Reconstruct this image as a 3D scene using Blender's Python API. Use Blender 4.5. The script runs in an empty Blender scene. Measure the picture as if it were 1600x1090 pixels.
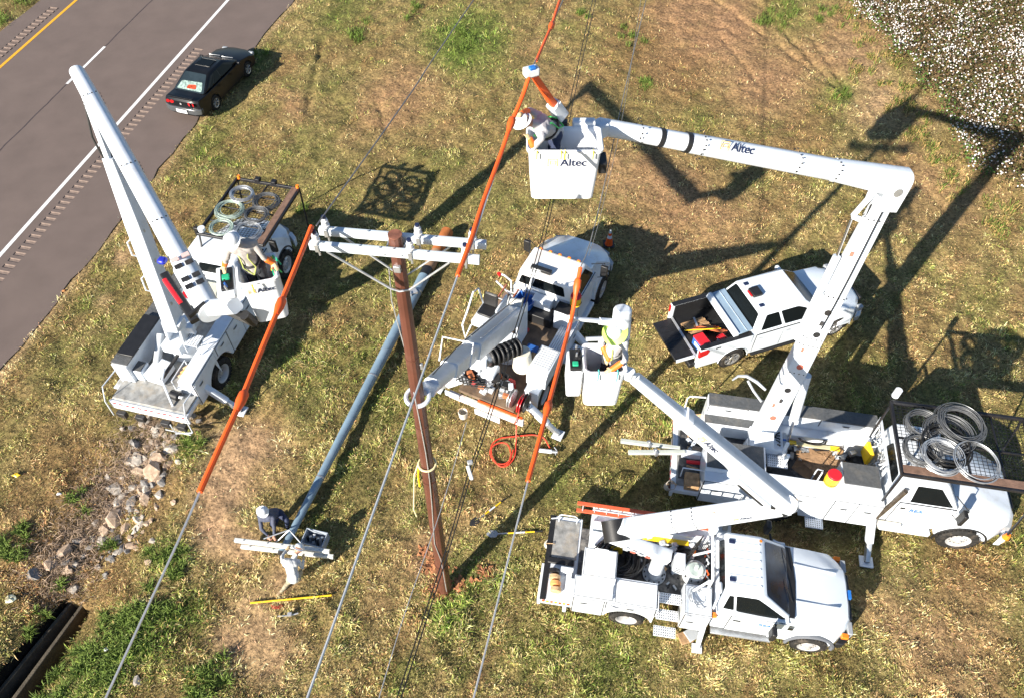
import bpy, bmesh, math, random
import numpy as np
from mathutils import Vector, Matrix
rnd = random.Random(7)
S = bpy.context.scene
COL = S.collection
R = math.radians
# ---------------------------------------------------------------- camera, sky, sun, exposure
CAM_H, PITCH, FPX = 18.96, 51.9, 1193.8
cd = bpy.data.cameras.new('camera'); cam = bpy.data.objects.new('camera', cd); COL.objects.link(cam)
cam.location = (0, 0, CAM_H); cam.rotation_euler = (R(90 - PITCH), R(-0.28) * 0, 0)
cam.rotation_euler = (Matrix.Rotation(R(90 - PITCH), 3, 'X') @ Matrix.Rotation(R(-0.277), 3, 'Z')).to_euler()
cd.sensor_width = 36; cd.lens = 36 * FPX / 1600; cd.clip_end = 9000; cd.clip_start = 0.1
S.camera = cam
S.cycles.pixel_filter_width = 1.0
SUN_EL, SUN_DIR = 26.0, 46.84                      # shadows run towards SUN_DIR degrees from +X
W = bpy.data.worlds.new('World'); S.world = W; W.use_nodes = True
nt = W.node_tree; nt.nodes.clear()
sky = nt.nodes.new('ShaderNodeTexSky'); sky.sky_type = 'NISHITA'; sky.sun_disc = False
sky.sun_elevation = R(SUN_EL); sky.ozone_density = 3.0; sky.dust_density = 0.4
sx, sy = -math.cos(R(SUN_DIR)), -math.sin(R(SUN_DIR))
sky.sun_rotation = math.atan2(sx, sy)
bg = nt.nodes.new('ShaderNodeBackground'); bg.inputs[1].default_value = 0.06
wo = nt.nodes.new('ShaderNodeOutputWorld'); nt.links.new(sky.outputs[0], bg.inputs[0]); nt.links.new(bg.outputs[0], wo.inputs[0])
sl = bpy.data.lights.new('sun', 'SUN'); so = bpy.data.objects.new('sun', sl); COL.objects.link(so)
sl.energy = 5.0; sl.angle = R(0.5); sl.color = (1.0, 0.92, 0.80)
sd = Vector((sx * math.cos(R(SUN_EL)), sy * math.cos(R(SUN_EL)), math.sin(R(SUN_EL))))
so.rotation_euler = sd.to_track_quat('Z', 'Y').to_euler(); so.location = sd * 60
S.view_settings.view_transform = 'Standard'; S.view_settings.look = 'None'
S.view_settings.exposure = 1.25; S.view_settings.gamma = 1; S.view_settings.use_curve_mapping = False

def P(px, py, z=0.0):
    """world point at height z seen at photograph pixel (px,py)"""
    x, y = px - 800, 545 - py
    r = R(-0.277); x, y = math.cos(r) * x - math.sin(r) * y, math.sin(r) * x + math.cos(r) * y
    c, s = math.cos(R(PITCH)), math.sin(R(PITCH))
    d = (x, FPX * c + y * s, -FPX * s + y * c)
    t = (z - CAM_H) / d[2]
    return Vector((d[0] * t, d[1] * t, z))

# ---------------------------------------------------------------- materials
MATS = {}
def mat(name, col, rough=0.5, metal=0.0, var=0.08, scale=6.0, bump=0.0, coat=0.0, dirt=0.0, dirtcol=(0.22, 0.15, 0.09), dscale=1.6, trans=0.0, bscale=None, spec=0.5):
    if name in MATS: return MATS[name]
    m = bpy.data.materials.new(name); m.use_nodes = True; n = m.node_tree; b = n.nodes['Principled BSDF']
    b.inputs['Roughness'].default_value = rough; b.inputs['Metallic'].default_value = metal
    b.inputs['Specular IOR Level'].default_value = spec
    if coat: b.inputs['Coat Weight'].default_value = coat; b.inputs['Coat Roughness'].default_value = 0.08
    tc = n.nodes.new('ShaderNodeTexCoord')
    ns = n.nodes.new('ShaderNodeTexNoise'); ns.inputs['Scale'].default_value = scale; ns.inputs['Detail'].default_value = 6
    n.links.new(tc.outputs['Object'], ns.inputs['Vector'])
    rp = n.nodes.new('ShaderNodeValToRGB'); rp.color_ramp.elements[0].position = 0.3; rp.color_ramp.elements[1].position = 0.7
    rp.color_ramp.elements[0].color = tuple(max(0, c * (1 - var)) for c in col) + (1,)
    rp.color_ramp.elements[1].color = tuple(min(1, c * (1 + var)) for c in col) + (1,)
    n.links.new(ns.outputs['Fac'], rp.inputs['Fac']); out = rp.outputs['Color']
    if dirt:
        n2 = n.nodes.new('ShaderNodeTexNoise'); n2.inputs['Scale'].default_value = dscale; n2.inputs['Detail'].default_value = 9; n2.inputs['Roughness'].default_value = 0.65
        n.links.new(tc.outputs['Object'], n2.inputs['Vector'])
        r2 = n.nodes.new('ShaderNodeValToRGB'); r2.color_ramp.elements[0].position = 0.5; r2.color_ramp.elements[1].position = 0.78
        r2.color_ramp.elements[0].color = (0, 0, 0, 1); r2.color_ramp.elements[1].color = (dirt, dirt, dirt, 1)
        n.links.new(n2.outputs['Fac'], r2.inputs['Fac'])
        mx = n.nodes.new('ShaderNodeMix'); mx.data_type = 'RGBA'; n.links.new(r2.outputs['Color'], mx.inputs[0])
        n.links.new(out, mx.inputs[6]); mx.inputs[7].default_value = (*dirtcol, 1); out = mx.outputs[2]
    n.links.new(out, b.inputs['Base Color'])
    if bump:
        nb = n.nodes.new('ShaderNodeTexNoise'); nb.inputs['Scale'].default_value = bscale or scale * 6; nb.inputs['Detail'].default_value = 5
        n.links.new(tc.outputs['Object'], nb.inputs['Vector'])
        bm = n.nodes.new('ShaderNodeBump'); bm.inputs['Strength'].default_value = bump; bm.inputs['Distance'].default_value = 0.02
        n.links.new(nb.outputs['Fac'], bm.inputs['Height']); n.links.new(bm.outputs['Normal'], b.inputs['Normal'])
    MATS[name] = m; return m
WHITE = mat('white truck paint', (0.67, 0.72, 0.78), 0.3, 0, 0.03, 2, 0.0, 0.4, dirt=0.5, dirtcol=(0.40, 0.34, 0.26), dscale=3.2)
WHITEC = mat('clean white car paint', (0.68, 0.74, 0.80), 0.25, 0, 0.02, 2, 0, 0.3, dirt=0.08, dirtcol=(0.5, 0.45, 0.38))
BOOMW = mat('boom white gelcoat', (0.68, 0.73, 0.79), 0.38, 0, 0.03, 1.5, 0.02, 0.2, dirt=0.42, dirtcol=(0.40, 0.37, 0.32), dscale=4.5)
FIBER = mat('fibreglass bucket', (0.72, 0.75, 0.79), 0.4, 0, 0.03, 3, 0.05, 0.1, dirt=0.2, dirtcol=(0.5, 0.45, 0.36), dscale=4)
GREYP = mat('grey light paint', (0.42, 0.45, 0.48), 0.4, 0, 0.1, 3, dirt=0.4)
DARKM = mat('dark chassis steel', (0.03, 0.03, 0.032), 0.5, 0.3, 0.3, 5, 0.2, dirt=0.5, dirtcol=(0.12, 0.09, 0.06))
BLACKM = mat('black rack paint', (0.012, 0.012, 0.014), 0.38, 0, 0.2, 5, 0.05, dirt=0.25, dirtcol=(0.1, 0.07, 0.05))
LID = mat('grey non-slip lid coating', (0.085, 0.09, 0.095), 0.75, 0, 0.2, 14, 0.5, dirt=0.7, dirtcol=(0.2, 0.18, 0.15), dscale=3, bscale=160)
DECK = mat('worn steel deck', (0.30, 0.30, 0.29), 0.55, 0.2, 0.4, 5, 0.3, dirt=0.9, dirtcol=(0.36, 0.30, 0.22), dscale=2.6)
DECKD = mat('dark rubbery deck', (0.045, 0.045, 0.047), 0.6, 0.1, 0.4, 5, 0.3, dirt=0.9, dirtcol=(0.33, 0.31, 0.28), dscale=4)
STEEL = mat('bare galvanised steel', (0.5, 0.52, 0.54), 0.38, 0.7, 0.15, 9, 0.1, dirt=0.3)
CHROME = mat('polished steel rod', (0.7, 0.7, 0.72), 0.12, 1.0, 0.03, 4)
RUBBER = mat('tyre rubber', (0.025, 0.024, 0.023), 0.85, 0, 0.25, 8, 0.3, dirt=0.9, dirtcol=(0.13, 0.105, 0.08), dscale=4, spec=0.2)
GLASS = mat('dark window glass', (0.006, 0.008, 0.009), 0.2, 0, 0.1, 2, 0, 0.0, spec=0.15)
WSHIELD = mat('windscreen glass', (0.008, 0.035, 0.075), 0.15, 0, 0.8, 1.6, 0, 0.0, spec=0.3)  # patchy blue of reflected sky painted into the glass colour
BLACKP = mat('black plastic', (0.015, 0.015, 0.016), 0.45, 0, 0.2, 6, 0.1)
RED = mat('red lens plastic', (0.5, 0.012, 0.015), 0.2, 0, 0.1, 5)
AMBER = mat('amber lens plastic', (0.85, 0.22, 0.02), 0.25, 0, 0.1, 5)
ORANGE = mat('orange line hose rubber', (0.85, 0.11, 0.015), 0.5, 0, 0.12, 5, 0.05, dirt=0.2, dirtcol=(0.35, 0.08, 0.03))
YELLOW = mat('yellow plastic', (0.85, 0.55, 0.02), 0.35, 0, 0.06, 5)
REDP = mat('red plastic', (0.62, 0.02, 0.03), 0.35, 0, 0.06, 5)
REDPAINT = mat('worn red paint', (0.5, 0.03, 0.03), 0.5, 0, 0.3, 14, dirt=0.6, dirtcol=(0.5, 0.42, 0.36), dscale=8)
BLUEP = mat('blue plastic', (0.03, 0.12, 0.4), 0.4, 0, 0.1, 5)
WOOD = mat('sawn timber', (0.36, 0.22, 0.11), 0.8, 0, 0.35, 9, 0.4)
TAN = mat('tan rope fibre', (0.5, 0.33, 0.18), 0.85, 0, 0.3, 20, 0.4)
ALU = mat('bright conductor aluminium', (0.62, 0.63, 0.64), 0.4, 0.6, 0.1, 30)
CABLE = mat('black cable sheath', (0.015, 0.015, 0.015), 0.4, 0, 0.2, 10)
TEXTB = mat('dark blue lettering vinyl', (0.012, 0.02, 0.06), 0.5)
TEXTO = mat('pale orange logo vinyl', (0.85, 0.5, 0.18), 0.5)
TEXTL = mat('blue logo vinyl', (0.02, 0.15, 0.5), 0.5)

# ---------------------------------------------------------------- object helpers
def tag(o, label=None, cat=None, group=None, kind=None):
    if label: o['label'] = label
    if cat: o['category'] = cat
    if group: o['group'] = group
    if kind: o['kind'] = kind
    return o
def empty(name, loc=(0, 0, 0), rz=0.0):
    o = bpy.data.objects.new(name, None); COL.objects.link(o); o.location = loc; o.rotation_euler = (0, 0, rz); o.empty_display_size = 0.2
    return o
def copy_tree(o, parent=None):
    c = o.copy(); COL.objects.link(c); c.parent = parent
    for ch in list(o.children): copy_tree(ch, c)
    return c
V = Vector
def frame(d, up=(0, 0, 1)):
    d = V(d).normalized(); u = V(up)
    if abs(d.dot(u)) > 0.98: u = V((1, 0, 0))
    s = d.cross(u).normalized(); u2 = s.cross(d).normalized()
    return d, s, u2
class MB:
    def __init__(self): self.v = []; self.f = []; self.mi = []; self.k = 0
    def m(self, k): self.k = k; return self
    def add(self, vs, fs):
        n = len(self.v); self.v += [tuple(x) for x in vs]; self.f += [tuple(i + n for i in f) for f in fs]; self.mi += [self.k] * len(fs); return self
    def box(self, c, s, rz=0.0, M=None):
        h = [x / 2 for x in s]; q = []
        for dz in (-1, 1):
            for dy in (-1, 1):
                for dx in (-1, 1):
                    p = V((dx * h[0], dy * h[1], dz * h[2]))
                    if M is not None: p = M @ p
                    elif rz: p = V((p.x * math.cos(rz) - p.y * math.sin(rz), p.x * math.sin(rz) + p.y * math.cos(rz), p.z))
                    q.append(p + V(c))
        return self.add(q, [(0, 2, 3, 1), (4, 5, 7, 6), (0, 1, 5, 4), (2, 6, 7, 3), (0, 4, 6, 2), (1, 3, 7, 5)])
    def bb(self, x0, x1, y0, y1, z0, z1):
        return self.box(((x0 + x1) / 2, (y0 + y1) / 2, (z0 + z1) / 2), (abs(x1 - x0), abs(y1 - y0), abs(z1 - z0)))
    def loft(self, rings, cap=True, closed=False):
        n = len(rings[0]); vs = [p for r in rings for p in r]; fs = []
        k = len(rings)
        for i in range(k if closed else k - 1):
            for j in range(n):
                a = i * n + j; b = i * n + (j + 1) % n; c = ((i + 1) % k) * n + (j + 1) % n; d = ((i + 1) % k) * n + j
                fs.append((a, b, c, d))
        if cap and not closed: fs.append(tuple(range(n - 1, -1, -1))); fs.append(tuple((k - 1) * n + j for j in range(n)))
        return self.add(vs, fs)
    def cyl(self, a, b, r0, r1=None, n=12, cap=True):
        r1 = r0 if r1 is None else r1; a = V(a); b = V(b); d, s, u = frame(b - a)
        ring = lambda p, r: [p + (s * math.cos(2 * math.pi * i / n) + u * math.sin(2 * math.pi * i / n)) * r for i in range(n)]
        return self.loft([ring(a, r0), ring(b, r1)], cap)
    def rings(self, a, b, prof, n=16, cap=True):
        """prof: list of (t along a->b in metres, radius)"""
        a = V(a); d, s, u = frame(V(b) - a)
        return self.loft([[a + d * t + (s * math.cos(2 * math.pi * i / n) + u * math.sin(2 * math.pi * i / n)) * r for i in range(n)] for t, r in prof], cap)
    def tube(self, path, r, n=6, closed=False, up=(0, 0, 1)):
        path = [V(p) for p in path]; k = len(path); rg = []; prev = None
        for i, p in enumerate(path):
            a = path[(i - 1) % k] if (closed or i > 0) else p; b = path[(i + 1) % k] if (closed or i < k - 1) else p
            d = (b - a).normalized() if (b - a).length > 1e-9 else V((1, 0, 0))
            if prev is None: _, s, u = frame(d, up)
            else:
                s = (prev - d * prev.dot(d))
                s = s.normalized() if s.length > 1e-6 else frame(d, up)[1]
                u = s.cross(d)
            prev = s; rr = r[i] if isinstance(r, (list, tuple)) else r
            rg.append([p + (s * math.cos(2 * math.pi * j / n) + u * math.sin(2 * math.pi * j / n)) * rr for j in range(n)])
        return self.loft(rg, not closed, closed)
    def beam(self, a, b, wh0, wh1, up=(0, 0, 1), rd=0.3, seg=3):
        """rounded rectangular bar from a to b; wh = (width, height)"""
        a = V(a); b = V(b); d, s, u = frame(b - a, up)
        def ring(p, w, h):
            r = min(w, h) * rd / 1.0; q = []
            for cx, cy, a0 in ((1, 1, 0), (-1, 1, 90), (-1, -1, 180), (1, -1, 270)):
                for k in range(seg + 1):
                    t = R(a0 + 90 * k / seg); q.append(p + s * (cx * (w / 2 - r) + r * math.cos(t)) + u * (cy * (h / 2 - r) + r * math.sin(t)))
            return q
        return self.loft([ring(a, *wh0), ring(b, *wh1)])
    def prism(self, pts, a, b, axis='y', fn=None):
        """polygon pts (two coords) extruded along an axis from a to b"""
        mk = {'y': lambda p, t: V((p[0], t, p[1])), 'x': lambda p, t: V((t, p[0], p[1])), 'z': lambda p, t: V((p[0], p[1], t))}[axis]
        rr = [[mk(p, t) for p in pts] for t in (a, b)]
        if fn: rr = [[fn(p) for p in r] for r in rr]
        return self.loft(rr)
    def slices(self, pts, ts, fn):
        """stack of copies of the XZ outline at every t in ts (y), each point through fn(x, z, t) -> (x, y, z)"""
        return self.loft([[V(fn(p[0], p[1], t)) for p in pts] for t in ts])
    def build(self, name, mats, parent=None, smooth=True, bevel=0.0, ang=35, seg=2):
        me = bpy.data.meshes.new(name); me.from_pydata(self.v, [], self.f)
        for q in (mats if isinstance(mats, (list, tuple)) else [mats]): me.materials.append(q)
        if any(self.mi): me.polygons.foreach_set('material_index', self.mi)
        bm = bmesh.new(); bm.from_mesh(me); bmesh.ops.recalc_face_normals(bm, faces=bm.faces); bm.to_mesh(me); bm.free()
        if smooth:
            me.polygons.foreach_set('use_smooth', [True] * len(me.polygons)); me.set_sharp_from_angle(angle=R(ang))
        o = bpy.data.objects.new(name, me); COL.objects.link(o); o.parent = parent
        if bevel:
            b = o.modifiers.new('bevel', 'BEVEL'); b.width = bevel; b.segments = seg; b.limit_method = 'ANGLE'; b.angle_limit = R(40)
            b.harden_normals = False
        return o
def inst(o, parent, M=None, loc=None):
    c = o.copy(); COL.objects.link(c); c.parent = parent
    if M is not None: c.matrix_local = M
    if loc is not None: c.location = loc
    return c
def face_frame(o, n, x):
    n = V(n).normalized(); x = V(x); x = (x - n * x.dot(n)).normalized(); y = n.cross(x)
    M = Matrix((x, y, n)).transposed().to_4x4(); M.translation = V(o); return M
_tc = {}
def text(s, o, n, x, size, m, parent, name='lettering', off=0.004, bold=0.0):
    """flat lettering lying on a surface: o = left end of baseline, n = surface normal, x = reading direction"""
    key = (s, size, m.name, bold)
    if key not in _tc:
        c = bpy.data.curves.new('t', 'FONT'); c.body = s; c.size = size; c.extrude = 0.001; c.offset = bold
        t = bpy.data.objects.new('t', c); COL.objects.link(t)
        me = bpy.data.meshes.new_from_object(t); bpy.data.objects.remove(t); me.materials.clear(); me.materials.append(m); _tc[key] = me
    ob = bpy.data.objects.new(name, _tc[key]); COL.objects.link(ob); ob.parent = parent
    ob.matrix_local = face_frame(V(o) + V(n).normalized() * off, n, x); return ob
def brand(o, n, x, h, parent, faded=False):
    """the maker's mark: an outlined square and the word"""
    M = face_frame(V(o) + V(n).normalized() * 0.004, n, x); b = MB(); t = h * 0.09
    def bar(x0, x1, y0, y1): b.add([M @ V((a * h, c * h, z)) for z in (0, 0.002) for a, c in ((x0, y0), (x1, y0), (x1, y1), (x0, y1))], [(4, 5, 6, 7), (0, 1, 5, 4), (1, 2, 6, 5), (2, 3, 7, 6), (3, 0, 4, 7)])
    for a in ((-.05, 1.1, .8, .9), (-.05, .05, -.1, .8), (1.0, 1.1, -.1, .8), (.2, .9, .55, .64), (.2, .3, .1, .55), (.8, .9, .1, .55), (.42, .7, .22, .32), (.05, .3, -.1, 0), (.7, 1.0, -.1, 0)): bar(*a)
    b.build('logo_mark', TEXTO, parent, smooth=False)
    text('Altec', M @ V((h * 1.35, 0, 0)), n, x, h * 1.35, TEXTB, parent, 'maker_lettering', bold=h * 0.02)
def coop(o, n, x, h, parent):
    M = face_frame(V(o) + V(n).normalized() * 0.004, n, x); b = MB()
    pts = [(-1.6, -.1), (-.6, .55), (.6, .95), (.62, 1.05), (-.7, .7), (-1.7, .02)]
    b.add([M @ V((p[0] * h, p[1] * h, 0.001)) for p in pts], [tuple(range(6))]).build('logo_swoosh', GREYP, parent, smooth=False)
    text('REA', M @ V((0, 0, 0)), n, x, h, TEXTL, parent, 'door_lettering', bold=h * 0.03)
def coil(name, c, r, turns, wr, m, tilt=0.0, tdir=0.0, spread=0.08, seed=1, parent=None, thick=0.06):
    q = random.Random(seed); path = []; n = 34
    Mr = Matrix.Rotation(tdir, 3, 'Z') @ Matrix.Rotation(tilt, 3, 'Y')
    ox = oy = oz = 0; rr = r
    for i in range(turns * n + 1):
        a = 2 * math.pi * i / n
        if i % n == 0: tr = r * (1 + q.uniform(-spread, spread)); tx, ty, tz = q.uniform(-1, 1) * spread * r, q.uniform(-1, 1) * spread * r, q.uniform(-0.5, 1) * thick
        rr += (tr - rr) * .08; ox += (tx - ox) * .08; oy += (ty - oy) * .08; oz += (tz - oz) * .08
        path.append(V(c) + Mr @ V((rr * math.cos(a) + ox, rr * math.sin(a) + oy, oz)))
    return MB().tube(path, wr, 5).build(name, m, parent)
# ---------------------------------------------------------------- the ground
npr = np.random.default_rng(11)
def _h(ix, iy, s):
    n = (ix.astype(np.int64) * 374761393 + iy.astype(np.int64) * 668265263 + s * 1442695041) & 0x7fffffff
    n = ((n ^ (n >> 13)) * 1274126177) & 0x7fffffff
    return ((n ^ (n >> 16)) & 0xffff) / 65535.0
def vn(x, y, sc, seed):
    x = x / sc; y = y / sc; ix = np.floor(x); iy = np.floor(y); fx = x - ix; fy = y - iy
    fx = fx * fx * (3 - 2 * fx); fy = fy * fy * (3 - 2 * fy)
    a = _h(ix, iy, seed); b = _h(ix + 1, iy, seed); c = _h(ix, iy + 1, seed); d = _h(ix + 1, iy + 1, seed)
    return (a * (1 - fx) + b * fx) * (1 - fy) + (c * (1 - fx) + d * fx) * fy
def fbm(x, y, sc, seed, o=4):
    t = 0; w = 0
    for i in range(o): t = t + vn(x, y, sc / 2 ** i, seed + i * 7) * 0.6 ** i; w += 0.6 ** i
    return t / w
RO = np.array([-17.45, 21.07]); RA = R(77.2); RU = np.array([math.cos(RA), math.sin(RA)]); RN = np.array([math.sin(RA), -math.cos(RA)])
def road_s(x, y): return (x - RO[0]) * RN[0] + (y - RO[1]) * RN[1]
def road_p(s, t, z=0.0): return V((RO[0] + RN[0] * s + RU[0] * t, RO[1] + RN[1] * s + RU[1] * t, z))
def gxy(px, py): p = P(px, py); return (p.x, p.y)
DITCH = [gxy(*q) for q in ((262, 640), (225, 700), (190, 770), (150, 850), (105, 925), (40, 1050), (-60, 1250))]
DDEP = [0.0, 0.12, 0.28, 0.42, 0.6, 0.7, 0.7]
TR = [gxy(*q) for q in ((84, 925), (-110, 1160), (-20, 1160), (132, 938))]    # the culvert trench outline
def seg_d(x, y, a, b):
    dx, dy = b[0] - a[0], b[1] - a[1]; t = np.clip(((x - a[0]) * dx + (y - a[1]) * dy) / (dx * dx + dy * dy), 0, 1)
    return np.hypot(x - a[0] - t * dx, y - a[1] - t * dy), t
def poly_in(x, y, pg):
    r = np.zeros(np.shape(x), bool)
    for i in range(len(pg)):
        (x1, y1), (x2, y2) = pg[i], pg[(i + 1) % len(pg)]
        c = ((y1 > y) != (y2 > y)) & (x < (x2 - x1) * (y - y1) / (y2 - y1 + 1e-12) + x1); r ^= c
    return r
def height(x, y, trench=True, relief=True):
    x = np.asarray(x, float); y = np.asarray(y, float); z = np.zeros_like(x)
    dep = np.zeros_like(x)
    for i in range(len(DITCH) - 1):
        d, t = seg_d(x, y, DITCH[i], DITCH[i + 1]); w = DDEP[i] + (DDEP[i + 1] - DDEP[i]) * t
        dep = np.maximum(dep, w * np.exp(-(d / 1.1) ** 2))
    z = z - dep
    s = road_s(x, y)
    if relief:
        k = np.clip((s - 3.1) / 1.2, 0, 1) + np.clip((-9.1 - s) / 1.2, 0, 1)
        z = z + k * ((fbm(x, y, 1.6, 3) - 0.5) * 0.16 + (fbm(x, y, 0.42, 9, 3) - 0.5) * 0.17)
        for a, b, dpt in TRACKS:
            d, t = seg_d(x, y, a, b); z = z - dpt * np.exp(-(d / 0.14) ** 2) * (0.6 + 0.8 * vn(x, y, .4, 5))
    z = np.where((s > -9.3) & (s < 3.25), np.minimum(z, -0.03), z)
    if trench: z = np.where(poly_in(x, y, TR), -1.9, z)
    return z
TRACKS = [(gxy(1120, 0), gxy(1270, 110), .07), (gxy(1130, 60), gxy(1180, 125), .07), (gxy(1180, 0), gxy(1330, 160), .07), (gxy(640, 130), gxy(700, 60), .06), (gxy(505, 60), gxy(480, 170), .08),
          (gxy(1270, 60), gxy(1400, 250), .06), (gxy(590, 160), gxy(610, 225), .07), (gxy(1350, 190), gxy(1480, 330), .06), (gxy(240, 300), gxy(215, 335), .05), (gxy(860, 0), gxy(830, 60), .05)]
def Z(x, y, **k): return float(height(np.array([x]), np.array([y]), **k)[0])
def GP(px, py, dz=0.0):
    """the point of the ground seen at a photograph pixel, dz above it"""
    z = 0.0
    for _ in range(5):
        p = P(px, py, z); z = Z(p.x, p.y) + dz
    return P(px, py, z)
# colour regions: (px, py, radius px, kind, weight); g green, s sandy soil, r reddish soil, b brown dead grass, o olive
BL = [(720, 70, 45, 'g', 1), (760, 60, 35, 'g', .8), (1225, 25, 45, 'g', 1), (1315, 145, 22, 'g', 1), (215, 1000, 50, 'g', 1), (130, 1050, 50, 'g', 1), (60, 990, 40, 'g', .8), (265, 870, 28, 'g', 1), (330, 1060, 45, 'g', .7), (290, 960, 40, 'g', .8),
      (300, 685, 22, 'g', .8), (700, 960, 40, 'g', .6), (760, 900, 40, 'g', .5), (620, 420, 50, 'g', .35), (400, 85, 22, 'g', .9), (560, 560, 40, 'g', .35), (540, 20, 40, 'g', .4), (640, 660, 60, 'g', .3), (900, 1000, 90, 'g', .35), (470, 560, 40, 'g', .4), (1040, 640, 50, 'g', .35), (1090, 200, 30, 'g', .3), (310, 230, 60, 'g', .35),
      (362, 700, 34, 's', 1.5), (345, 765, 36, 's', 1.6), (395, 690, 26, 's', 1), (335, 820, 22, 's', 1.2), (375, 850, 28, 's', .9), (330, 840, 25, 's', .8), (440, 900, 24, 's', .7), (400, 960, 40, 's', .6), (375, 1010, 50, 's', .7), (310, 660, 20, 's', .5), (430, 1040, 40, 's', .5), (350, 1000, 20, 's', .6), (420, 700, 40, 's', .35),
      (640, 150, 45, 'r', .8), (590, 180, 40, 'r', .5), (1090, 30, 70, 'r', 1.3), (1160, 50, 60, 'r', 1.1), (950, 240, 40, 'r', .7), (1050, 330, 60, 'r', .7), (1200, 130, 50, 'r', .8), (470, 160, 30, 'r', .6), (1240, 100, 40, 'r', .6), (870, 150, 70, 'r', .5), (1020, 280, 60, 'r', .6), (1120, 340, 60, 'r', .5), (1420, 300, 50, 'r', .6), (1380, 170, 40, 's', .7), (1350, 80, 45, 's', .6), (1500, 340, 60, 'r', .5), (1310, 60, 60, 'r', .5), (990, 90, 60, 'b', .7), (1060, 120, 50, 'b', .6),
      (70, 860, 80, 'b', .8), (150, 780, 60, 'b', .8), (240, 740, 30, 'b', .6), (60, 930, 50, 'b', .6), (100, 700, 60, 'b', .5), (650, 880, 30, 'r', .9), (670, 850, 20, 's', .6), (760, 885, 12, 'r', 1), (280, 330, 60, 'b', .3), (500, 300, 60, 'o', .5), (1500, 900, 90, 'b', .4), (1420, 960, 80, 's', .3), (1500, 1010, 90, 's', .25), (780, 200, 50, 'b', .3),
      (850, 780, 60, 'o', .5), (560, 760, 60, 'o', .4), (180, 480, 60, 'o', .3), (130, 560, 60, 'o', .4), (700, 300, 60, 'o', .3), (250, 215, 15, 's', .6), (190, 400, 14, 's', .6), (160, 465, 14, 's', .5), (1450, 190, 30, 's', .5)]
CC = {'t': (.50, .35, .15), 'o': (.19, .20, .055), 'g': (.14, .22, .035), 's': (.66, .42, .24), 'r': (.54, .31, .165), 'b': (.33, .19, .085)}
def fields(x, y):
    """weights of the ground kinds at world points"""
    w = {k: np.zeros_like(x) for k in CC}
    n1 = fbm(x, y, 2.6, 21); n2 = fbm(x, y, 1.1, 31); n3 = fbm(x, y, .4, 41, 3); n4 = fbm(x, y, 3.6, 51)
    w['t'] += .55 + .9 * np.clip((n2 - .45) * 4, 0, 1); w['o'] += .55 + 1.7 * np.clip((n1 - .47) * 5, 0, 1) * (.4 + n3)
    w['b'] += 1.0 * np.clip((n4 - .56) * 6, 0, 1) + .6 * np.clip((n3 - .55) * 5, 0, 1)
    w['r'] += .8 * np.clip((fbm(x, y, 1.7, 77) - .6) * 7, 0, 1); w['g'] += .7 * np.clip((fbm(x, y, 1.3, 88) - .6) * 8, 0, 1)
    c, sn = math.cos(R(PITCH)), math.sin(R(PITCH)); dep = y * c + CAM_H * sn; px = 800 + x / dep * FPX; py = 545 - (y * sn - CAM_H * c) / dep * FPX
    sa = R(-28); sk = (x * .53 + y * .85); sv = (x * .85 - y * .53); st = fbm(sk * .16, sv, .55, 17, 3); w['b'] += 1.1 * np.clip((st - .54) * 7, 0, 1.2); w['t'] += 1.2 * np.clip((.46 - st) * 7, 0, 1)
    for bx, by, r, k, q in BL:
        g = np.exp(-(((px - bx) ** 2 + (py - by) ** 2) / (r * r))) * q * (0.5 + n3 + .4 * (n2 - .5))
        w[k] = w[k] + 3.4 * g
        for kk in w:
            if kk != k: w[kk] = w[kk] * (1 - .55 * np.clip(g, 0, 1))
    s = road_s(x, y); w['s'] = w['s'] + 1.6 * np.exp(-((s - 3.2) / .25) ** 2)
    return w
def mixcol(w, x, y, jit=0.0):
    t = sum(w.values()); c = sum(np.outer(w[k] / t, CC[k]) for k in w)
    return c * (0.78 + 0.45 * fbm(x, y, .6, 61, 3))[:, None]
def axis(lo, hi, st, far):
    a = list(np.arange(lo, hi + 1e-6, st)); k = st * 2; q = hi
    while q < far: q += k; k *= 1.5; a.append(q)
    q = lo; k = st * 2
    while q > -far: q -= k; k *= 1.5; a.insert(0, q)
    return np.array(a)
gx = axis(-26.5, 26.5, .1, 3000); gy = axis(2.8, 38.5, .1, 3000)
XX, YY = np.meshgrid(gx, gy); fx_, fy_ = XX.ravel(), YY.ravel(); ZZ = height(fx_, fy_)
nx, ny = len(gx), len(gy); me = bpy.data.meshes.new('ground'); me.vertices.add(nx * ny)
me.vertices.foreach_set('co', np.stack([fx_, fy_, ZZ], 1).astype('f4').ravel())
i, j = np.meshgrid(np.arange(nx - 1), np.arange(ny - 1)); a = (j * nx + i).ravel(); q = np.stack([a, a + 1, a + nx + 1, a + nx], 1)
me.loops.add(q.size); me.loops.foreach_set('vertex_index', q.ravel().astype('i4')); me.polygons.add(len(q)); me.polygons.foreach_set('loop_start', np.arange(0, q.size, 4, dtype='i4')); me.update(calc_edges=True)
me.polygons.foreach_set('use_smooth', [True] * len(q))
gc = mixcol(fields(fx_, fy_), fx_, fy_); tr_in = poly_in(fx_, fy_, [(TR[0][0] - .1, TR[0][1]), (TR[1][0] - .1, TR[1][1]), TR[2], TR[3]]); gc[tr_in] = (.02, .017, .014)  # trench floor painted near black for the shade deep inside it
ca = me.color_attributes.new('soil', 'FLOAT_COLOR', 'POINT'); ca.data.foreach_set('color', np.concatenate([gc, np.ones((len(gc), 1))], 1).astype('f4').ravel())
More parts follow.
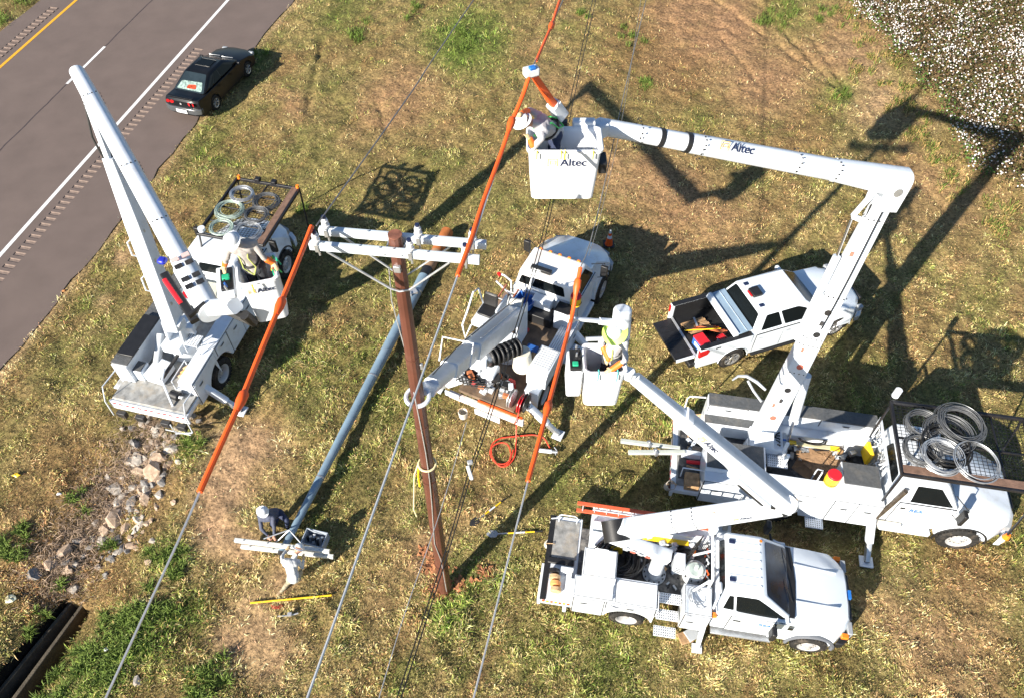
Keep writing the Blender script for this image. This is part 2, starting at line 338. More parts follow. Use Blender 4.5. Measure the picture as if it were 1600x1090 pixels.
def attr_mat(name, attr, rough, mul=1.0, nscale=0, lo=.6, hi=1.4, bump=0, trans=0):
    m = bpy.data.materials.new(name); m.use_nodes = True; n = m.node_tree; b = n.nodes['Principled BSDF']; b.inputs['Roughness'].default_value = rough; b.inputs['Specular IOR Level'].default_value = 0.2
    at = n.nodes.new('ShaderNodeAttribute'); at.attribute_name = attr; out = at.outputs['Color']
    if nscale:
        tc = n.nodes.new('ShaderNodeTexCoord'); ns = n.nodes.new('ShaderNodeTexNoise'); ns.inputs['Scale'].default_value = nscale; ns.inputs['Detail'].default_value = 8; ns.inputs['Roughness'].default_value = .7
        n.links.new(tc.outputs['Object'], ns.inputs['Vector']); mr = n.nodes.new('ShaderNodeMapRange'); mr.inputs[1].default_value = .3; mr.inputs[2].default_value = .7; mr.inputs[3].default_value = lo; mr.inputs[4].default_value = hi
        n.links.new(ns.outputs['Fac'], mr.inputs[0]); vm = n.nodes.new('ShaderNodeVectorMath'); vm.operation = 'SCALE'; n.links.new(out, vm.inputs[0]); n.links.new(mr.outputs[0], vm.inputs['Scale']); out = vm.outputs[0]
        if bump:
            bp = n.nodes.new('ShaderNodeBump'); bp.inputs['Strength'].default_value = bump; bp.inputs['Distance'].default_value = .06; n.links.new(ns.outputs['Fac'], bp.inputs['Height']); n.links.new(bp.outputs[0], b.inputs['Normal'])
    n.links.new(out, b.inputs['Base Color']); return m
me.materials.append(attr_mat('dry soil and thatch', 'soil', .95, nscale=9, lo=.10, hi=1.1, bump=1.0))  # noise falls to near black: shade down in the thatch painted in
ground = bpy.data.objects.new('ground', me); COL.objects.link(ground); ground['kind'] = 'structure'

# ---------------------------------------------------------------- the road
ASPH = mat('weathered brown-grey asphalt', (.128, .096, .084), .9, 0, .1, .9, .35, dirt=.35, dirtcol=(.15, .115, .098), dscale=.35, bscale=60)
RMB = mat('dusty rumble groove', (.20, .148, .122), .95, 0, .25, 9, .5)
MKW = mat('white road marking', (.72, .72, .72), .6, 0, .08, 12, .2, dirt=.35, dirtcol=(.4, .37, .36), dscale=7)
MKY = mat('yellow road marking', (.72, .36, .015), .6, 0, .1, 12, .2, dirt=.3, dirtcol=(.4, .3, .15), dscale=7)
TAR = mat('dark tar joint', (.055, .042, .045), .8, 0, .3, 6)
T0, T1 = -70.0, 90.0
rd = MB()
def rq(s0, s1, t0, t1, z0=0.0, z1=None): z1 = z0 if z1 is None else z1; rd.add([road_p(s0, t0, z0), road_p(s1, t0, z0), road_p(s1, t1, z1), road_p(s0, t1, z1)], [(0, 1, 2, 3)])
RW0, RW1, PER, GL = .42, .84, .305, .17
GT0, GT1 = -9.2, 12.1                        # the part of the shoulder whose grooves show
LT0, LT1 = 8.0, 13.9
rq(-8.5, RW0, T0, T1); 
edge_pts = []
for k in range(int((T1 - T0) / .5)):
    t = T0 + k * .5; a = 3.15 + .22 * (float(vn(np.array([t]), np.array([1.]), .9, 4)[0]) - .5) + .2 * (float(vn(np.array([t]), np.array([1.]), 3., 8)[0]) - .5); edge_pts.append((a, t))
    b = -9.05 + .3 * (float(vn(np.array([t]), np.array([5.]), 1.3, 4)[0]) - .5); edge_pts[-1] += (b,)
for (a, t, b), (a2, t2, b2) in zip(edge_pts, edge_pts[1:]):
    rd.add([road_p(RW1, t), road_p(a, t), road_p(a2, t2), road_p(RW1, t2)], [(0, 1, 2, 3)]); rd.add([road_p(b, t), road_p(-8.5, t), road_p(-8.5, t2), road_p(b2, t2)], [(0, 1, 2, 3)])
rq(RW0, RW1, T0, GT0); 
ng = int((GT1 - GT0) / PER)
for k in range(ng): rq(RW0, RW1, GT0 + k * PER + GL, GT0 + (k + 1) * PER)
rq(RW0, RW1, GT0 + ng * PER, T1)
road = rd.build('road', ASPH, None, smooth=False); road['kind'] = 'structure'
def gm(w):
    b = MB(); z = -.022; h = w / 2; L = GL / 2
    b.add([V((-h, -L, .001)), V((h, -L, .001)), V((h, L, .001)), V((-h, L, .001)), V((-h + .02, -L + .035, z)), V((h - .02, -L + .035, z)), V((h - .02, L - .035, z)), V((-h + .02, L - .035, z))], [(0, 1, 5, 4), (1, 2, 6, 5), (2, 3, 7, 6), (3, 0, 4, 7), (4, 5, 6, 7)]); return b
g0 = gm(RW1 - RW0).build('rumble_groove', RMB, road, smooth=False)
rz = RA - math.pi / 2
for k in range(ng):
    o = g0 if k == 0 else inst(g0, road)
    o.location = road_p((RW0 + RW1) / 2, GT0 + k * PER + GL / 2); o.rotation_euler = (0, 0, rz)
for k in range(int((LT1 - LT0) / PER)):       # grooves beyond the yellow line, worn shallow
    o = inst(g0, road); o.location = road_p(-7.95, LT0 + k * PER, .026); o.rotation_euler = (0, 0, rz)
def strip(name, s, w, t0, t1, m, z, jag=0.0):
    b = MB(); n = max(2, int((t1 - t0) / (1.0 if not jag else .4))); q = []
    for k in range(n + 1):
        t = t0 + (t1 - t0) * k / n; j = rnd.uniform(-jag, jag); q += [road_p(s - w / 2 + j, t, z), road_p(s + w / 2 + j, t, z)]
    b.add(q, [(2 * k, 2 * k + 1, 2 * k + 3, 2 * k + 2) for k in range(n)]); return b.build(name, m, road, smooth=False)
strip('edge_line', 0, .15, T0, T1, MKW, .006); strip('median_line', -7.32, .15, T0, T1, MKY, .006)
for t in (-16.5, 7.9, 20.1): strip('lane_dash', -3.66, .13, t, t + 3.05, MKW, .009)
strip('tar_joint', -3.66, .05, T0, T1, TAR, .005, .02)

# ---------------------------------------------------------------- grass, one blade a triangle
def tri_cloud(name, pos, L, wd, az, inc, col, m, bend=.35, kind='stuff'):
    n = len(pos); d = np.stack([np.cos(az) * np.cos(inc), np.sin(az) * np.cos(inc), np.sin(inc)], 1); s = np.stack([-np.sin(az), np.cos(az), np.zeros(n)], 1)
    tw = npr.normal(0, .5, n)[:, None]; s = s + np.array([0, 0, 1.]) * tw; s /= np.linalg.norm(s, axis=1)[:, None]
    mid = pos + d * (L * .55)[:, None] + np.array([0, 0, 1.]) * (L * .1)[:, None]; tip = pos + d * L[:, None] - np.array([0, 0, 1.]) * (L * bend * np.sin(np.maximum(inc, 0)))[:, None]
    v = np.stack([pos - s * wd[:, None] * .5, pos + s * wd[:, None] * .5, mid + s * wd[:, None] * .45, mid - s * wd[:, None] * .45, tip], 1).reshape(-1, 3)
    b = np.arange(n)[:, None] * 5; lo = np.concatenate([b + np.array([[0, 1, 2, 3]]), b + np.array([[3, 2, 4]])], 1).ravel()
    me = bpy.data.meshes.new(name); me.vertices.add(len(v)); me.vertices.foreach_set('co', v.astype('f4').ravel()); me.loops.add(len(lo)); me.loops.foreach_set('vertex_index', lo.astype('i4'))
    me.polygons.add(2 * n); st = np.stack([np.arange(n) * 7, np.arange(n) * 7 + 4], 1).ravel(); me.polygons.foreach_set('loop_start', st.astype('i4')); me.update(calc_edges=True)
    ca = me.color_attributes.new('tint', 'FLOAT_COLOR', 'POINT'); ca.data.foreach_set('color', np.concatenate([np.repeat(col, 5, 0), np.ones((5 * n, 1))], 1).astype('f4').ravel())
    me.materials.append(m); o = bpy.data.objects.new(name, me); COL.objects.link(o); o['kind'] = kind; return o
LEAFM = attr_mat('grass blades', 'tint', .7)
def sample(n, pxr, pyr):
    px = npr.uniform(*pxr, n); py = npr.uniform(*pyr, n); x = px - 800; y = 545 - py; c, s = math.cos(R(PITCH)), math.sin(R(PITCH)); t = -CAM_H / (-FPX * s + y * c); return x * t, (FPX * c + y * s) * t
x, y = sample(600000, (-130, 1730), (-70, 1170))
s_ = road_s(x, y); keep = ((s_ > 3.1) | (s_ < -9.0)) & ~poly_in(x, y, TR); x = x[keep]; y = y[keep]; s_ = s_[keep]
w = fields(x, y); tot = sum(w.values()); bare = (w['s'] + w['r'] * .8) / tot; keep = npr.random(len(x)) > np.clip(bare * 1.5 - .12, 0, .95); x = x[keep]; y = y[keep]; s_ = s_[keep]; w = {k: q[keep] for k, q in w.items()}; tot = tot[keep]
n = len(x); names = list(CC); cum = np.cumsum(np.stack([w[k] / tot for k in names], 1), 1); pick = (npr.random(n)[:, None] > cum).sum(1).clip(0, 5)
pal = np.array([CC[k] for k in names]); pal[names.index('t')] = (.55, .42, .20); pal[names.index('s')] = (.68, .50, .27); pal[names.index('r')] = (.60, .38, .19); pal[names.index('o')] = (.20, .225, .055); pal[names.index('g')] = (.17, .27, .04)
soft = mixcol(w, x, y); col = pal[pick] * .62 + soft * .38; col = col * npr.uniform(.4, 1.5, n)[:, None] * (1 + npr.normal(0, .08, (n, 3)))
hi_ = npr.random(n) < .035; col[hi_] = np.array([.62, .5, .25]) * npr.uniform(.8, 1.1, hi_.sum())[:, None]
g_ = w['g'] / tot; tuft = np.clip(fbm(x, y, .3, 71, 2) * 3.2 - 1.1, .05, 1.6); col = col * (.6 + .9 * np.clip(tuft, 0, 1.2))[:, None]  # shade painted between clumps: blades in thin tufts darkened
L = npr.uniform(.045, .11, n) * (.6 + .8 * tuft) * (1 + 1.5 * g_) + .1 * np.exp(-((s_ - 3.6) / .5) ** 2) * npr.random(n); wd = npr.uniform(.008, .018, n) * (1 + .2 * g_)
flow = fbm(x, y, 1.3, 91, 2) * 9; az = np.where(npr.random(n) < .5, flow + npr.normal(0, .5, n), npr.uniform(0, 6.283, n)); inc = npr.beta(1.9, 1.9, n) * 1.5
grass = tri_cloud('dry_grass', np.stack([x, y, height(x, y) - .005], 1), L, wd, az, inc, np.clip(col, .01, .85), LEAFM)
# tall clumps where the photo shows them
cl = [(215, 985, 60), (150, 1040, 50), (245, 955, 40), (60, 1070, 40), (270, 870, 25), (300, 690, 18), (720, 60, 35), (1230, 25, 40), (1312, 148, 16), (1350, 60, 30), (1400, 165, 35), (1430, 200, 30), (1450, 235, 30), (1390, 90, 30), (1330, 20, 30), (330, 1065, 40), (405, 80, 15), (20, 870, 30), (1490, 290, 30), (1560, 350, 40), (10, 15, 60), (1345, 115, 25), (155, 965, 16), (112, 1005, 16), (75, 1045, 18), (40, 1085, 18), (85, 905, 14), (30, 985, 14), (60, 950, 12), (560, 60, 30), (1300, 25, 24), (480, 330, 14), (1430, 130, 18), (1460, 180, 16), (1500, 250, 16), (1350, 95, 16), (1380, 130, 16), (1415, 175, 16), (1440, 215, 14), (1480, 275, 14), (1540, 320, 18), (980, 60, 24), (1010, 130, 20), (900, 20, 16), (640, 20, 20), (160, 850, 18), (120, 780, 20), (40, 830, 20), (270, 900, 20)]
xs, ys, gs = [], [], []
for cx, cy, r in cl:
    k = int((40 + r * r * .42) * (.8 if cx > 1325 else 1)); px = npr.normal(cx, r * .55, k); py = npr.normal(cy, r * .45, k); cc_ = npr.normal(0, r * .5, (max(3, int(r / 4)), 2)); jj = npr.integers(0, len(cc_), k); px = cx + cc_[jj, 0] + npr.normal(0, r * .12, k); py = cy + cc_[jj, 1] * .8 + npr.normal(0, r * .1, k)
    for a_, b_ in zip(px, py): p = P(a_, b_); xs.append(p.x); ys.append(p.y); gs.append(cx > 1320 and cy > 10 and cx != 1312 and npr.random() < .5)
xs = np.array(xs); ys = np.array(ys); gs = np.array(gs); ok = ~poly_in(xs, ys, TR) & ((road_s(xs, ys) > 3) | (road_s(xs, ys) < -9)); xs, ys, gs = xs[ok], ys[ok], gs[ok]; n = len(xs)
col = np.where(gs[:, None], np.array([[.42, .29, .11]]), np.array([[.13, .19, .035]])) * npr.uniform(.6, 1.3, n)[:, None]
tri_cloud('tall_grass', np.stack([xs, ys, height(xs, ys)], 1), npr.uniform(.15, .38, n), npr.uniform(.012, .024, n), npr.uniform(0, 6.283, n), npr.uniform(.4, 1.4, n), col, LEAFM)

# ---------------------------------------------------------------- the cotton field
CE = [gxy(*q) for q in ((1300, -60), (1325, 10), (1352, 60), (1395, 105), (1440, 150), (1448, 195), (1475, 240), (1515, 292), (1560, 310), (1640, 330), (1760, 420))] + [(40, 24), (40, 52), (14.5, 52)]
def cotton(n): 
    x = npr.uniform(15, 36, n); y = npr.uniform(19, 50, n); d = fbm(x, y, 1.6, 33, 3) * 2.4 - .7; ok = poly_in(x + d - .4, y + d - .4, CE) & (y < 46) & (x < 34); return x[ok], y[ok]
def canopy(x, y): return .55 + .45 * fbm(x, y, .55, 15, 3)
x, y = cotton(210000); n = len(x); hh = canopy(x, y) * npr.beta(3, 1.3, n)
kind = npr.random(n); nn = fbm(x, y, 2, 5); col = np.where((kind < .35 + .4 * (nn - .5))[:, None], np.array([[.06, .085, .022]]), np.array([[.13, .085, .045]])) * npr.uniform(.4, 1.6, n)[:, None]
edge = ~poly_in(x - .8, y + .5, CE); col[edge & (kind < .45)] = np.array([.08, .15, .03])
tri_cloud('cotton_leaves', np.stack([x, y, hh], 1), npr.uniform(.05, .12, n), npr.uniform(.035, .08, n), npr.uniform(0, 6.283, n), npr.uniform(-.5, .9, n), col, attr_mat('cotton leaf', 'tint', .8))
x, y = cotton(52000); n = len(x); zz = canopy(x, y) * npr.uniform(.55, 1.12, n); r = npr.uniform(.018, .042, n)
ico = bmesh.new(); bmesh.ops.create_icosphere(ico, subdivisions=1, radius=1); iv = np.array([v.co[:] for v in ico.verts]); itri = np.array([[v.index for v in f.verts] for f in ico.faces]); ico.free()
cn_ = fbm(x, y, 1.1, 19, 3); sel = npr.random(n) < np.clip(.2 + 2.6 * (cn_ - .38), .12, .95); x, y, zz, r = x[sel], y[sel], zz[sel], r[sel]; n = len(x)
jit = npr.uniform(.65, 1.3, (n, len(iv), 1)); vv = (np.stack([x, y, zz], 1)[:, None, :] + iv[None] * r[:, None, None] * jit * np.array([1, 1, .8])).reshape(-1, 3); ff = (itri[None] + np.arange(n)[:, None, None] * len(iv)).reshape(-1, 3)
me = bpy.data.meshes.new('cotton_bolls'); me.vertices.add(len(vv)); me.vertices.foreach_set('co', vv.astype('f4').ravel()); me.loops.add(ff.size); me.loops.foreach_set('vertex_index', ff.ravel().astype('i4')); me.polygons.add(len(ff)); me.polygons.foreach_set('loop_start', np.arange(0, ff.size, 3, dtype='i4')); me.update(calc_edges=True)
me.materials.append(mat('cotton lint', (.74, .70, .68), .95, 0, .12, 3)); o = bpy.data.objects.new('cotton_bolls', me); COL.objects.link(o); o['kind'] = 'stuff'

# ---------------------------------------------------------------- ditch: rocks, rubble, concrete culvert
def rock_mesh(seed):
    q = random.Random(seed); bm = bmesh.new(); pts = [V((q.gauss(0, 1), q.gauss(0, 1), q.gauss(0, 1))).normalized() * q.uniform(.75, 1.1) for _ in range(15)]
    for p in pts: bm.verts.new((p.x * 1.0, p.y * .75, p.z * .55))
    r = bmesh.ops.convex_hull(bm, input=bm.verts); bmesh.ops.delete(bm, geom=[g for g in r['geom_interior'] if isinstance(g, bmesh.types.BMVert)], context='VERTS')
    me = bpy.data.meshes.new('rock'); bm.to_mesh(me); bm.free(); return me
RK = [mat('pale grey riprap stone', (.40, .36, .31), .9, 0, .3, 3, .4, dirt=.5, dirtcol=(.3, .2, .13), dscale=2.5), mat('tan riprap stone', (.36, .26, .18), .9, 0, .3, 3, .4, dirt=.6, dirtcol=(.5, .45, .4), dscale=2.5), mat('dark riprap stone', (.2, .19, .18), .9, 0, .3, 3, .4)]
rms = []
for k in range(14):
    me = rock_mesh(k + 3); me.materials.append(RK[0 if k < 6 else (1 if k < 11 else 2)]); rms.append(me)
spots = [(232, 655, 9), (250, 668, 8), (275, 652, 7), (243, 673, 10), (258, 680, 7), (215, 693, 12), (268, 702, 11), (218, 718, 13), (247, 716, 12), (202, 722, 8), (240, 738, 16), (217, 738, 11), (228, 755, 9), (253, 753, 8), (181, 764, 11), (229, 768, 9), (250, 773, 8), (188, 784, 10), (228, 781, 10), (202, 792, 6), (183, 811, 13), (214, 800, 5), (178, 798, 7), (196, 825, 8), (164, 829, 9), (217, 821, 9), (207, 837, 9), (230, 817, 6), (161, 842, 8), (182, 842, 7), (193, 855, 6), (204, 852, 7), (213, 855, 6), (97, 861, 13), (81, 881, 9), (122, 844, 7), (105, 890, 9), (51, 897, 10), (165, 898, 7), (115, 920, 8), (240, 845, 5), (260, 730, 8), (232, 700, 7), (206, 762, 7), (245, 790, 6), (271, 785, 5), (168, 815, 6), (222, 806, 5), (207, 700, 5), (238, 720, 6), (300, 650, 6), (286, 668, 7), (262, 640, 8), (214, 1063, 8), (75, 1050, 13), (222, 768, 7), (240, 757, 6), (256, 742, 6), (190, 746, 5)]
for k in range(120):
    t = rnd.random(); a, b = (262, 640), (160, 880); spots.append((a[0] + (b[0] - a[0]) * t + rnd.gauss(0, 24), a[1] + (b[1] - a[1]) * t + rnd.gauss(0, 14), rnd.uniform(3, 7)))
for k, (px, py, r) in enumerate(spots):
    p = GP(px, py, .0); s = r / 55 * 1.4; me = rms[rnd.randrange(len(rms))]
    o = bpy.data.objects.new('rock', me); COL.objects.link(o); o.location = p; o.rotation_euler = (rnd.uniform(-.4, .4), rnd.uniform(-.4, .4), rnd.uniform(0, 6.28)); o.scale = (s, s * rnd.uniform(.8, 1.2), s * rnd.uniform(.8, 1.2))
    tag(o, 'broken rock lying in the ditch between the left bucket truck and the culvert', 'rock', 'riprap rocks in the roadside ditch')
# straw and gravel among the rocks
k = 5200; t = npr.random(k); px = 262 + (60 - 262) * t + npr.normal(0, 26, k); py = 640 + (920 - 640) * t + npr.normal(0, 18, k); gp_ = np.array([P(a_, b_)[:2] for a_, b_ in zip(px, py)]); ok = ~poly_in(gp_[:, 0], gp_[:, 1], TR); gp_ = gp_[ok]; k = len(gp_)
tri_cloud('ditch_straw', np.stack([gp_[:, 0], gp_[:, 1], height(gp_[:, 0], gp_[:, 1]) + npr.uniform(0, .06, k)], 1), npr.uniform(.1, .3, k), npr.uniform(.006, .015, k), npr.uniform(0, 6.283, k), npr.uniform(-.1, .5, k), np.array([[.33, .24, .17]]) * npr.uniform(.4, 1.5, k)[:, None], LEAFM)
CONC = mat('old dark concrete', (.085, .07, .05), .95, 0, .4, 4, .6, dirt=.6, dirtcol=(.06, .055, .04), dscale=3)  # concrete dark all over, mottled darker
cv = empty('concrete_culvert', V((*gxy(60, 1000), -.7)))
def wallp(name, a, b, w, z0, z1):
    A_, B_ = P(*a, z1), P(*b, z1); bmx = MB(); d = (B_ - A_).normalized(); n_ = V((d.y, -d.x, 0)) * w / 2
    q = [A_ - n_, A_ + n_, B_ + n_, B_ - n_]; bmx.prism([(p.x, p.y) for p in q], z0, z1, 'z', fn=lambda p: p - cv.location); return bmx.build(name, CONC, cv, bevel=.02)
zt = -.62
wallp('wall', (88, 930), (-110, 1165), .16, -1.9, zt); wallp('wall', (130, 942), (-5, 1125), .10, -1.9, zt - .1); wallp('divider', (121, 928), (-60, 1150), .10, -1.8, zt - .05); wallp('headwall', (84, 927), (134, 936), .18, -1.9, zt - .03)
tag(cv, 'dark open concrete culvert trench with a middle divider in the bottom left corner', 'culvert')
def litter(px, py, m, label, nm='litter_bag', s=.13):
    b = MB(); n = 9; q = random.Random(int(px)); rg = [[V((math.cos(6.28 * i / n) * s * r_ * q.uniform(.7, 1.25), math.sin(6.28 * i / n) * s * .7 * r_ * q.uniform(.7, 1.25), z * s * q.uniform(.6, 1.2))) for i in range(n)] for r_, z in ((.8, 0), (1, .25), (.7, .5), (.2, .6))]
    b.loft(rg); o = b.build(nm, m, None); o.location = GP(px, py, .02); tag(o, label, 'litter')
litter(26, 742, YELLOW, 'small crumpled yellow packet on the grass left of the rocks', s=.1); litter(92, 771, WHITE, 'tiny crumpled white scrap on the grass above the ditch', s=.07)
litter(16, 936, mat('yellow and white packet print', (.8, .7, .45), .5, 0, .6, 14), 'yellow and white packet lying left of the culvert', s=.15); litter(166, 1014, WHITE, 'crumpled white scrap on the green grass right of the culvert', s=.06)
litter(100, 455, mat('orange scrap', (.4, .18, .06), .8), 'small brown scrap at the road edge above the left truck', s=.07)
# ---------------------------------------------------------------- vehicle kit
class Veh:
    def __init__(s, name, x, y, h, label, cat, group=None, z=0.0):
        s.o = empty(name, (x, y, z), R(h)); tag(s.o, label, cat, group); s.c, s.s = math.cos(R(h)), math.sin(R(h)); s.p = V((x, y, z))
    def L(s, w): d = V(w) - s.p; return V((d.x * s.c + d.y * s.s, -d.x * s.s + d.y * s.c, d.z))
    def P(s, px, py, z): return s.L(P(px, py, z))
    def W(s, l): l = V(l); return V((l.x * s.c - l.y * s.s, l.x * s.s + l.y * s.c, l.z)) + s.p
def make_wheel(r, w, dual, rimr, style):
    h = empty('wheel')
    t = MB(); yo = w
    prof = [(0.02, rimr), (0.0, rimr + .03), (.0, r - .07), (.03, r - .015), (.06, r), (w - .06, r), (w - .03, r - .015), (w, r - .07), (w, rimr + .03), (w - .02, rimr)]
    t.rings((0, 0, 0), (0, -1, 0), prof, 32, cap=False)
    for k in range(32):                      # tread lugs
        a = 2 * math.pi * k / 32
        t.box((math.cos(a) * (r + .004), -w / 2, math.sin(a) * (r + .004)), (.05, w * .82, .02), M=Matrix.Rotation(-a + math.pi / 2, 3, 'Y'))
    tyre = t.build('tyre', RUBBER, h)
    b = MB()
    if style == 'truck':
        dish = .05 if not dual else .16
        b.rings((0, -w, 0), (0, 1, 0), [(.0, rimr + .01), (.01, rimr - .01), (.03, rimr - .03), (dish, rimr - .06), (dish, rimr * .55), (dish - .03, rimr * .5), (dish - .05, rimr * .28), (dish - .1, rimr * .26), (dish - .11, .01)], 24, cap=False)
        b.m(1)
        for k in range(10):
            a = 2 * math.pi * k / 10; b.cyl((math.cos(a) * rimr * .68, -w + dish + .001, math.sin(a) * rimr * .68), (math.cos(a) * rimr * .68, -w + dish - .006, math.sin(a) * rimr * .68), rimr * .075, n=6)
            a += .3; b.cyl((math.cos(a) * rimr * .4, -w + dish + .01, math.sin(a) * rimr * .4), (math.cos(a) * rimr * .4, -w + dish - .03, math.sin(a) * rimr * .4), .014, n=6)
    else:
        b.rings((0, -w, 0), (0, 1, 0), [(0, rimr + .012), (.01, rimr - .012), (.14, rimr - .03)], 24, cap=False)
        b.m(1).rings((0, -w, 0), (0, 1, 0), [(.12, rimr), (.12, .01)], 20, cap=False); b.m(0)
        b.rings((0, -w, 0), (0, 1, 0), [(.04, .07), (.015, .06), (.015, .005)], 14, cap=False)
        for k in range(6):
            for da in (-.16, .16):
                a = 2 * math.pi * k / 6 + da; a1 = 2 * math.pi * k / 6
                b.beam((math.cos(a1) * .05, -w + .035, math.sin(a1) * .05), (math.cos(a) * (rimr - .01), -w + .02, math.sin(a) * (rimr - .01)), (.03, .03), (.035, .03), up=(0, 1, 0))
    b.build('rim', [mat('wheel white enamel', (.5, .5, .5), .45, .2, .08, 6, dirt=.7) if style == 'truck' else mat('alloy wheel', (.55, .56, .58), .3, .8, .05, 8, dirt=.2), DARKM], h)
    return h
def put_wheels(v, proto, ax, half, w, dual=False):
    """copies of a wheel at the axle positions, right side (-y) and left side"""
    for x in ax:
        for sd in (-1, 1):
            c = copy_tree(proto, v.o); c.location = (x, sd * (half - w), proto['r']); c.rotation_euler = (0, rnd.uniform(0, 6), 0) if sd < 0 else (math.pi, rnd.uniform(0, 6), 0)
            if dual and x == ax[0]:
                d = copy_tree(proto, v.o); d.location = (x, sd * (half - 2 * w - .04), proto['r']); d.rotation_euler = c.rotation_euler
def kill(o):
    for c in list(o.children): kill(c)
    bpy.data.objects.remove(o)
def outline(x0, x1, z0, z1, arches, n=12):
    """side outline with wheel arches cut from below; z1 may be a list of top points from front to rear"""
    pts = [(x0, z0)]
    for ax, az, r in arches:
        h = z0 - az; dx = math.sqrt(max(r * r - h * h, 0)); a0 = math.atan2(h, -dx); a1 = math.atan2(h, dx)
        if a0 < 0: a0 += 2 * math.pi
        for k in range(n + 1):
            a = a0 + (a1 - a0) * k / n; q = (ax + r * math.cos(a), az + r * math.sin(a))
            if x0 < q[0] < x1: pts.append(q)
    pts.append((x1, z0)); pts += z1 if isinstance(z1, list) else [(x1, z1), (x0, z1)]
    return pts
def ghouse(v, B, T, m, name='roof_shell', bev=.07, parent=None):
    """B, T = (x0, x1, halfwidth, z) of the bottom and top of the glasshouse"""
    b = MB(); r = [[V((x0, -w, z)), V((x1, -w, z)), V((x1, w, z)), V((x0, w, z))] for x0, x1, w, z in (B, T)]
    b.loft(r); o = b.build(name, m, parent or v.o, bevel=bev, seg=3); return o
def pane(v, B, T, side, uv, m=GLASS, name='window', off=.004, th=.012, parent=None, frame_m=None):
    """a pane on a face of the glasshouse: side r/l/f/b, uv polygon (u along, t up)"""
    q = {'r': (V((B[0], -B[2], B[3])), V((B[1], -B[2], B[3])), V((T[0], -T[2], T[3])), V((T[1], -T[2], T[3]))),
         'l': (V((B[0], B[2], B[3])), V((B[1], B[2], B[3])), V((T[0], T[2], T[3])), V((T[1], T[2], T[3]))),
         'f': (V((B[1], -B[2], B[3])), V((B[1], B[2], B[3])), V((T[1], -T[2], T[3])), V((T[1], T[2], T[3]))),
         'b': (V((B[0], -B[2], B[3])), V((B[0], B[2], B[3])), V((T[0], -T[2], T[3])), V((T[0], T[2], T[3])))}[side]
    a, b_, c, d = q; n = (b_ - a).cross(c - a).normalized(); out = {'r': V((0, -1, 0)), 'l': V((0, 1, 0)), 'f': V((1, 0, 0)), 'b': V((-1, 0, 0))}[side]
    if n.dot(out) < 0: n = -n
    f = lambda u, t: (a.lerp(b_, u)).lerp(c.lerp(d, u), t)
    p = [f(u, t) for u, t in uv]; mb = MB(); mb.loft([[x + n * (off - th) for x in p], [x + n * off for x in p]])
    return mb.build(name, m, parent or v.o, smooth=False, bevel=.01 if False else 0)
def rounded(uv, r=.06, n=3):
    out = []; k = len(uv)
    for i in range(k):
        p0, p, p1 = V(uv[i - 1]), V(uv[i]), V(uv[(i + 1) % k])
        a = p + (p0 - p).normalized() * min(r, (p0 - p).length * .4); b = p + (p1 - p).normalized() * min(r, (p1 - p).length * .4)
        for j in range(n + 1):
            t = j / n; q = a * (1 - t) ** 2 + p * 2 * t * (1 - t) + b * t * t; out.append((q.x, q.y))
    return out
def handle(v, x, y, z, sd, parent, w=.13, m=BLACKP, name='handle'):
    b = MB().bb(x - w / 2, x + w / 2, y, y + sd * .02, z - .03, z + .03); return b.build(name, m, parent, bevel=.008)
def bin_door(v, pts, y, sd, hx=None, hz=None):
    cx = sum(p[0] for p in pts) / len(pts); cz = sum(p[1] for p in pts) / len(pts); gp = [(p[0] + .022 * (1 if p[0] > cx else -1), p[1] + .022 * (1 if p[1] > cz else -1)) for p in pts]
    b = MB().prism(pts, y, y + sd * .022).m(1).prism(gp, y - sd * .01, y + sd * .003); o = b.build('bin_door', [WHITE, DARKM], v.o)
    if hx is not None:
        handle(v, hx, y + sd * .022, hz, sd, o, .2, STEEL, 'latch')
        MB().bb(hx - .07, hx + .07, y + sd * .038, y + sd * .05, hz - .018, hz + .018).build('latch', BLACKP, o)
    return o
def tube_part(name, path, r, m, parent, n=6, **k): return MB().tube(path, r, n, **k).build(name, m, parent)
def hoop(a, b, h, n=8):
    """grab-rail path between two deck points rising by h"""
    a, b = V(a), V(b); return [a, a + V((0, 0, h * .85)), a.lerp(b, .12) + V((0, 0, h)), a.lerp(b, .88) + V((0, 0, h)), b + V((0, 0, h * .85)), b]
def tread(v, x0, x1, y0, y1, z, th=.04, m=None, name='step', rows=5):
    """open-grip metal step: frame and raised serrations"""
    b = MB().bb(x0, x1, y0, y1, z - th, z); b.m(1)
    for k in range(rows):
        yy = y0 + (y1 - y0) * (k + .5) / rows; n = int(abs(x1 - x0) / .05)
        for i in range(n): b.bb(x0 + (i + .3) * (x1 - x0) / n, x0 + (i + .7) * (x1 - x0) / n, yy - .012, yy + .012, z, z + .004)
    return b.build(name, [m or WHITE, DARKM], v.o)

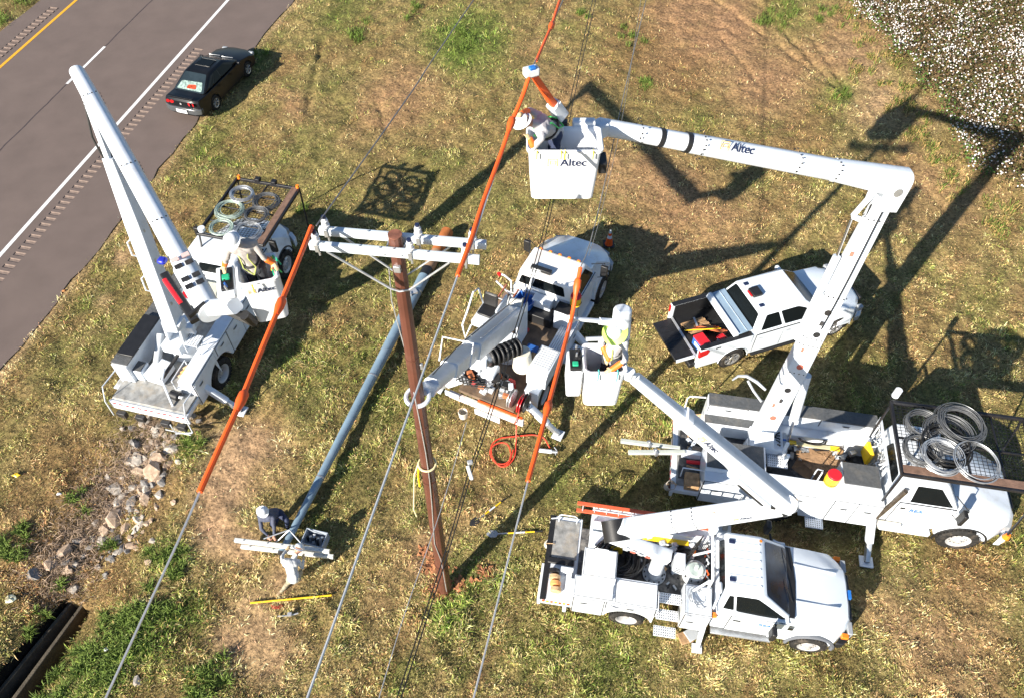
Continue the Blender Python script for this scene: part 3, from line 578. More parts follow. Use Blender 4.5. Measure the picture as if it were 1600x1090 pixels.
def m2_cab(v, X, rack=False, rust=False, detail=True):
    """medium-duty conventional cab; X = x of the front axle, cab back at X-2.2"""
    c0 = X - 2.15; f = X + 1.15
    pts = outline(c0, f, .55, [(f + .02, .95), (f - .02, 1.2), (f - .12, 1.33), (X + .1, 1.63), (X - .55, 1.74), (c0, 1.78)], [(X, .5, .62)])
    def fn(x, z, t):
        a = abs(t); fr = max(0, (x - (X - .5)) / (f - X + .5)); y = t
        xx = x - max(0, a - .55) ** 2 * 1.5 * (fr > .55) * 1.0
        if x > X - .56 and z > 1.2: y = t * (1 - .28 * min(1, (z - 1.2) / .35)); 
        zz = z - (.10 * max(0, a - .5) if (x > X - .56 and z > 1.3) else 0)
        return (xx, y, zz)
    hw = 1.16; ts = [-hw, -hw + .05, -.92, -.6, -.25, 0, .25, .6, .92, hw - .05, hw]
    # cab part narrower than the fenders
    cabp = [(c0, .62), (X - .62, .62), (X - .52, 1.2), (X - .5, 1.74), (c0, 1.76)]
    MB().slices(cabp, [-1.04, -1.0, 0, 1.0, 1.04], lambda x, z, t: (x, t, z - (.03 if abs(t) > 1.02 and z > 1.7 else 0))).build('cab_body', WHITE, v.o, bevel=.03)
    hp = outline(X - .66, f, .6, [(f + .02, .95), (f - .02, 1.2), (f - .14, 1.36), (X + .1, 1.62), (X - .5, 1.74), (X - .66, 1.74)], [(X, .5, .62)])
    MB().slices(hp, ts, fn).build('hood', WHITE, v.o, bevel=.03)
    lip = []
    for sd in (-1, 1):
        path = [(X + .62 * math.cos(a), sd * (hw + .0), .5 + .62 * math.sin(a)) for a in [R(180 - 10 * k) for k in range(-1, 19)]]
        MB().tube(path, .028, 6).build('wheel_arch_lip', BLACKP, v.o)
    B = (c0 + .02, X - .5, 1.0, 1.74); T = (c0 + .1, X - .95, .86, 2.44)
    rf = ghouse(v, B, T, mat('rust-stained roof paint', (.78, .79, .8), .35, 0, .03, 2, 0, .3, dirt=.75, dirtcol=(.55, .36, .2), dscale=1.1) if rust else WHITE, 'cab_roof', .1)
    pane(v, B, T, 'f', rounded([(.06, .08), (.94, .08), (.93, .9), (.07, .9)]), WSHIELD, 'windscreen')
    for s in 'rl': pane(v, B, T, s, rounded([(.30, .0), (.93, .02), (.82, .86), (.34, .86)], .05), GLASS, 'side_window')
    pane(v, B, T, 'b', rounded([(.15, .3), (.72, .3), (.68, .8), (.17, .8)]), GLASS, 'rear_window')
    if rust: pane(v, B, T, 'b', rounded([(.78, .3), (.95, .3), (.93, .75), (.77, .75)], .03), GLASS, 'rear_window')
    for sd in (-1, 1):
        y = sd * 1.042
        d = MB().prism([(c0 + .28, .66), (X - .72, .66), (X - .58, 1.2), (X - .56, 1.72), (c0 + .28, 1.72)], y, y + sd * .016).m(1).prism([(c0 + .26, .64), (X - .70, .64), (X - .555, 1.2), (X - .535, 1.735), (c0 + .26, 1.735)], y - sd * .02, y + sd * .002).build('door', [WHITE, DARKM], v.o)
        handle(v, c0 + .42, y + sd * .01, 1.5, sd, d, .11)
        MB().bb(X - 1.95, X - .7, sd * .95, sd * 1.18, .42, .58).build('fuel_tank_step', GREYP if sd > 0 else WHITE, v.o, bevel=.03)
        mr = tube_part('mirror_arm', [(X - .62, sd * 1.0, 1.55), (X - .5, sd * 1.28, 1.6), (X - .5, sd * 1.3, 2.2), (X - .75, sd * .95, 2.25)], .014, BLACKP, v.o)
        MB().bb(X - .57, X - .47, sd * 1.2, sd * 1.42, 1.65, 2.1).build('mirror', BLACKP, mr, bevel=.02)
    MB().slices([(f - .1, .5), (f + .06, .5), (f + .08, .8), (f - .1, .8)], [-1.15, -.9, 0, .9, 1.15], lambda x, z, t: (x - .22 * (abs(t) > 1), t, z)).build('bumper', GREYP if rust else WHITE, v.o, bevel=.02)
    MB().bb(f - .04, f + .025, -.42, .42, .88, 1.22).build('grille', BLACKP, v.o, bevel=.02)
    for sd in (-1, 1): MB().prism([(.60, .98), (.98, 1.0), (.96, 1.15), (.6, 1.2)], f - .2, f - .02, 'x', fn=lambda p: V((p.x - (p.y - .6) * .3, p.y * sd, p.z))).build('headlight', mat('headlight lens', (.32, .34, .36), .15, .1), v.o)
    if rust:
        for k in range(5): MB().bb(X - 1.02, X - .95, -.62 + .31 * k - .05, -.62 + .31 * k + .05, 2.43, 2.47).build('marker_light', AMBER, v.o, bevel=.01)
    MB().bb(c0 + .05, X + .9, -.8, .8, .35, .62).build('underbody', DARKM, v.o)
    for k in range(2): MB().bb(X - .35 + .0 * k, X + .9, -.02 + .0, .02, 1.64, 1.66) if False else None

def chassis(v, x0, x1, wdt=.42):
    for sd in (-1, 1): MB().bb(x0, x1, sd * wdt - .04, sd * wdt + .04, .55, .85).build('frame_rail', DARKM, v.o)
    MB().cyl((0, -.8, .5), (0, .8, .5), .09).build('rear_axle', DARKM, v.o)

def outrigger(v, x, y0, foot, top=(0, 0, 0), w=.16, m=WHITE):
    """leg from the body down to a pad; foot = local ground point"""
    foot = V(foot); a = V((x, y0, 1.0)); k = foot + V((0, 0, .1))
    o = MB().beam(a, a.lerp(k, .62), (w * 1.3, w * 1.1), (w * 1.3, w * 1.1), up=(1, 0, 0), rd=.15).build('outrigger', m, v.o)
    MB().beam(a.lerp(k, .45), k, (w, w * .8), (w, w * .8), up=(1, 0, 0), rd=.15).build('leg', STEEL, o)
    MB().box(foot + V((0, 0, .05)), (.34, .3, .05)).build('foot_pad', WHITE, o, bevel=.01)
    MB().cyl(foot + V((-.06, 0, .12)), foot + V((.06, 0, .12)), .05, n=8).build('pivot_pin', DARKM, o)
    return o
def bumper_stripes(v, x, y0, y1, z, n=8, mats_=None, sx=-1):
    for k in range(n):
        a = y0 + (y1 - y0) * k / n; b = y0 + (y1 - y0) * (k + .55) / n
        MB().bb(x, x + sx * .006, a, b, z - .025, z + .025).build('reflective_strip', RED if k % 2 == 0 or mats_ is None else mats_, v.o, smooth=False)
def bucket(v, c, ax, w, d, h, wall=.035, label_=True, apron=None, flip=1):
    """bucket: c = centre of the lip (local), ax = direction of its width (local, horizontal)"""
    ax = V(ax); ax.z = 0; ax.normalize(); ay = V((-ax.y, ax.x, 0)); c = V(c)
    def ring(w_, d_, z, r=.09, n=4):
        q = []
        for cx, cy, a0 in ((1, 1, 0), (-1, 1, 90), (-1, -1, 180), (1, -1, 270)):
            for k in range(n + 1):
                t = R(a0 + 90 * k / n); q.append(c + ax * (cx * (w_ / 2 - r) + r * math.cos(t)) + ay * (cy * (d_ / 2 - r) + r * math.sin(t)) + V((0, 0, z)))
        return q
    b = MB(); tp = .9
    b.loft([ring(w * tp, d * tp, -h), ring(w * .96, d * .96, -h * .5), ring(w, d, -.06), ring(w + .06, d + .06, -.05), ring(w + .07, d + .07, -.0), ring(w + .03, d + .03, .015), ring(w - .03, d - .03, .0), ring(w - wall * 2, d - wall * 2, -.06), ring(w * tp - wall * 2, d * tp - wall * 2, -h + wall)], cap=True)
    o = b.build('bucket', FIBER, v.o, ang=50); return o, ax, ay
def boom_text(v, a, b, t, off, nrm, h, parent, rev=False):
    a, b = V(a), V(b); d = (b - a).normalized(); p = a.lerp(b, t) + V(off); brand(p, nrm, -d if rev else d, h, parent)
def steel_plates(v, a, b, w, h, up, parent, ts, name='bolt'):
    d, s, u = frame(V(b) - V(a), up); q = MB()
    for t in ts:
        p = V(a).lerp(V(b), t)
        for k in (-.35, -.12, .12, .35):
            for sg in (-1, 1): q.cyl(p + s * w * k + u * sg * h / 2, p + s * w * k + u * sg * (h / 2 + .012), .018, n=6); q.cyl(p + u * h * k + s * sg * w / 2, p + u * h * k + s * sg * (w / 2 + .012), .018, n=6)
    o = q.build(name, DARKM, parent); o['kind'] = 'stuff'; return o
# ---------------------------------------------------------------- wheels
WT = make_wheel(.5, .27, False, .29, 'truck'); WT['r'] = .5
WTD = make_wheel(.5, .26, True, .29, 'truck'); WTD['r'] = .5
WF = make_wheel(.41, .23, False, .25, 'truck'); WF['r'] = .41
WFD = make_wheel(.41, .22, True, .25, 'truck'); WFD['r'] = .41
WP = make_wheel(.40, .27, False, .25, 'car'); WP['r'] = .40
WC = make_wheel(.33, .2, False, .2, 'car'); WC['r'] = .33
def truck_wheels(v, X, ft=WT, rr=WTD, hf=1.2, hr=1.22, wf=.27, wr=.26):
    put_wheels(v, ft, [X], hf, wf); put_wheels(v, rr, [0], hr, wr, dual=True)
def wire_rack(v, c0, c1, y0, y1, z, leg_to, coils, label, seed, wood=True, diag=False):
    """overhead rack: frame, cross bars, mesh strips, timber board, front post"""
    b = MB(); r = .075
    for a, e in (((c0, y0), (c1, y0)), ((c0, y1), (c1, y1)), ((c0, y0), (c0, y1)), ((c1, y0), (c1, y1))): b.beam((*a, z), (*e, z), (r, .09), (r, .09), rd=.1, seg=1)
    fr = b.build('rack_frame', BLACKM, v.o)
    for k in range(1, 4): x = c0 + (c1 - c0) * k / 4; MB().beam((x, y0, z - .02), (x, y1, z - .02), (.04, .04), (.04, .04), rd=.1, seg=1).build('cross_bar', BLACKM, fr)
    MB().beam((c0, (y0 + y1) / 2, z - .03), (c1, (y0 + y1) / 2, z - .03), (.04, .04), (.04, .04), rd=.1, seg=1).build('cross_bar', BLACKM, fr)
    g = MB(); n = 30                     # expanded mesh floor
    for k in range(n):
        x = c0 + (c1 - c0) * (k + .5) / n; g.bb(x - .006, x + .006, y0, y1, z - .045, z - .04)
    for k in range(22):
        y = y0 + (y1 - y0) * (k + .5) / 22; g.bb(c0, c1, y - .006, y + .006, z - .045, z - .04)
    g.build('mesh_floor', BLACKM, fr)
    if wood: MB().bb(c0 + .02, c1 + .0, y0 + .03, y0 + .24, z + .02, z + .05).build('timber_board', mat('weathered rack board', (.17, .10, .07), .8, 0, .3, 7, .4), fr, bevel=.006)
    for (x, y), e in leg_to: tube_part('post', [(x, y, z), (x + (e[0] - x) * .15, y + (e[1] - y) * .15, z - .3), e], .03, BLACKM, fr)
    return fr
COILCOL = [STEEL, mat('dull wire grey', (.16, .165, .17), .4, .5, .2, 30), mat('pale green coated wire', (.38, .47, .42), .5, .2, .2, 20), ALU]

# ================================================================ truck D: big bucket truck on the right
D = Veh('bucket_truck', 6.98, 10.16, -10, 'large bucket truck on the right, dirt on its deck, boom reaching high over the pickup', 'bucket truck', 'bucket trucks working on the line')
truck_wheels(D, 4.7); m2_cab(D, 4.7); chassis(D, -2.4, 5.2)
MB().bb(-2.5, 2.4, -.84, .95, .88, 1.0).build('deck', DECKD, D.o)
side = outline(-1.95, 2.45, .62, 1.72, [(0, .5, .66)])
MB().prism(side, -1.22, -.75).build('right_bins', WHITE, D.o, bevel=.012)
side = outline(-1.95, 2.45, .62, 2.02, [(0, .5, .66)])
MB().prism(side, .9, 1.25).build('left_bins', WHITE, D.o, bevel=.012)
for x0, x1 in ((-1.93, -.25), (-.22, 2.43)): MB().bb(x0, x1, .88, 1.27, 2.025, 2.06).build('bin_lid', LID, D.o, bevel=.01)
MB().bb(-1.95, 2.4, .62, .9, 1.0, 1.55).build('inner_shelf_bin', WHITE, D.o, bevel=.012)
MB().bb(-1.95, -.3, .63, .89, 1.555, 1.58).build('bin_lid', LID, D.o, bevel=.008)
MB().bb(-1.4, -.55, -1.2, -.3, 1.725, 1.9).build('top_locker', WHITE, D.o, bevel=.012) if False else None
MB().bb(-1.95, -.45, -.95, -.1, 1.0, 1.88).build('rear_locker', WHITE, D.o, bevel=.012)
MB().bb(-1.93, -.5, -.93, -.12, 1.885, 1.91).build('bin_lid', LID, D.o, bevel=.008)
MB().bb(1.38, 2.3, -.95, -.28, 1.0, 2.02).build('front_locker', WHITE, D.o, bevel=.012)
MB().bb(1.4, 2.28, -.92, -.3, 2.025, 2.05).build('bin_lid', LID, D.o, bevel=.008)
y = -1.22
bin_door(D, outline(-1.93, -.05, .66, 1.66, [(0, .5, .70)])[:], y, -1, -1.6, 1.3)
bin_door(D, [(.12, 1.22), (.8, 1.22), (.8, 1.66), (.12, 1.66)], y, -1, .45, 1.45)
for x0, x1 in ((1.3, 1.84), (1.87, 2.43)): bin_door(D, [(x0, .66), (x1, .66), (x1, 1.66), (x0, 1.66)], y, -1, (x0 + x1) / 2, 1.35)
for x0, x1 in ((-1.9, -.9), (1.0, 2.3)): bin_door(D, [(x0, 1.75), (x1, 1.75), (x1, 2.0), (x0, 2.0)], .9, -1, (x0 + x1) / 2, 1.9)
# steps up to the deck between the right bins
for k, (z, yy) in enumerate(((.62, -1.5), (1.0, -1.2), (1.35, -.95))): tread(D, .84, 1.28, yy, yy + .28, z, .05)
tube_part('grab_rail', hoop((.84, -.78, 1.7), (.84, -.5, 1.3), .55), .018, WHITE, D.o)
tube_part('grab_rail', [(-2.45, 1.2, 1.0), (-2.45, 1.2, 1.75), (-2.4, 1.2, 1.85), (-1.98, 1.2, 1.9)], .022, WHITE, D.o)
tube_part('rear_rail', [(-2.45, -.8, 1.0), (-2.45, -.8, 1.45), (-1.95, -.8, 1.45)], .02, WHITE, D.o)
MB().bb(-2.62, -1.95, -1.2, 1.2, .78, .95).build('tail_shelf', WHITE, D.o, bevel=.012); MB().bb(-2.55, -1.98, -1.05, 1.05, .952, .965).build('tail_plate', DECK, D.o)
MB().bb(-2.68, -2.6, -1.22, 1.22, .62, .93).build('rear_bumper', WHITE, D.o, bevel=.012); bumper_stripes(D, -2.69, -1.15, 1.15, .84, 10)
for yy in (-1.05, -.9): MB().cyl((-2.69, yy, .72), (-2.71, yy, .72), .05).build('tail_light', RED, D.o)
MB().bb(-2.35, -1.98, -1.16, -.75, .97, 1.2).build('tool_tray', WOOD, D.o, bevel=.01)
for k in range(9): MB().cyl((-2.3, -.5 + .2 * k + rnd.uniform(-.05, .05), .99), (-1.95, -.55 + .22 * k, 1.03), rnd.uniform(.03, .07), n=7).build('hardware', [WOOD, REDP, DARKM, TAN, STEEL][k % 5], D.o)
MB().bb(-2.45, -1.96, -.22, -.1, 1.0, 1.22).build('upright_board', WHITE, D.o); MB().cyl((-2.2, .0, 1.22), (-1.3, -.1, 1.3), .06, n=8).build('black_tube', BLACKM, D.o)
# dirt heap on the deck
q = MB(); nr = 9
hp = []
for k in range(6):
    f = k / 5; hp.append([V((1.25 + math.cos(a) * (.75 * (1 - f)) + .1 * math.sin(3 * a), .1 + math.sin(a) * (.52 * (1 - f)) + .06 * math.cos(5 * a), 1.0 + .22 * math.sin(f * 1.57) + rnd.uniform(-.015, .015))) for a in [2 * math.pi * i / 22 for i in range(22)]])
q.loft(hp); q.build('dirt_heap', mat('dug clay soil', (.33, .2, .11), .95, 0, .3, 5, .9, bscale=30), D.o)
for k in range(26): MB().add([V((1.25 + rnd.gauss(0, .3), .12 + rnd.gauss(0, .2), 1.2)) + V((rnd.uniform(-.05, .05), rnd.uniform(-.05, .05), rnd.uniform(-.03, .05))) for _ in range(4)], [(0, 1, 2), (0, 2, 3), (0, 3, 1), (1, 3, 2)]).build('clod', MATS['dug clay soil'], D.o, smooth=False)
MB().bb(.55, 1.95, .48, .62, 1.0, 1.02).build('floor_shelf', WHITE, D.o)
coil('cable_hank', (.9, .62, 1.45), .34, 6, .012, CABLE, R(38), R(95), .12, 4, D.o)
q = MB().box((.95, .5, 1.36), (1.1, .09, .05), .02).m(1); q.box((.38, .5, 1.37), (.24, .11, .06), .02).box((1.5, .5, 1.37), (.24, .11, .06), .02); q.build('hot_stick', [mat('aged fibreglass rod', (.5, .47, .3), .5), YELLOW], D.o)
for k in range(7): MB().box((1.75 + rnd.uniform(-.2, .25), .38 + rnd.uniform(-.15, .2), 1.1 + .05 * k % .2), (.16, .12, .14), rnd.uniform(0, 1)).build('tool_box', [WHITE, GREYP, WOOD, STEEL, DARKM][k % 5], D.o, bevel=.01)
q = MB().box((2.28, .42, 1.5), (.1, .42, .5), .15); q.build('yellow_wheel_chock', YELLOW, D.o, bevel=.02)
MB().cyl((1.85, -.05, 1.02), (1.85, -.05, 1.32), .09, .07).m(1).cyl((1.85, -.05, 1.32), (1.85, -.05, 1.42), .04).build('spray_bottle', [mat('clear bottle', (.6, .55, .55), .3), REDP], D.o)
for k in range(46):                    # chains and grips hanging behind the cab
    q = V((2.42 + rnd.uniform(-.06, .06), rnd.uniform(-.45, .95), rnd.uniform(1.5, 2.35))); MB().tube([q, q + V((rnd.uniform(-.05, .05), rnd.uniform(-.1, .1), -.12)), q + V((rnd.uniform(-.06, .06), rnd.uniform(-.12, .12), -.26))], .016, 5).build('hanging_grip', [STEEL, ALU, WHITE][k % 3], D.o)
MB().bb(2.36, 2.4, -.5, 1.0, 1.0, 1.1).bb(2.36, 2.4, -.5, 1.0, 2.3, 2.38).bb(2.36, 2.4, -.5, -.42, 1.0, 2.38).bb(2.36, 2.4, .92, 1.0, 1.0, 2.38).build('headache_frame', WHITE, D.o)
tube_part('exhaust_stack', [(2.52, -1.12, .95), (2.56, -1.12, 1.2), (2.74, -1.05, 2.3)], .06, mat('heat-browned exhaust', (.22, .18, .14), .35, .8, .3, 8), D.o, n=10)
MB().bb(2.5, 3.2, -1.22, -1.08, .55, .8).build('battery_box', mat('dusty cream box', (.6, .56, .48), .6, 0, .1, 4, dirt=.5), D.o, bevel=.02)
coop((3.15, -1.055, 1.38), (0, -1, 0), (1, 0, 0), .18, D.o)
fr = wire_rack(D, 2.25, 5.35, -1.22, .82, 3.3, [((5.3, -1.2), (5.75, -1.05, .7)), ((5.3, .8), (5.75, .9, .75)), ((2.28, -1.2), (2.45, -1.0, 1.0)), ((2.28, .8), (2.4, .95, 1.0))], None, '', 3)
MB().cyl((5.72, -1.07, .82), (5.72, -1.07, .98), .09, .06, n=10).build('amber_lamp', AMBER, D.o)
MB().cyl((2.38, 1.02, 3.3), (2.38, 1.02, 3.55), .09, n=10).build('work_light', WHITE, fr)
tube_part('lamp_post', [(2.3, .85, 3.2), (2.3, 1.0, 3.25), (2.38, 1.02, 3.3)], .02, BLACKM, fr)
outrigger(D, 2.43, -1.0, D.P(1352, 878, 0)); outrigger(D, 2.43, 1.0, (2.5, 1.9, 0)); outrigger(D, -1.15, -.9, (-1.1, -1.65, 0), m=STEEL)
# turret, lower boom, elbow, upper boom, bucket
tb = V((-.45, .28, 1.0)); tb_D = tb.copy()
tu = MB().cyl(tb, tb + V((0, 0, .45)), .42, .36, 20).build('pedestal', WHITE, D.o, bevel=.02)
MB().bb(tb.x - .35, tb.x + .5, tb.y - .32, tb.y + .32, 1.48, 1.75).m(1).bb(tb.x + .5, tb.x + .62, tb.y - .3, tb.y + .3, 1.35, 1.7).build('turntable', [WHITE, GREYP], D.o, bevel=.03)
elD = D.L(P(1392, 290, 9.0)); pv = tb + V((-.05, .1, 1.05))
dD = (elD - pv).normalized(); upD = V((-.6, -.6, .3))
for sg in (-1, 1):
    d, s, u = frame(dD, (1, 0, 0)); MB().beam(tb + s * sg * .3 + V((0, 0, .5)), pv + s * sg * .3 + V((0, 0, .15)), (.06, .6), (.06, .34), up=(1, 0, 0), rd=.1).build('turret_cheek', WHITE, D.o)
upL = V((1, 0, 0))
lb = MB().beam(pv - dD * .2, pv.lerp(elD, .3), (.36, .54), (.40, .50), up=upL, rd=.12).beam(pv.lerp(elD, .3), pv.lerp(elD, .97), (.40, .50), (.30, .36), up=upL, rd=.12).build('lower_boom', BOOMW, D.o)
steel_plates(D, pv, elD, .38, .48, upL, lb, (.3, .42, .45, .62, .9))
d, s, u = frame(dD, upL)
camL = D.L((0, 0, CAM_H))
def toward(p, d): c_ = (camL - p).normalized(); return (c_ - d * c_.dot(d)).normalized()
for t, m_ in ((.08, mat('dull red label', (.5, .12, .08), .5)), (.22, DARKM), (.33, MATS['dull red label']), (.47, DARKM), (.56, DARKM)):
    pc = pv.lerp(elD, t)
    for sg in (-1, 1):
        wv = (.36 + .04 * min(1, t / .3)) / 2 if t < .3 else (.40 - .10 * (t - .3) / .67) / 2
        MB().cyl(pc + s * sg * (wv - .01), pc + s * sg * (wv + .008), .08, n=14).build('access_cover', m_, lb)
nD = toward(pv.lerp(elD, .5), dD); sD = dD.cross(nD)
for k, t in enumerate((.14, .17, .40, .52, .78)): MB().box(pv.lerp(elD, t) + nD * .235 + sD * (.05 if k % 2 else -.06), (.07, .11, .012), M=Matrix((sD, dD, nD)).transposed()).build('warning_label', [MATS['dull red label'], DARKM][k % 2], lb)
MB().tube([pv.lerp(elD, t) + nD * (.25 if k % 2 else .235) + sD * (.1 + .015 * math.sin(k)) for k, t in enumerate((.5, .6, .7, .8, .9, .98))], .014, 5).build('hydraulic_hose', CABLE, lb)
MB().tube([pv.lerp(elD, t) - nD * .1 + sD * (.23 + .02 * math.sin(2 * k)) for k, t in enumerate((.05, .12, .2, .28, .36))], .02, 5).build('hydraulic_hose', CABLE, lb)
# hydraulic cylinder beside the lower boom
ca = tb + V((.62, -.05, .62)); cb = pv.lerp(elD, .28) + u * .32
MB().cyl(ca, ca.lerp(cb, .45), .035, n=10).build('lift_rod', CHROME, D.o); MB().cyl(ca.lerp(cb, .4), cb, .12, n=12).build('lift_cylinder', BOOMW, D.o)
bk = D.L(P(882, 222, 11.0))               # lip centre
ub0 = elD + V((0, 0, .12)); ub1 = D.L(P(935, 197, 10.75))
du = (ub1 - ub0).normalized()
e = MB(); e.beam(ub0 - du * .22, ub0.lerp(ub1, .22), (.52, .58), (.42, .42), rd=.4, seg=4).beam(ub0.lerp(ub1, .22), ub0.lerp(ub1, .72), (.42, .42), (.36, .36), rd=.48, seg=5).build('upper_boom', BOOMW, D.o)
ubf = MB().beam(ub0.lerp(ub1, .715), ub1, (.33, .33), (.28, .30), rd=.48, seg=5).build('boom_tip_section', BOOMW, D.o)
for t in (.715, .80): MB().cyl(ub0.lerp(ub1, t), ub0.lerp(ub1, t) + du * .09, .19 if t < .8 else .175, n=20).build('rubber_band', BLACKP, ubf)
steel_plates(D, ub0, ub1, .42, .42, (0, 0, 1), D.o, (.22, .36, .68, .88))
tc_ = toward(ub0.lerp(ub1, .45), du); brand(ub0.lerp(ub1, .63) + tc_ * .199, tc_, -du, .16, D.o)
# elbow: disc, link and cylinder
sl_ = dD.cross(du).normalized()
for sg in (-1, 1): MB().beam(elD - dD * .45 + sl_ * sg * .24, elD + dD * .15 + sl_ * sg * .24, (.04, .44), (.04, .5), up=du, rd=.2).build('elbow_plate', BOOMW, D.o)
MB().cyl(elD - sl_ * .3, elD + sl_ * .3, .09, n=12).build('elbow_pin', STEEL, D.o)
MB().rings(elD - sl_ * .28 - dD * .35 - du * .25, elD + sl_ * .3 - dD * .35 - du * .25, [(0, .2), (.03, .21), (.06, .2)], 18).build('hose_guard_disc', mat('tan plastic guard', (.6, .5, .4), .5), D.o)
k1 = D.L(P(1332, 338, 8.2)); k0 = D.L(P(1300, 420, 7.0))
MB().beam(elD - dD * .1 + du * .25, k1, (.14, .08), (.12, .07)).beam(elD - dD * .9, k1, (.14, .08), (.12, .07)).build('elbow_link', BOOMW, D.o)
MB().cyl(k1, k1.lerp(k0, .8), .03, n=10).build('elbow_rod', CHROME, D.o); kb = pv.lerp(elD, .42) + u * -.3
MB().cyl(k1.lerp(k0, .75), kb, .085, n=12).build('elbow_cylinder', BOOMW, D.o)
MB().tube([elD - dD * .2, elD - dD * .5 + du * .2, elD - dD * 1.2 + du * .12, elD - dD * 2.2 + du * .1], .03, 6).build('hydraulic_hose', CABLE, D.o)
pa, pb = D.L(P(824, 240, 11)), D.L(P(942, 240, 11)); bo, ax, ay = bucket(D, D.L(P(882, 217, 11)), pb - pa, 1.22, .62, 1.07)
outv = ay if D.W(ay).y - D.p.y < 0 else -ay; rd_ = ax if D.W(ax).x - D.p.x > 0 else -ax
BKD = D.L(P(882, 217, 11)); brand(BKD + outv * .305 - rd_ * .28 + V((0, 0, -.32)), outv + V((0, 0, -.04)), rd_, .155, bo)
for t in (-.36, -.05, .0, .36): MB().tube([BKD + rd_ * t * 1.3 + outv * .3, BKD + rd_ * t * 1.3 + outv * .37 + V((0, 0, .01)), BKD + rd_ * t * 1.3 + outv * .37 + V((0, 0, -.14))], .012, 5).build('hook_strap', mat('yellow strap webbing', (.75, .62, .05), .7), bo)
MB().beam(ub1 - du * .1, BKD - outv * .42 + rd_ * .3 + V((0, 0, -.3)), (.3, .3), (.26, .34), rd=.25).build('bucket_bracket', BOOMW, D.o)
MB().box(BKD - outv * .40 + V((0, 0, -.45)), (.9, .16, .6), math.atan2(rd_.y, rd_.x)).build('mounting_plate', BOOMW, D.o, bevel=.03)
MB().box(BKD + rd_ * .68 + V((0, 0, -.5)), (.14, .34, .22), math.atan2(rd_.y, rd_.x)).build('tool_pouch', BLACKP, bo, bevel=.02)
MB().box(BKD - outv * .42 - rd_ * .1 + V((0, 0, -.02)), (.34, .14, .16), math.atan2(rd_.y, rd_.x)).build('control_box', BLACKP, D.o, bevel=.02)
MB().box(BKD - outv * .42 + rd_ * .35 + V((0, 0, .02)), (.4, .16, .12), math.atan2(rd_.y, rd_.x)).build('control_shroud', BOOMW, D.o, bevel=.03)
hk = D.L(P(1172, 600, 4.6)); MB().tube([hk + V((.35, -.1, .0)), hk + V((.15, .05, .05)), hk + V((-.1, .15, .1)), hk + V((-.3, .1, .12)), hk + V((-.42, -.02, .1))], [.03, .04, .04, .03, .02], 8).tube([hk + V((.3, -.3, -.2)), hk + V((.1, -.1, -.1)), hk + V((-.05, .1, 0))], .03, 6).build('boom_hook', GREYP, D.o)
# jib holding the conductor
j0 = D.L(P(868, 168, 11.5)); j1 = D.L(P(830, 112, 12.4))
jb = MB().beam(j0 - (j1 - j0) * .25, j0.lerp(j1, .1), (.2, .22), (.2, .2), rd=.15).build('jib', BOOMW, D.o)
MB().beam(j0.lerp(j1, .05), j1, (.12, .12), (.09, .09), rd=.2).build('jib_arm', ORANGE, jb)
MB().box(j1, (.24, .16, .14), .6).build('wire_holder', mat('pale grey insulator', (.62, .64, .66), .4), jb, bevel=.03); MB().box(j1 + V((.02, -.03, .08)), (.1, .08, .05), .6).build('clamp', TEXTL, jb, bevel=.01)
MB().box(j0 + V((0, 0, .12)), (.12, .05, .02), .6).build('warning_label', REDP, jb)
# things carried by truck D
t = empty('water_jug', D.W(D.P(1297, 752, 1.72)))
MB().cyl((0, 0, 0), (0, 0, .34), .17, .175, 20).build('body', YELLOW, t, bevel=.012); MB().cyl((0, 0, .342), (0, 0, .4), .178, .165, 20).build('lid', REDP, t, bevel=.01); MB().cyl((0, 0, .06), (0, 0, .085), .179, .179, 20).build('strap', BLACKP, t)
tag(t, 'yellow water jug with red lid on the side bin of the large right bucket truck', 'water jug')
for k in range(2):
    a = D.W(D.P(970 + 12 * k, 688 + 18 * k, 1.3)); b = D.W(D.P(1062 + 8 * k, 700 + 6 * k, 1.2)); m_ = (a + b) / 2
    t = empty('spare_crossarm', m_); MB().beam(a - m_, b - m_, (.11, .1), (.11, .1), rd=.1, seg=1).build('beam', mat('pale grey-green fibreglass beam', (.5, .53, .48), .5, 0, .08, 4, .1, dirt=.3), t)
    c = a.lerp(b, .48) - m_; MB().box(c, (.09, .17, .14), .3).m(0).cyl(c, c + V((0, 0, .16)), .035, n=8).build('bracket', STEEL, t, bevel=.008)
    tag(t, ['grey crossarm sticking out behind the large right truck, farther of the pair', 'grey crossarm sticking out behind the large right truck, nearer of the pair'][k], 'crossarm')
def pail(w, label, r=.13, h=.28, m_=None, tilt=.0):
    t = empty('canvas_bucket', w); t.rotation_euler = (tilt, tilt * .6, 0)
    m_ = m_ or mat('canvas bucket cloth', (.52, .46, .38), .9, 0, .15, 9, .4)
    MB().rings((0, 0, 0), (0, 0, 1), [(0, r * .85), (h, r), (h + .01, r - .012), (.03, r * .8), (.025, .01)], 18, cap=True).build('pail', m_, t)
    MB().tube([(-r, 0, h), (-r * .8, 0, h + .12), (0, 0, h + .2), (r * .8, 0, h + .12), (r, 0, h)], .01, 5).build('rope_handle', TAN, t); tag(t, label, 'bucket'); return t
pail(D.W(D.P(1043, 760, .75)), 'tan canvas bucket hanging at the rear corner of the large right truck', tilt=.3)
cd_ = [(1440, 655, .36, 1), (1440, 695, .40, 1), (1480, 672, .5, 1), (1478, 688, .50, 1), (1470, 705, .42, 0), (1524, 712, .50, 0), (1500, 655, .50, 1)]
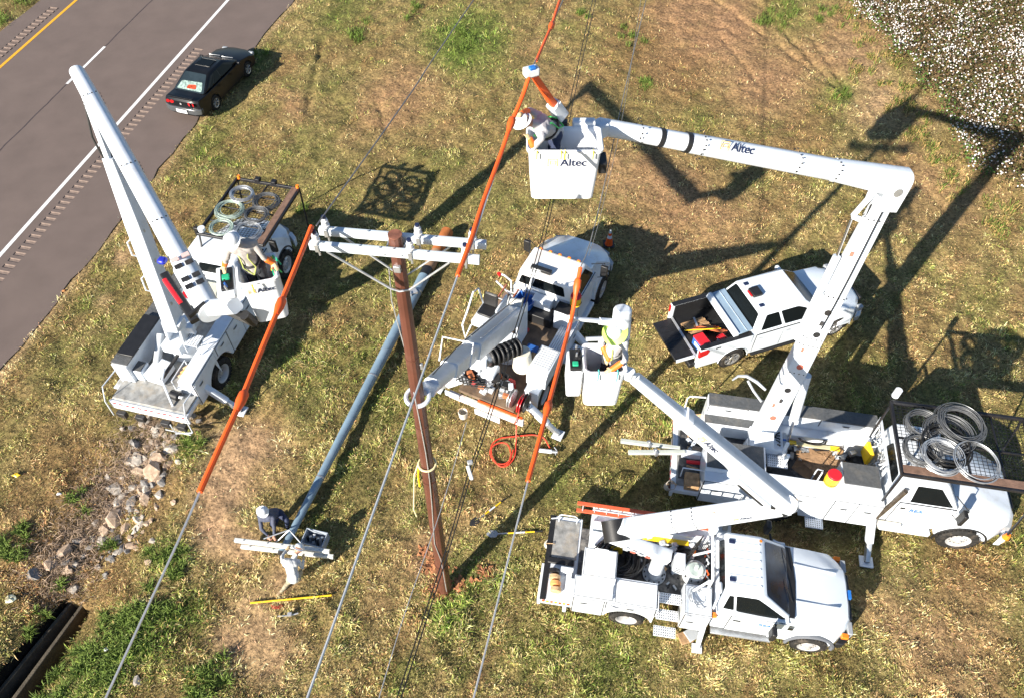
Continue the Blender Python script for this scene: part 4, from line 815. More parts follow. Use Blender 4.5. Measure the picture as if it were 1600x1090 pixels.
CL = ['small dull coil of wire at the rear left of the right truck rack', 'grey wire coil in the middle of the right truck rack', 'broad loose wire coil across the right truck rack', 'black cable coil lying topmost on the right truck rack', 'wire coil by the brown board of the right truck rack', 'loose white-grey wire loops hanging off the front of the right truck rack', 'large grey wire coil leaning over the far edge of the right truck rack']
for k, (px, py, r, mi) in enumerate(cd_):
    w = P(px, py + 9, 3.34 + .02 * k); m_ = CABLE if k == 3 else COILCOL[mi]
    o = coil('wire_coil', (0, 0, 0), r, 6 if k == 5 else 20, .0095 if k != 3 else .014, m_, R([1, 0, 2, 2, 1, 5, 3][k]), R(60 * k), .13, k + 20, None, .16)
    o.location = w; tag(o, CL[k], 'wire coil', 'wire coils on the right truck rack')
# ================================================================ truck A: left bucket truck
A = Veh('bucket_truck', -9.84, 13.9, 76, 'left bucket truck nearest the road, its boom folded down, black rack full of coils', 'bucket truck', 'bucket trucks working on the line')
truck_wheels(A, 4.65); m2_cab(A, 4.65); chassis(A, -1.7, 5.2)
MB().bb(-1.75, 2.4, -.8, .85, .95, 1.08).build('deck', DECK, A.o)
side = outline(-1.25, 2.4, .62, 1.62, [(0, .5, .68)])
MB().prism(side, -1.24, -.8).build('right_bins', WHITE, A.o, bevel=.012)
MB().prism(outline(-1.25, 2.4, .62, 1.8, [(0, .5, .68)]), .72, 1.2).build('left_bins', WHITE, A.o, bevel=.012)
MB().bb(-1.2, 2.4, .70, 1.22, 1.81, 1.84).build('bin_lid', LID, A.o, bevel=.01); MB().bb(-.95, .55, .62, 1.14, 1.9, 1.96).build('open_black_lid', BLACKP, A.o, bevel=.02)
bin_door(A, outline(-1.22, -.05, .66, 1.56, [(0, .5, .72)]), -1.24, -1, -.95, 1.3)
bin_door(A, [(.1, 1.26), (.72, 1.26), (.72, 1.56), (.1, 1.56)], -1.24, -1, .4, 1.42)
for x0, x1 in ((.78, 1.55), (1.58, 2.38)): bin_door(A, [(x0, .66), (x1, .66), (x1, 1.56), (x0, 1.56)], -1.24, -1, (x0 + x1) / 2, 1.3)
MB().bb(-1.9, -1.25, -1.24, 1.15, .85, 1.0).build('tail_shelf', WHITE, A.o, bevel=.012); MB().bb(-1.87, -1.1, -1.2, 1.1, 1.005, 1.09).build('tail_deck', DECK, A.o, bevel=.01)
MB().bb(-1.97, -1.9, -1.26, 1.18, .68, 1.02).build('rear_bumper', WHITE, A.o, bevel=.012); bumper_stripes(A, -1.975, -1.2, 1.15, .97, 12)
for yy in (-1.0, -.5, .3, .9): MB().bb(-2.12, -1.98, yy - .14, yy + .14, .45, .66).build('hitch_fitting', DARKM, A.o, bevel=.02)
for yy in (-1.3, 1.2): tube_part('grab_rail', [(-1.2, yy, 1.5), (-1.85, yy, 1.55), (-2.05, yy, 1.1), (-2.08, yy, .45)], .018, WHITE, A.o)
tube_part('step_frame', [(-2.1, -1.3, .45), (-2.15, -.75, .3), (-2.15, -.75, .75)], .018, WHITE, A.o); tube_part('step_frame', [(-2.1, -1.2, .3), (-2.1, -.4, .3)], .018, GREYP, A.o)
# rear deck gear
MB().beam((-.7, .25, 1.35), (.1, .42, 1.75), (.2, .2), (.2, .2)).build('grey_cylinder', GREYP, A.o)
MB().bb(-1.15, -.75, .45, 1.1, 1.1, 1.5).build('rear_locker', WHITE, A.o, bevel=.015); MB().bb(-1.12, -.78, .47, 1.08, 1.505, 1.53).build('bin_lid', LID, A.o, bevel=.01)
MB().prism([(-1.2, -.15), (-.55, -.2), (-.45, .35), (-1.15, .4)], 1.12, 1.45, 'z').build('white_guard', WHITE, A.o, bevel=.04)
MB().beam((-1.15, -.25, 1.5), (-.2, -.3, 1.55), (.1, .07), (.1, .07)).build('dark_rail', DARKM, A.o)
tube_part('brace', [(-1.75, -.75, 1.1), (-1.3, -.35, 1.6), (-.9, -.2, 1.6)], .03, WHITE, A.o); MB().cyl((-1.5, -.85, 1.25), (-1.45, -.6, 1.25), .13, n=14).m(1).cyl((-1.5, -.98, 1.25), (-1.5, -.85, 1.25), .05, n=10).build('winch_drum', [BLACKP, STEEL], A.o)
for k in range(3): MB().rings((-.9 + .14 * k, -.72, 1.45), (-.86 + .14 * k, -.66, 1.52), [(-.03, .1), (-.02, .13), (.05, .13), (.06, .1)], 14).build('rope_spool', [TAN, mat('orange rope', (.7, .3, .1), .8), TAN][k], A.o)
MB().bb(-1.2, -.3, -.95, -.55, 1.08, 1.12).build('reel_tray', WHITE, A.o); tube_part('reel_frame', [(-1.2, -.55, 1.1), (-1.2, -.55, 1.5), (-.45, -.55, 1.5), (-.45, -.55, 1.1)], .02, WHITE, A.o)
tread(A, -.25, .15, -1.0, -.6, 2.02, .03, name='turret_step'); b = MB()
for a_, c_ in (((-.25, -1.0), (.15, -.6)), ((-.25, -.6), (.15, -1.0))): b.cyl((*a_, 1.65), (a_[0], a_[1], 2.0), .015, n=6)
b.cyl((-.25, -1.0, 1.65), (.15, -1.0, 2.0), .015, n=6).cyl((.15, -1.0, 1.65), (-.25, -1.0, 2.0), .015, n=6).build('step_bracing', WHITE, A.o)
MB().box((.25, -.62, 2.35), (.55, .42, .25), .2).build('hinged_guard', WHITE, A.o, bevel=.02)
for k in range(10): MB().box((.06 + .04 * k, -.84, 2.35), (.012, .012, .22)).build('guard_slat', GREYP, A.o)
outrigger(A, -.85, -1.15, A.P(378, 643, 0)); outrigger(A, -.85, 1.1, (-.85, 1.9, 0))
tube_part('orange_strap', [(1.9, -.75, 1.66), (1.8, -1.0, 1.68), (1.55, -1.26, 1.62), (1.5, -1.3, 1.4)], .03, ORANGE, A.o)
MB().bb(1.9, 2.35, -.4, .4, 1.1, 1.75).build('cream_box', mat('cream plastic', (.55, .55, .46), .5), A.o, bevel=.03); MB().bb(1.35, 1.75, .1, .5, 1.7, 1.95).m(1).bb(1.4, 1.7, .15, .45, 1.951, 1.96).build('tool_bin', [GREYP, REDP], A.o, bevel=.01)
coop((3.15, -1.055, 1.35), (0, -1, 0), (1, 0, 0), .16, A.o)
ZR = 2.8
rp = [A.P(305, 372, ZR), A.P(368, 282, ZR), A.P(466, 292, ZR), A.P(420, 378, ZR)]
x0 = (rp[0].x + rp[3].x) / 2; x1 = (rp[1].x + rp[2].x) / 2; y1_ = (rp[0].y + rp[1].y) / 2; y0_ = (rp[2].y + rp[3].y) / 2
frA = wire_rack(A, x0, x1, y0_, y1_, ZR, [((x1, y0_), (x1 + .35, y0_ + .3, .8)), ((x1, y1_), (x1 + .3, 1.0, .8)), ((x0, y0_ + .4), (2.5, -.95, 1.6)), ((x0, y1_ - .05), (2.45, .3, 1.7))], None, '', 5)
for yy in (y0_ + .05, y1_ - .08): MB().cyl((x1, yy, ZR + .03), (x1, yy, ZR + .14), .06, .05, n=12).build('amber_lamp', AMBER, frA)
MB().cyl((x0 + .12, y1_ - .1, ZR + .05), (x0 + .12, y1_ - .1, ZR + .16), .11, n=14).build('work_light', WHITE, frA)
for yy in (.35, .62): MB().bb(x1 - .05, x1 + .12, y1_ - 2.1 * yy - .08, y1_ - 2.1 * yy + .08, ZR + .02, ZR + .14).build('bracket', BLACKM, frA, bevel=.01)
CA = [(378, 305, .33, 0, 'grey wire coil on the left truck rack, front left'), (416, 315, .36, 1, 'dark wire coil on the left truck rack, front right'), (360, 328, .38, 2, 'pale green wire coil on the left truck rack, middle left'), (400, 338, .34, 1, 'grey wire coil on the left truck rack, middle right'), (346, 356, .33, 2, 'pale green wire coil on the left truck rack, rear left'), (388, 362, .40, 0, 'messy silver wire coil on the left truck rack behind the worker')]
for px, py, r, mi, lab in CA:
    o = coil('wire_coil', (0, 0, 0), r, 18, .009, COILCOL[mi], R(3), 0, .17, px, None, .1); o.location = P(px, py, ZR + .05); tag(o, lab, 'wire coil', 'wire coils on the left truck rack')
# turret and booms
tb = V((.15, -.15, 1.05)); elA = A.L(P(126, 122, 9.3)); endA = A.L(P(330, 490, 8.7))
MB().cyl(tb, tb + V((0, 0, .5)), .42, .36, 20).build('pedestal', WHITE, A.o, bevel=.02); MB().bb(tb.x - .5, tb.x + .4, tb.y - .3, tb.y + .3, 1.55, 1.85).build('turntable', WHITE, A.o, bevel=.03)
for k in range(5): MB().box(tb + V((-.25 + .12 * k, -.35 + .1 * (k % 2), 1.0 - .1 * (k % 3))), (.14, .12, .16), .3 * k).build('valve_block', [STEEL, GREYP, DARKM][k % 3], A.o, bevel=.01)
pv = A.L(P(271, 503, 3.0)); dA = (elA - pv).normalized(); upA = V((-1, 0, .2))
for sg in (-1, 1): MB().beam(tb + V((0, sg * .24, .6)), pv + V((0, sg * .24, .1)), (.5, .06), (.32, .06), up=(0, 1, 0), rd=.1).build('turret_cheek', WHITE, A.o)
lbA = MB().beam(pv - dA * .2, pv.lerp(elA, .45), (.42, .42), (.44, .36), up=upA, rd=.12).beam(pv.lerp(elA, .45), pv.lerp(elA, .72), (.44, .36), (.3, .3), up=upA, rd=.12).beam(pv.lerp(elA, .72), pv.lerp(elA, .98), (.14, .28), (.12, .26), up=upA, rd=.12).build('lower_boom', BOOMW, A.o)
tA = toward_ = None
camL = A.L((0, 0, CAM_H))
tcA = toward(pv.lerp(elA, .3), dA); sA = dA.cross(tcA)
for a_, b_ in ((.16, .24), (.32, .40)):
    for sg in (1,):
        e0, e1 = pv.lerp(elA, a_), pv.lerp(elA, b_); off = sA * .22 if A.W(sA).x - A.p.x < 0 else -sA * .22; o2 = off * 1.6
        MB().tube([e0 + off, e0 + o2 + dA * .08, e1 + o2 - dA * .08, e1 + off], .02, 6).build('hand_rail', BOOMW, lbA)
pth = [pv.lerp(elA, t) + tcA * (.19 + (.02 if t < .5 else -.01)) + sA * .05 for t in (.08, .2, .35, .44)]
MB().tube(pth, .01, 5).build('groove_line', GREYP, lbA)
for t in (.1, .3, .43): MB().cyl(pv.lerp(elA, t) + tcA * .18 + sA * .1, pv.lerp(elA, t) + tcA * .215 + sA * .1, .05, n=12).build('bolt_cap', STEEL, lbA)
MB().beam(pv.lerp(elA, .60) + tcA * .15, pv.lerp(elA, .78) - tcA * .02, (.1, .1), (.1, .1)).build('cylinder', DARKM, A.o); MB().cyl(pv.lerp(elA, .76), pv.lerp(elA, .86), .07, n=10).build('red_guard', REDPAINT, A.o)
MB().cyl(pv.lerp(elA, .46) + tcA * .1, pv.lerp(elA, .66) + tcA * .1, .09, n=12).build('elbow_cylinder', BOOMW, A.o); MB().tube([pv.lerp(elA, .93) - sA * .1, pv.lerp(elA, .8) - sA * .22, pv.lerp(elA, .65) - sA * .1], .025, 6).build('hydraulic_hose', CABLE, A.o)
dU = (endA - elA).normalized()
ubA = MB().beam(elA - dU * .25, elA.lerp(endA, .1), (.33, .33), (.36, .36), rd=.48, seg=5).beam(elA.lerp(endA, .1), elA.lerp(endA, .9), (.36, .36), (.39, .39), rd=.48, seg=5).build('upper_boom', BOOMW, A.o)
MB().beam(elA.lerp(endA, .84), endA, (.45, .45), (.42, .42), rd=.45, seg=5).build('boom_tip_cover', BOOMW, A.o); MB().beam(elA + V((0, 0, 0)), elA - dA * .5, (.1, .4), (.1, .3), up=dU).build('elbow_plate', BOOMW, A.o)
steel_plates(A, elA, endA, .38, .38, (0, 0, 1), ubA, (.12, .45, .68))
tc2 = toward(elA.lerp(endA, .9), dU); s2 = dU.cross(tc2)
for t, k in ((.83, 0), (.855, 1), (.90, 1), (.925, 1)): 
    for sg in (-1, 1): MB().box(elA.lerp(endA, t) + tc2 * .235 + s2 * sg * .1, (.14, .1, .02), M=Matrix((s2, dU, tc2)).transposed()).build('warning_label', [mat('pink label', (.65, .45, .42), .5), DARKM][k], ubA)
MB().beam(elA.lerp(endA, .83) + s2 * .38 * (1 if (A.W(s2) - A.p).x < 0 else -1), endA + s2 * .3 * (1 if (A.W(s2) - A.p).x < 0 else -1), (.16, .1), (.16, .1), up=tc2).build('black_channel', BLACKP, ubA)
MB().beam(elA.lerp(endA, .85) + s2 * .42 * (1 if (A.W(s2) - A.p).x < 0 else -1), elA.lerp(endA, .94) + s2 * .36 * (1 if (A.W(s2) - A.p).x < 0 else -1), (.09, .12), (.09, .12), up=tc2).build('red_channel', REDP, ubA)
MB().box(elA.lerp(endA, .8) + s2 * .3 * (1 if (A.W(s2) - A.p).x < 0 else -1) + tc2 * .1, (.16, .16, .1)).build('blue_knob', mat('deep blue knob', (.02, .03, .4), .4), ubA, bevel=.04)
# bucket A
LZ = 9.75
la, lb_ = A.L(P(373, 446, LZ)), A.L(P(434, 434, LZ)); bx = (lb_ - la); wA = .60; mid = (la + lb_) / 2; ax = bx.normalized(); ay = V((-ax.y, ax.x, 0)); 
if (A.W(ay).y - A.p.y) < 0: ay = -ay
cA = mid + ay * .30; boA, _, _ = bucket(A, cA, ax, wA, .58, 1.02)
brand(cA - ay * .287 - ax * .22 + V((0, 0, -.26)), -ay + V((0, 0, -.04)), ax, .105, boA)
MB().box(cA - ax * .55 + V((0, 0, -.18)), (.3, .7, .12), math.atan2(ax.y, ax.x)).build('control_tray', BOOMW, A.o, bevel=.03); MB().box(cA - ax * .52 + V((0, 0, -.1)), (.2, .5, .06), math.atan2(ax.y, ax.x)).build('control_panel', BLACKP, A.o, bevel=.01)
MB().box(cA - ax * .52 + ay * -.02 + V((0, 0, -.03)), (.12, .11, .05), math.atan2(ax.y, ax.x)).build('green_pad', mat('green plastic', (.02, .38, .2), .4), A.o, bevel=.01)
for k in range(3): MB().cyl(cA - ax * .52 + ay * (-.14 - .07 * k) + V((0, 0, -.08)), cA - ax * .52 + ay * (-.14 - .07 * k) + V((0, .02, .02)), .018, n=6).build('control_lever', [BLACKP, BLUEP, STEEL][k], A.o)
MB().beam(cA - ax * .5 - ay * .3 + V((0, 0, -.45)), endA - dU * .15, (.24, .24), (.26, .26), rd=.25).build('bucket_bracket', BOOMW, A.o)
MB().tube([endA + V((.15, 0, .1)), endA.lerp(cA, .35) + V((0, 0, -.1)) - ay * .2, endA.lerp(cA, .7) - ay * .38 + V((0, 0, -.6)), cA - ay * .4 - ax * .4 + V((0, 0, -.6))], .09, 8).build('black_boot', BLACKP, A.o); MB().beam(endA + tc2 * .2 - dU * .1, endA + tc2 * .15 + s2 * .35 - dU * .02, (.06, .1), (.06, .1)).build('rubber_edge', BLACKP, A.o)
MB().tube([cA - ay * .38 - ax * .1 + V((0, 0, .03)), cA - ay * .40 - ax * .1 + V((0, 0, -.12))], .014, 5).build('hook_strap', MATS['yellow strap webbing'], boA)
for k in range(9): q = cA + ax * (.27 + rnd.uniform(-.04, .1)) + ay * rnd.uniform(-.25, .2); MB().tube([q + V((0, 0, .02)), q + V((.04, .03, .05)), q + V((rnd.uniform(-.05, .08), rnd.uniform(-.05, .05), -.1))], .013, 5).build('hanging_grip', [MATS['green plastic'], YELLOW, mat('bright green rope', (.1, .6, .15), .6), REDP][k % 4], boA)

# ================================================================ truck B: digger derrick
B = Veh('digger_derrick', -0.13, 13.28, 64, 'digger derrick truck with rust-stained cab roof, its boom claw gripping the brown pole', 'derrick truck')
truck_wheels(B, 4.64); m2_cab(B, 4.64, rust=True); chassis(B, -1.2, 5.2)
MB().bb(-1.25, 2.35, -.8, .95, .95, 1.08).build('deck', mat('brown grimy deck', (.16, .11, .07), .7, 0, .4, 4, .4, dirt=.9, dirtcol=(.05, .05, .05), dscale=3), B.o)
MB().prism(outline(-.6, 2.4, .62, 1.3, [(0, .5, .68)]), -1.24, -.8).build('right_bins', WHITE, B.o, bevel=.012)
bin_door(B, [(.75, .66), (1.5, .66), (1.5, 1.26), (.75, 1.26)], -1.24, -1, 1.1, 1.1); bin_door(B, [(1.54, .66), (2.38, .66), (2.38, 1.26), (1.54, 1.26)], -1.24, -1, 1.95, 1.1)
tread(B, .75, 2.0, -1.24, -.85, 1.34, .03, name='walkway', rows=6); tread(B, 1.2, 2.0, -1.6, -1.28, .7, .05)
MB().prism([(-.35, 1.3), (.7, 1.3), (.7, 1.85), (-.2, 1.85), (-.35, 1.7)], -1.35, -.75).build('right_locker', WHITE, B.o, bevel=.02); MB().bb(-.1, .66, -1.3, -.8, 1.855, 1.87).build('vented_lid', mat('ribbed pale lid', (.62, .63, .63), .5, 0, .1, 30), B.o)
for k in range(9): MB().bb(-.05 + .08 * k, -.02 + .08 * k, -1.28, -.82, 1.872, 1.882).build('lid_rib', WHITE, B.o)
MB().bb(2.0, 2.42, -1.1, -.55, 1.08, 1.85).build('front_locker', WHITE, B.o, bevel=.015); MB().bb(2.0, 2.42, -1.1, -.55, 1.855, 1.88).build('bin_lid', BLACKP, B.o, bevel=.01)
MB().bb(1.9, 2.4, -.5, .9, 1.08, 1.45).build('dark_bench', BLACKP, B.o, bevel=.02)
q = MB(); q.loft([[V((x * s_, y * s_, z)) for x, y in ((-.2, -.28), (.2, -.28), (.2, .28), (-.2, .28))] for z, s_ in ((0, .85), (.3, 1), (.31, 1.06), (.31, .96), (.04, .8))]); t = empty('blue_tub', B.W((2.15, .45, 1.46)), R(60)); q.build('tub', BLUEP, t, bevel=.02); tag(t, 'open dark blue plastic tub on the deck behind the rust-stained cab', 'tub')
t = empty('cooler', B.W((2.35, -.05, 1.46)), R(64)); MB().bb(-.15, .15, -.3, .3, 0, .28).build('body', WHITE, t, bevel=.03); MB().bb(-.16, .16, -.31, .31, .285, .34).build('lid', WHITE, t, bevel=.02); tag(t, 'white box beside the blue tub behind the derrick cab', 'cooler')
t = empty('water_jug', B.W(B.P(899, 475, 1.9))); MB().cyl((0, 0, 0), (0, 0, .32), .16, .165, 20).build('body', YELLOW, t, bevel=.012); MB().cyl((0, 0, .322), (0, 0, .38), .168, .155, 20).build('lid', REDP, t, bevel=.01); MB().cyl((0, 0, .08), (0, 0, .105), .168, .168, 20).build('strap', BLACKP, t); tag(t, 'yellow water jug with red lid behind the cab of the derrick truck', 'water jug')
def ladder(name, a, b, up, w, n, m, label):
    a, b = V(a), V(b); t = empty(name, (a + b) / 2); c = (a + b) / 2; d, s, u = frame(b - a, up)
    for sg in (-1, 1): MB().beam(a - c + s * sg * w / 2, b - c + s * sg * w / 2, (.035, .09), (.035, .09), up=u, rd=.1, seg=1).build('rail', m, t)
    r0 = None
    for k in range(n):
        p = a.lerp(b, (k + .5) / n) - c
        if r0 is None: r0 = MB().cyl(-s * w / 2, s * w / 2, .018, n=8).build('rung', ALU, t); r0.location = p
        else: inst(r0, t, loc=p)
    tag(t, label, 'ladder'); return t
ladder('ladder', B.W((.85, 1.02, 1.75)), B.W((2.4, 1.0, 1.75)), (0, 0, 1), .42, 4, mat('faded red fibreglass', (.42, .14, .08), .6, 0, .2, 8, dirt=.5), 'faded red ladder lying behind the cab of the derrick truck')
MB().bb(.6, 2.4, 1.05, 1.25, .8, 1.5).build('left_bins', mat('brown dusty side', (.22, .15, .11), .7, 0, .2, 5), B.o, bevel=.01)
for k in range(12): MB().box((1.2 + .8 * rnd.random(), .1 + .6 * rnd.random(), 1.15 + .1 * rnd.random()), (.12 + .1 * rnd.random(), .14, .12), rnd.random() * 3).build('deck_gear', [BLACKP, DARKM, REDPAINT, GREYP, WOOD, BLUEP][k % 6], B.o, bevel=.02)
MB().bb(.7, 1.0, -.55, -.2, 1.08, 1.3).build('blue_can', BLUEP, B.o, bevel=.03); MB().bb(.1, .6, -.72, -.5, 1.1, 1.5).build('timber_block', WOOD, B.o, bevel=.01)
MB().bb(-1.4, -1.3, -1.15, 1.2, .72, .98).build('rear_bumper', mat('scraped white and red bumper', (.66, .6, .57), .6, 0, .2, 12, .2, dirt=.9, dirtcol=(.42, .1, .07), dscale=5), B.o, bevel=.012)
MB().bb(-1.36, -1.28, -1.1, .3, .99, 1.03).build('red_hose_tray', ORANGE, B.o, bevel=.01); MB().bb(-1.46, -1.41, -.45, .35, .5, .72).build('lower_plate', WHITE, B.o, bevel=.01); MB().bb(-1.45, -1.4, .85, 1.3, .85, 1.05).build('light_bracket', WHITE, B.o, bevel=.01)
for k in range(46):                                        # engine, pump, valve bank, fittings
    p = V((-1.15 + .75 * rnd.random(), -.5 + 1.5 * rnd.random(), 1.1 + .4 * rnd.random())); m_ = [STEEL, GREYP, DARKM, mat('rusty orange iron', (.4, .13, .05), .7, 0, .3, 9), WHITE, BLACKP, REDPAINT][k % 7]
    (MB().cyl(p, p + V((.0, rnd.uniform(.1, .25), rnd.uniform(-.05, .1))), rnd.uniform(.05, .11), n=10) if k % 2 else MB().box(p, (rnd.uniform(.1, .28), rnd.uniform(.1, .28), rnd.uniform(.1, .22)), rnd.random())).build('machinery', m_, B.o, bevel=.01)
for k in range(5): p = V((-1.05, .5 - .12 * k, 1.5)); MB().tube([p, p + V((-.1, .3 - .1 * k, .15)), p + V((-.2, .5, .0)), p + V((.05, .7, -.1))], .022, 6).build('hydraulic_hose', CABLE, B.o)
for k, (yy, m_, xx) in enumerate(((-.62, ALU, -1.0), (-.95, REDP, -1.05), (-1.03, BLACKP, -.98))):
    MB().rings((xx, yy, 1.3), (xx, yy + 1, 1.3), [(-.05, .26), (-.045, .28), (-.03, .28), (-.03, .12), (.03, .12), (.03, .28), (.045, .28), (.05, .26)], 24).build('hose_reel', m_, B.o)
MB().bb(-.85, -.35, .05, .45, 1.2, 1.65).build('engine_cover', WHITE, B.o, bevel=.05)
outrigger(B, -.85, -1.05, B.P(872, 680, 0)); outrigger(B, -.85, 1.05, (-.85, 1.9, 0)); outrigger(B, 2.2, -1.15, (2.2, -2.0, 0)); 
# turret, seat, boom, auger, claw
tb = V((.55, .25, 1.05)); MB().cyl(tb, tb + V((0, 0, .5)), .45, .4, 22).build('pedestal', WHITE, B.o, bevel=.02)
POLE_B = V((-1.73, 7.16, 0)); PT = P(617, 367, 11.7)
def pole_pt(z): return POLE_B.lerp(PT, z / 11.7)
grip = pole_pt(8.05)
b0 = B.P(803, 491, 3.0); b1 = B.L(grip + (B.W(b0) - grip).normalized() * .75); dB = (b1 - b0).normalized(); d, s, u = frame(dB)
MB().bb(tb.x - .1, tb.x + .6, tb.y - .35, tb.y - .29, 1.5, 2.9).bb(tb.x - .1, tb.x + .6, tb.y + .29, tb.y + .35, 1.5, 2.9).build('turret_cheek', WHITE, B.o, bevel=.03)
bbm = MB().beam(b0, b0.lerp(b1, .62), (.50, .5), (.44, .42), rd=.1).build('boom', BOOMW, B.o); MB().beam(b0.lerp(b1, .6), b0.lerp(b1, .85), (.38, .36), (.36, .34), rd=.15).build('boom_extension', BOOMW, B.o); MB().beam(b0.lerp(b1, .83), b1, (.32, .32), (.28, .28), rd=.3).build('boom_tip', BOOMW, B.o)
for sg in (-1, 1): MB().beam(b0.lerp(b1, .05) + s * .12 * sg + u * .285, b0.lerp(b1, .58) + s * .12 * sg + u * .26, (.04, .02), (.04, .02)).build('boom_rail', WHITE, bbm)
MB().beam(b0.lerp(b1, .25) + s * .2 - u * .2, b0.lerp(b1, .55) + s * .32 - u * .2, (.16, .16), (.16, .16)).build('lift_cylinder', DARKM, B.o)
MB().rings(b0 + u * .3 + s * .18, b0 + u * .3 + s * 1.18, [(-.36, .2), (-.34, .2), (-.34, .15), (0, .15), (0, .2), (.02, .2)], 20).build('winch_drum', mat('pale winch rope', (.6, .6, .57), .8, 0, .2, 30), B.o)
MB().beam(b1 - dB * .1, b1 + dB * .45, (.3, .1), (.42, .1), rd=.2).build('claw_bracket', BOOMW, B.o)
gl = B.L(grip); gr = .20
for sg in (-1, 1):
    pth = [gl + V((dB.x, dB.y, 0)).normalized() * (-gr * math.cos(a)) + V((-dB.y, dB.x, 0)).normalized() * sg * gr * math.sin(a) for a in [R(20 + 14 * k) for k in range(11)]]
    MB().tube(pth, .04, 8).build('claw', BOOMW, B.o)
tube_part('tip_guard', [b0.lerp(b1, .78) + s * .35, b0.lerp(b1, .78) + s * .35 + u * .5, b0.lerp(b1, .78) - s * .3 + u * .5, b0.lerp(b1, .78) - s * .3], .02, WHITE, B.o)
MB().tube([b0 + u * .45, b0.lerp(b1, .4) + u * .42, b0.lerp(b1, .8) + u * .38, b1 + u * .2], .012, 5).build('winch_line', CABLE, B.o)
a0 = B.P(762, 560, 2.6); a1 = B.P(812, 540, 2.3)
q = MB(); d_, s_2, u_ = frame(a1 - a0)
q.cyl(a0, a1, .12, n=14); ln = (a1 - a0).length
for k in range(7): q.rings(a0 + d_ * (ln * k / 7), a0 + d_ * (ln * k / 7 + 1), [(0, .2), (.03, .26), (.07, .26), (.1, .2)], 22)
q.build('auger_flighting', mat('black rubbery auger', (.02, .02, .022), .45, 0, .2, 6), B.o); MB().cyl(a0 - d_ * .12, a0, .2, n=20).build('auger_end_plate', STEEL, B.o)
MB().box(a0 - d_ * .3 + V((0, 0, .05)), (.5, .45, .12), .4).build('auger_bracket', WHITE, B.o, bevel=.03); MB().cyl(a1 + V((0, -.1, -.9)), a1 + V((0, -.1, -.2)), .3, .22, 18).build('winch_housing', mat('cream winch housing', (.6, .58, .5), .5), B.o, bevel=.02)
sp = B.P(762, 487, 2.75); st = MB().loft([[sp + V((-.22, -.2, 0)), sp + V((.2, -.22, 0)), sp + V((.2, .22, 0)), sp + V((-.22, .2, 0))], [sp + V((-.25, -.24, .1)), sp + V((.2, -.24, .08)), sp + V((.2, .24, .08)), sp + V((-.25, .24, .1))]]).build('operator_seat', BLACKP, B.o, bevel=.04)
MB().loft([[sp + V((.14, -.22, .08)), sp + V((.24, -.22, .08)), sp + V((.24, .22, .08)), sp + V((.14, .22, .08))], [sp + V((.22, -.2, .5)), sp + V((.3, -.2, .5)), sp + V((.3, .2, .5)), sp + V((.22, .2, .5))]]).build('seat_back', BLACKP, B.o, bevel=.05)
MB().bb(sp.x - .45, sp.x + .3, sp.y - .3, sp.y + .3, sp.z - .25, sp.z - .05).build('seat_platform', WHITE, B.o, bevel=.02); tube_part('seat_rail', [sp + V((.3, .3, -.1)), sp + V((.35, .45, .4)), sp + V((.1, .48, .5)), sp + V((-.3, .48, .1)), sp + V((-.6, .5, -.2)), sp + V((-.75, .35, -.5)), sp + V((-.45, .3, -.25))], .028, WHITE, B.o)
MB().bb(sp.x - .35, sp.x - .22, sp.y - .6, sp.y - .3, sp.z - .1, sp.z + .15).build('control_panel', GREYP, B.o, bevel=.02)
MB().bb(2.7, 2.85, -.1, .55, 2.47, 2.58).m(1).bb(2.68, 2.7, .2, .5, 2.49, 2.56).build('roof_light_bar', [BLACKP, STEEL], B.o, bevel=.02)
tube_part('cab_guard', [(2.42, 1.05, 1.1), (2.42, 1.05, 2.0), (2.45, 1.3, 2.1), (2.45, 1.45, 2.1)], .03, WHITE, B.o); MB().cyl((2.45, 1.45, 2.1), (2.4, 1.47, 2.1), .07).build('red_lamp', RED, B.o); MB().beam((2.35, .9, 1.35), (2.3, 1.5, 1.9), (.06, .06), (.05, .05)).build('white_bracket', WHITE, B.o)
text('B', B.P(715, 580, 2.6), V((-.3, -.4, .8)), V((.6, -.8, 0)), .01, TEXTB, B.o) if False else None
pail(B.W(B.P(724, 650, .55)), 'cream bucket hanging under the rear bumper of the derrick truck', .14, .25, mat('cream plastic bucket', (.6, .57, .5), .6))
# cone
t = empty('traffic_cone', P(951, 383, 0) + V((0, 0, .02))); MB().box((0, 0, .02), (.38, .38, .04)).build('base', BLACKP, t, bevel=.01); MB().rings((0, 0, .04), (0, 0, 1), [(0, .14), (.3, .09)], 18, cap=False).build('cone', ORANGE, t); MB().rings((0, 0, .34), (0, 0, 1), [(0, .09), (.12, .065)], 18, cap=False).build('white_band', WHITE, t); MB().rings((0, 0, .46), (0, 0, 1), [(0, .065), (.1, .045)], 18, cap=False).build('upper_cone', ORANGE, t); MB().rings((0, 0, .56), (0, 0, 1), [(0, .045), (.12, .03), (.13, .01)], 18).build('white_top', WHITE, t)
tag(t, 'orange traffic cone with white bands beside the front bumper of the derrick truck', 'traffic cone')
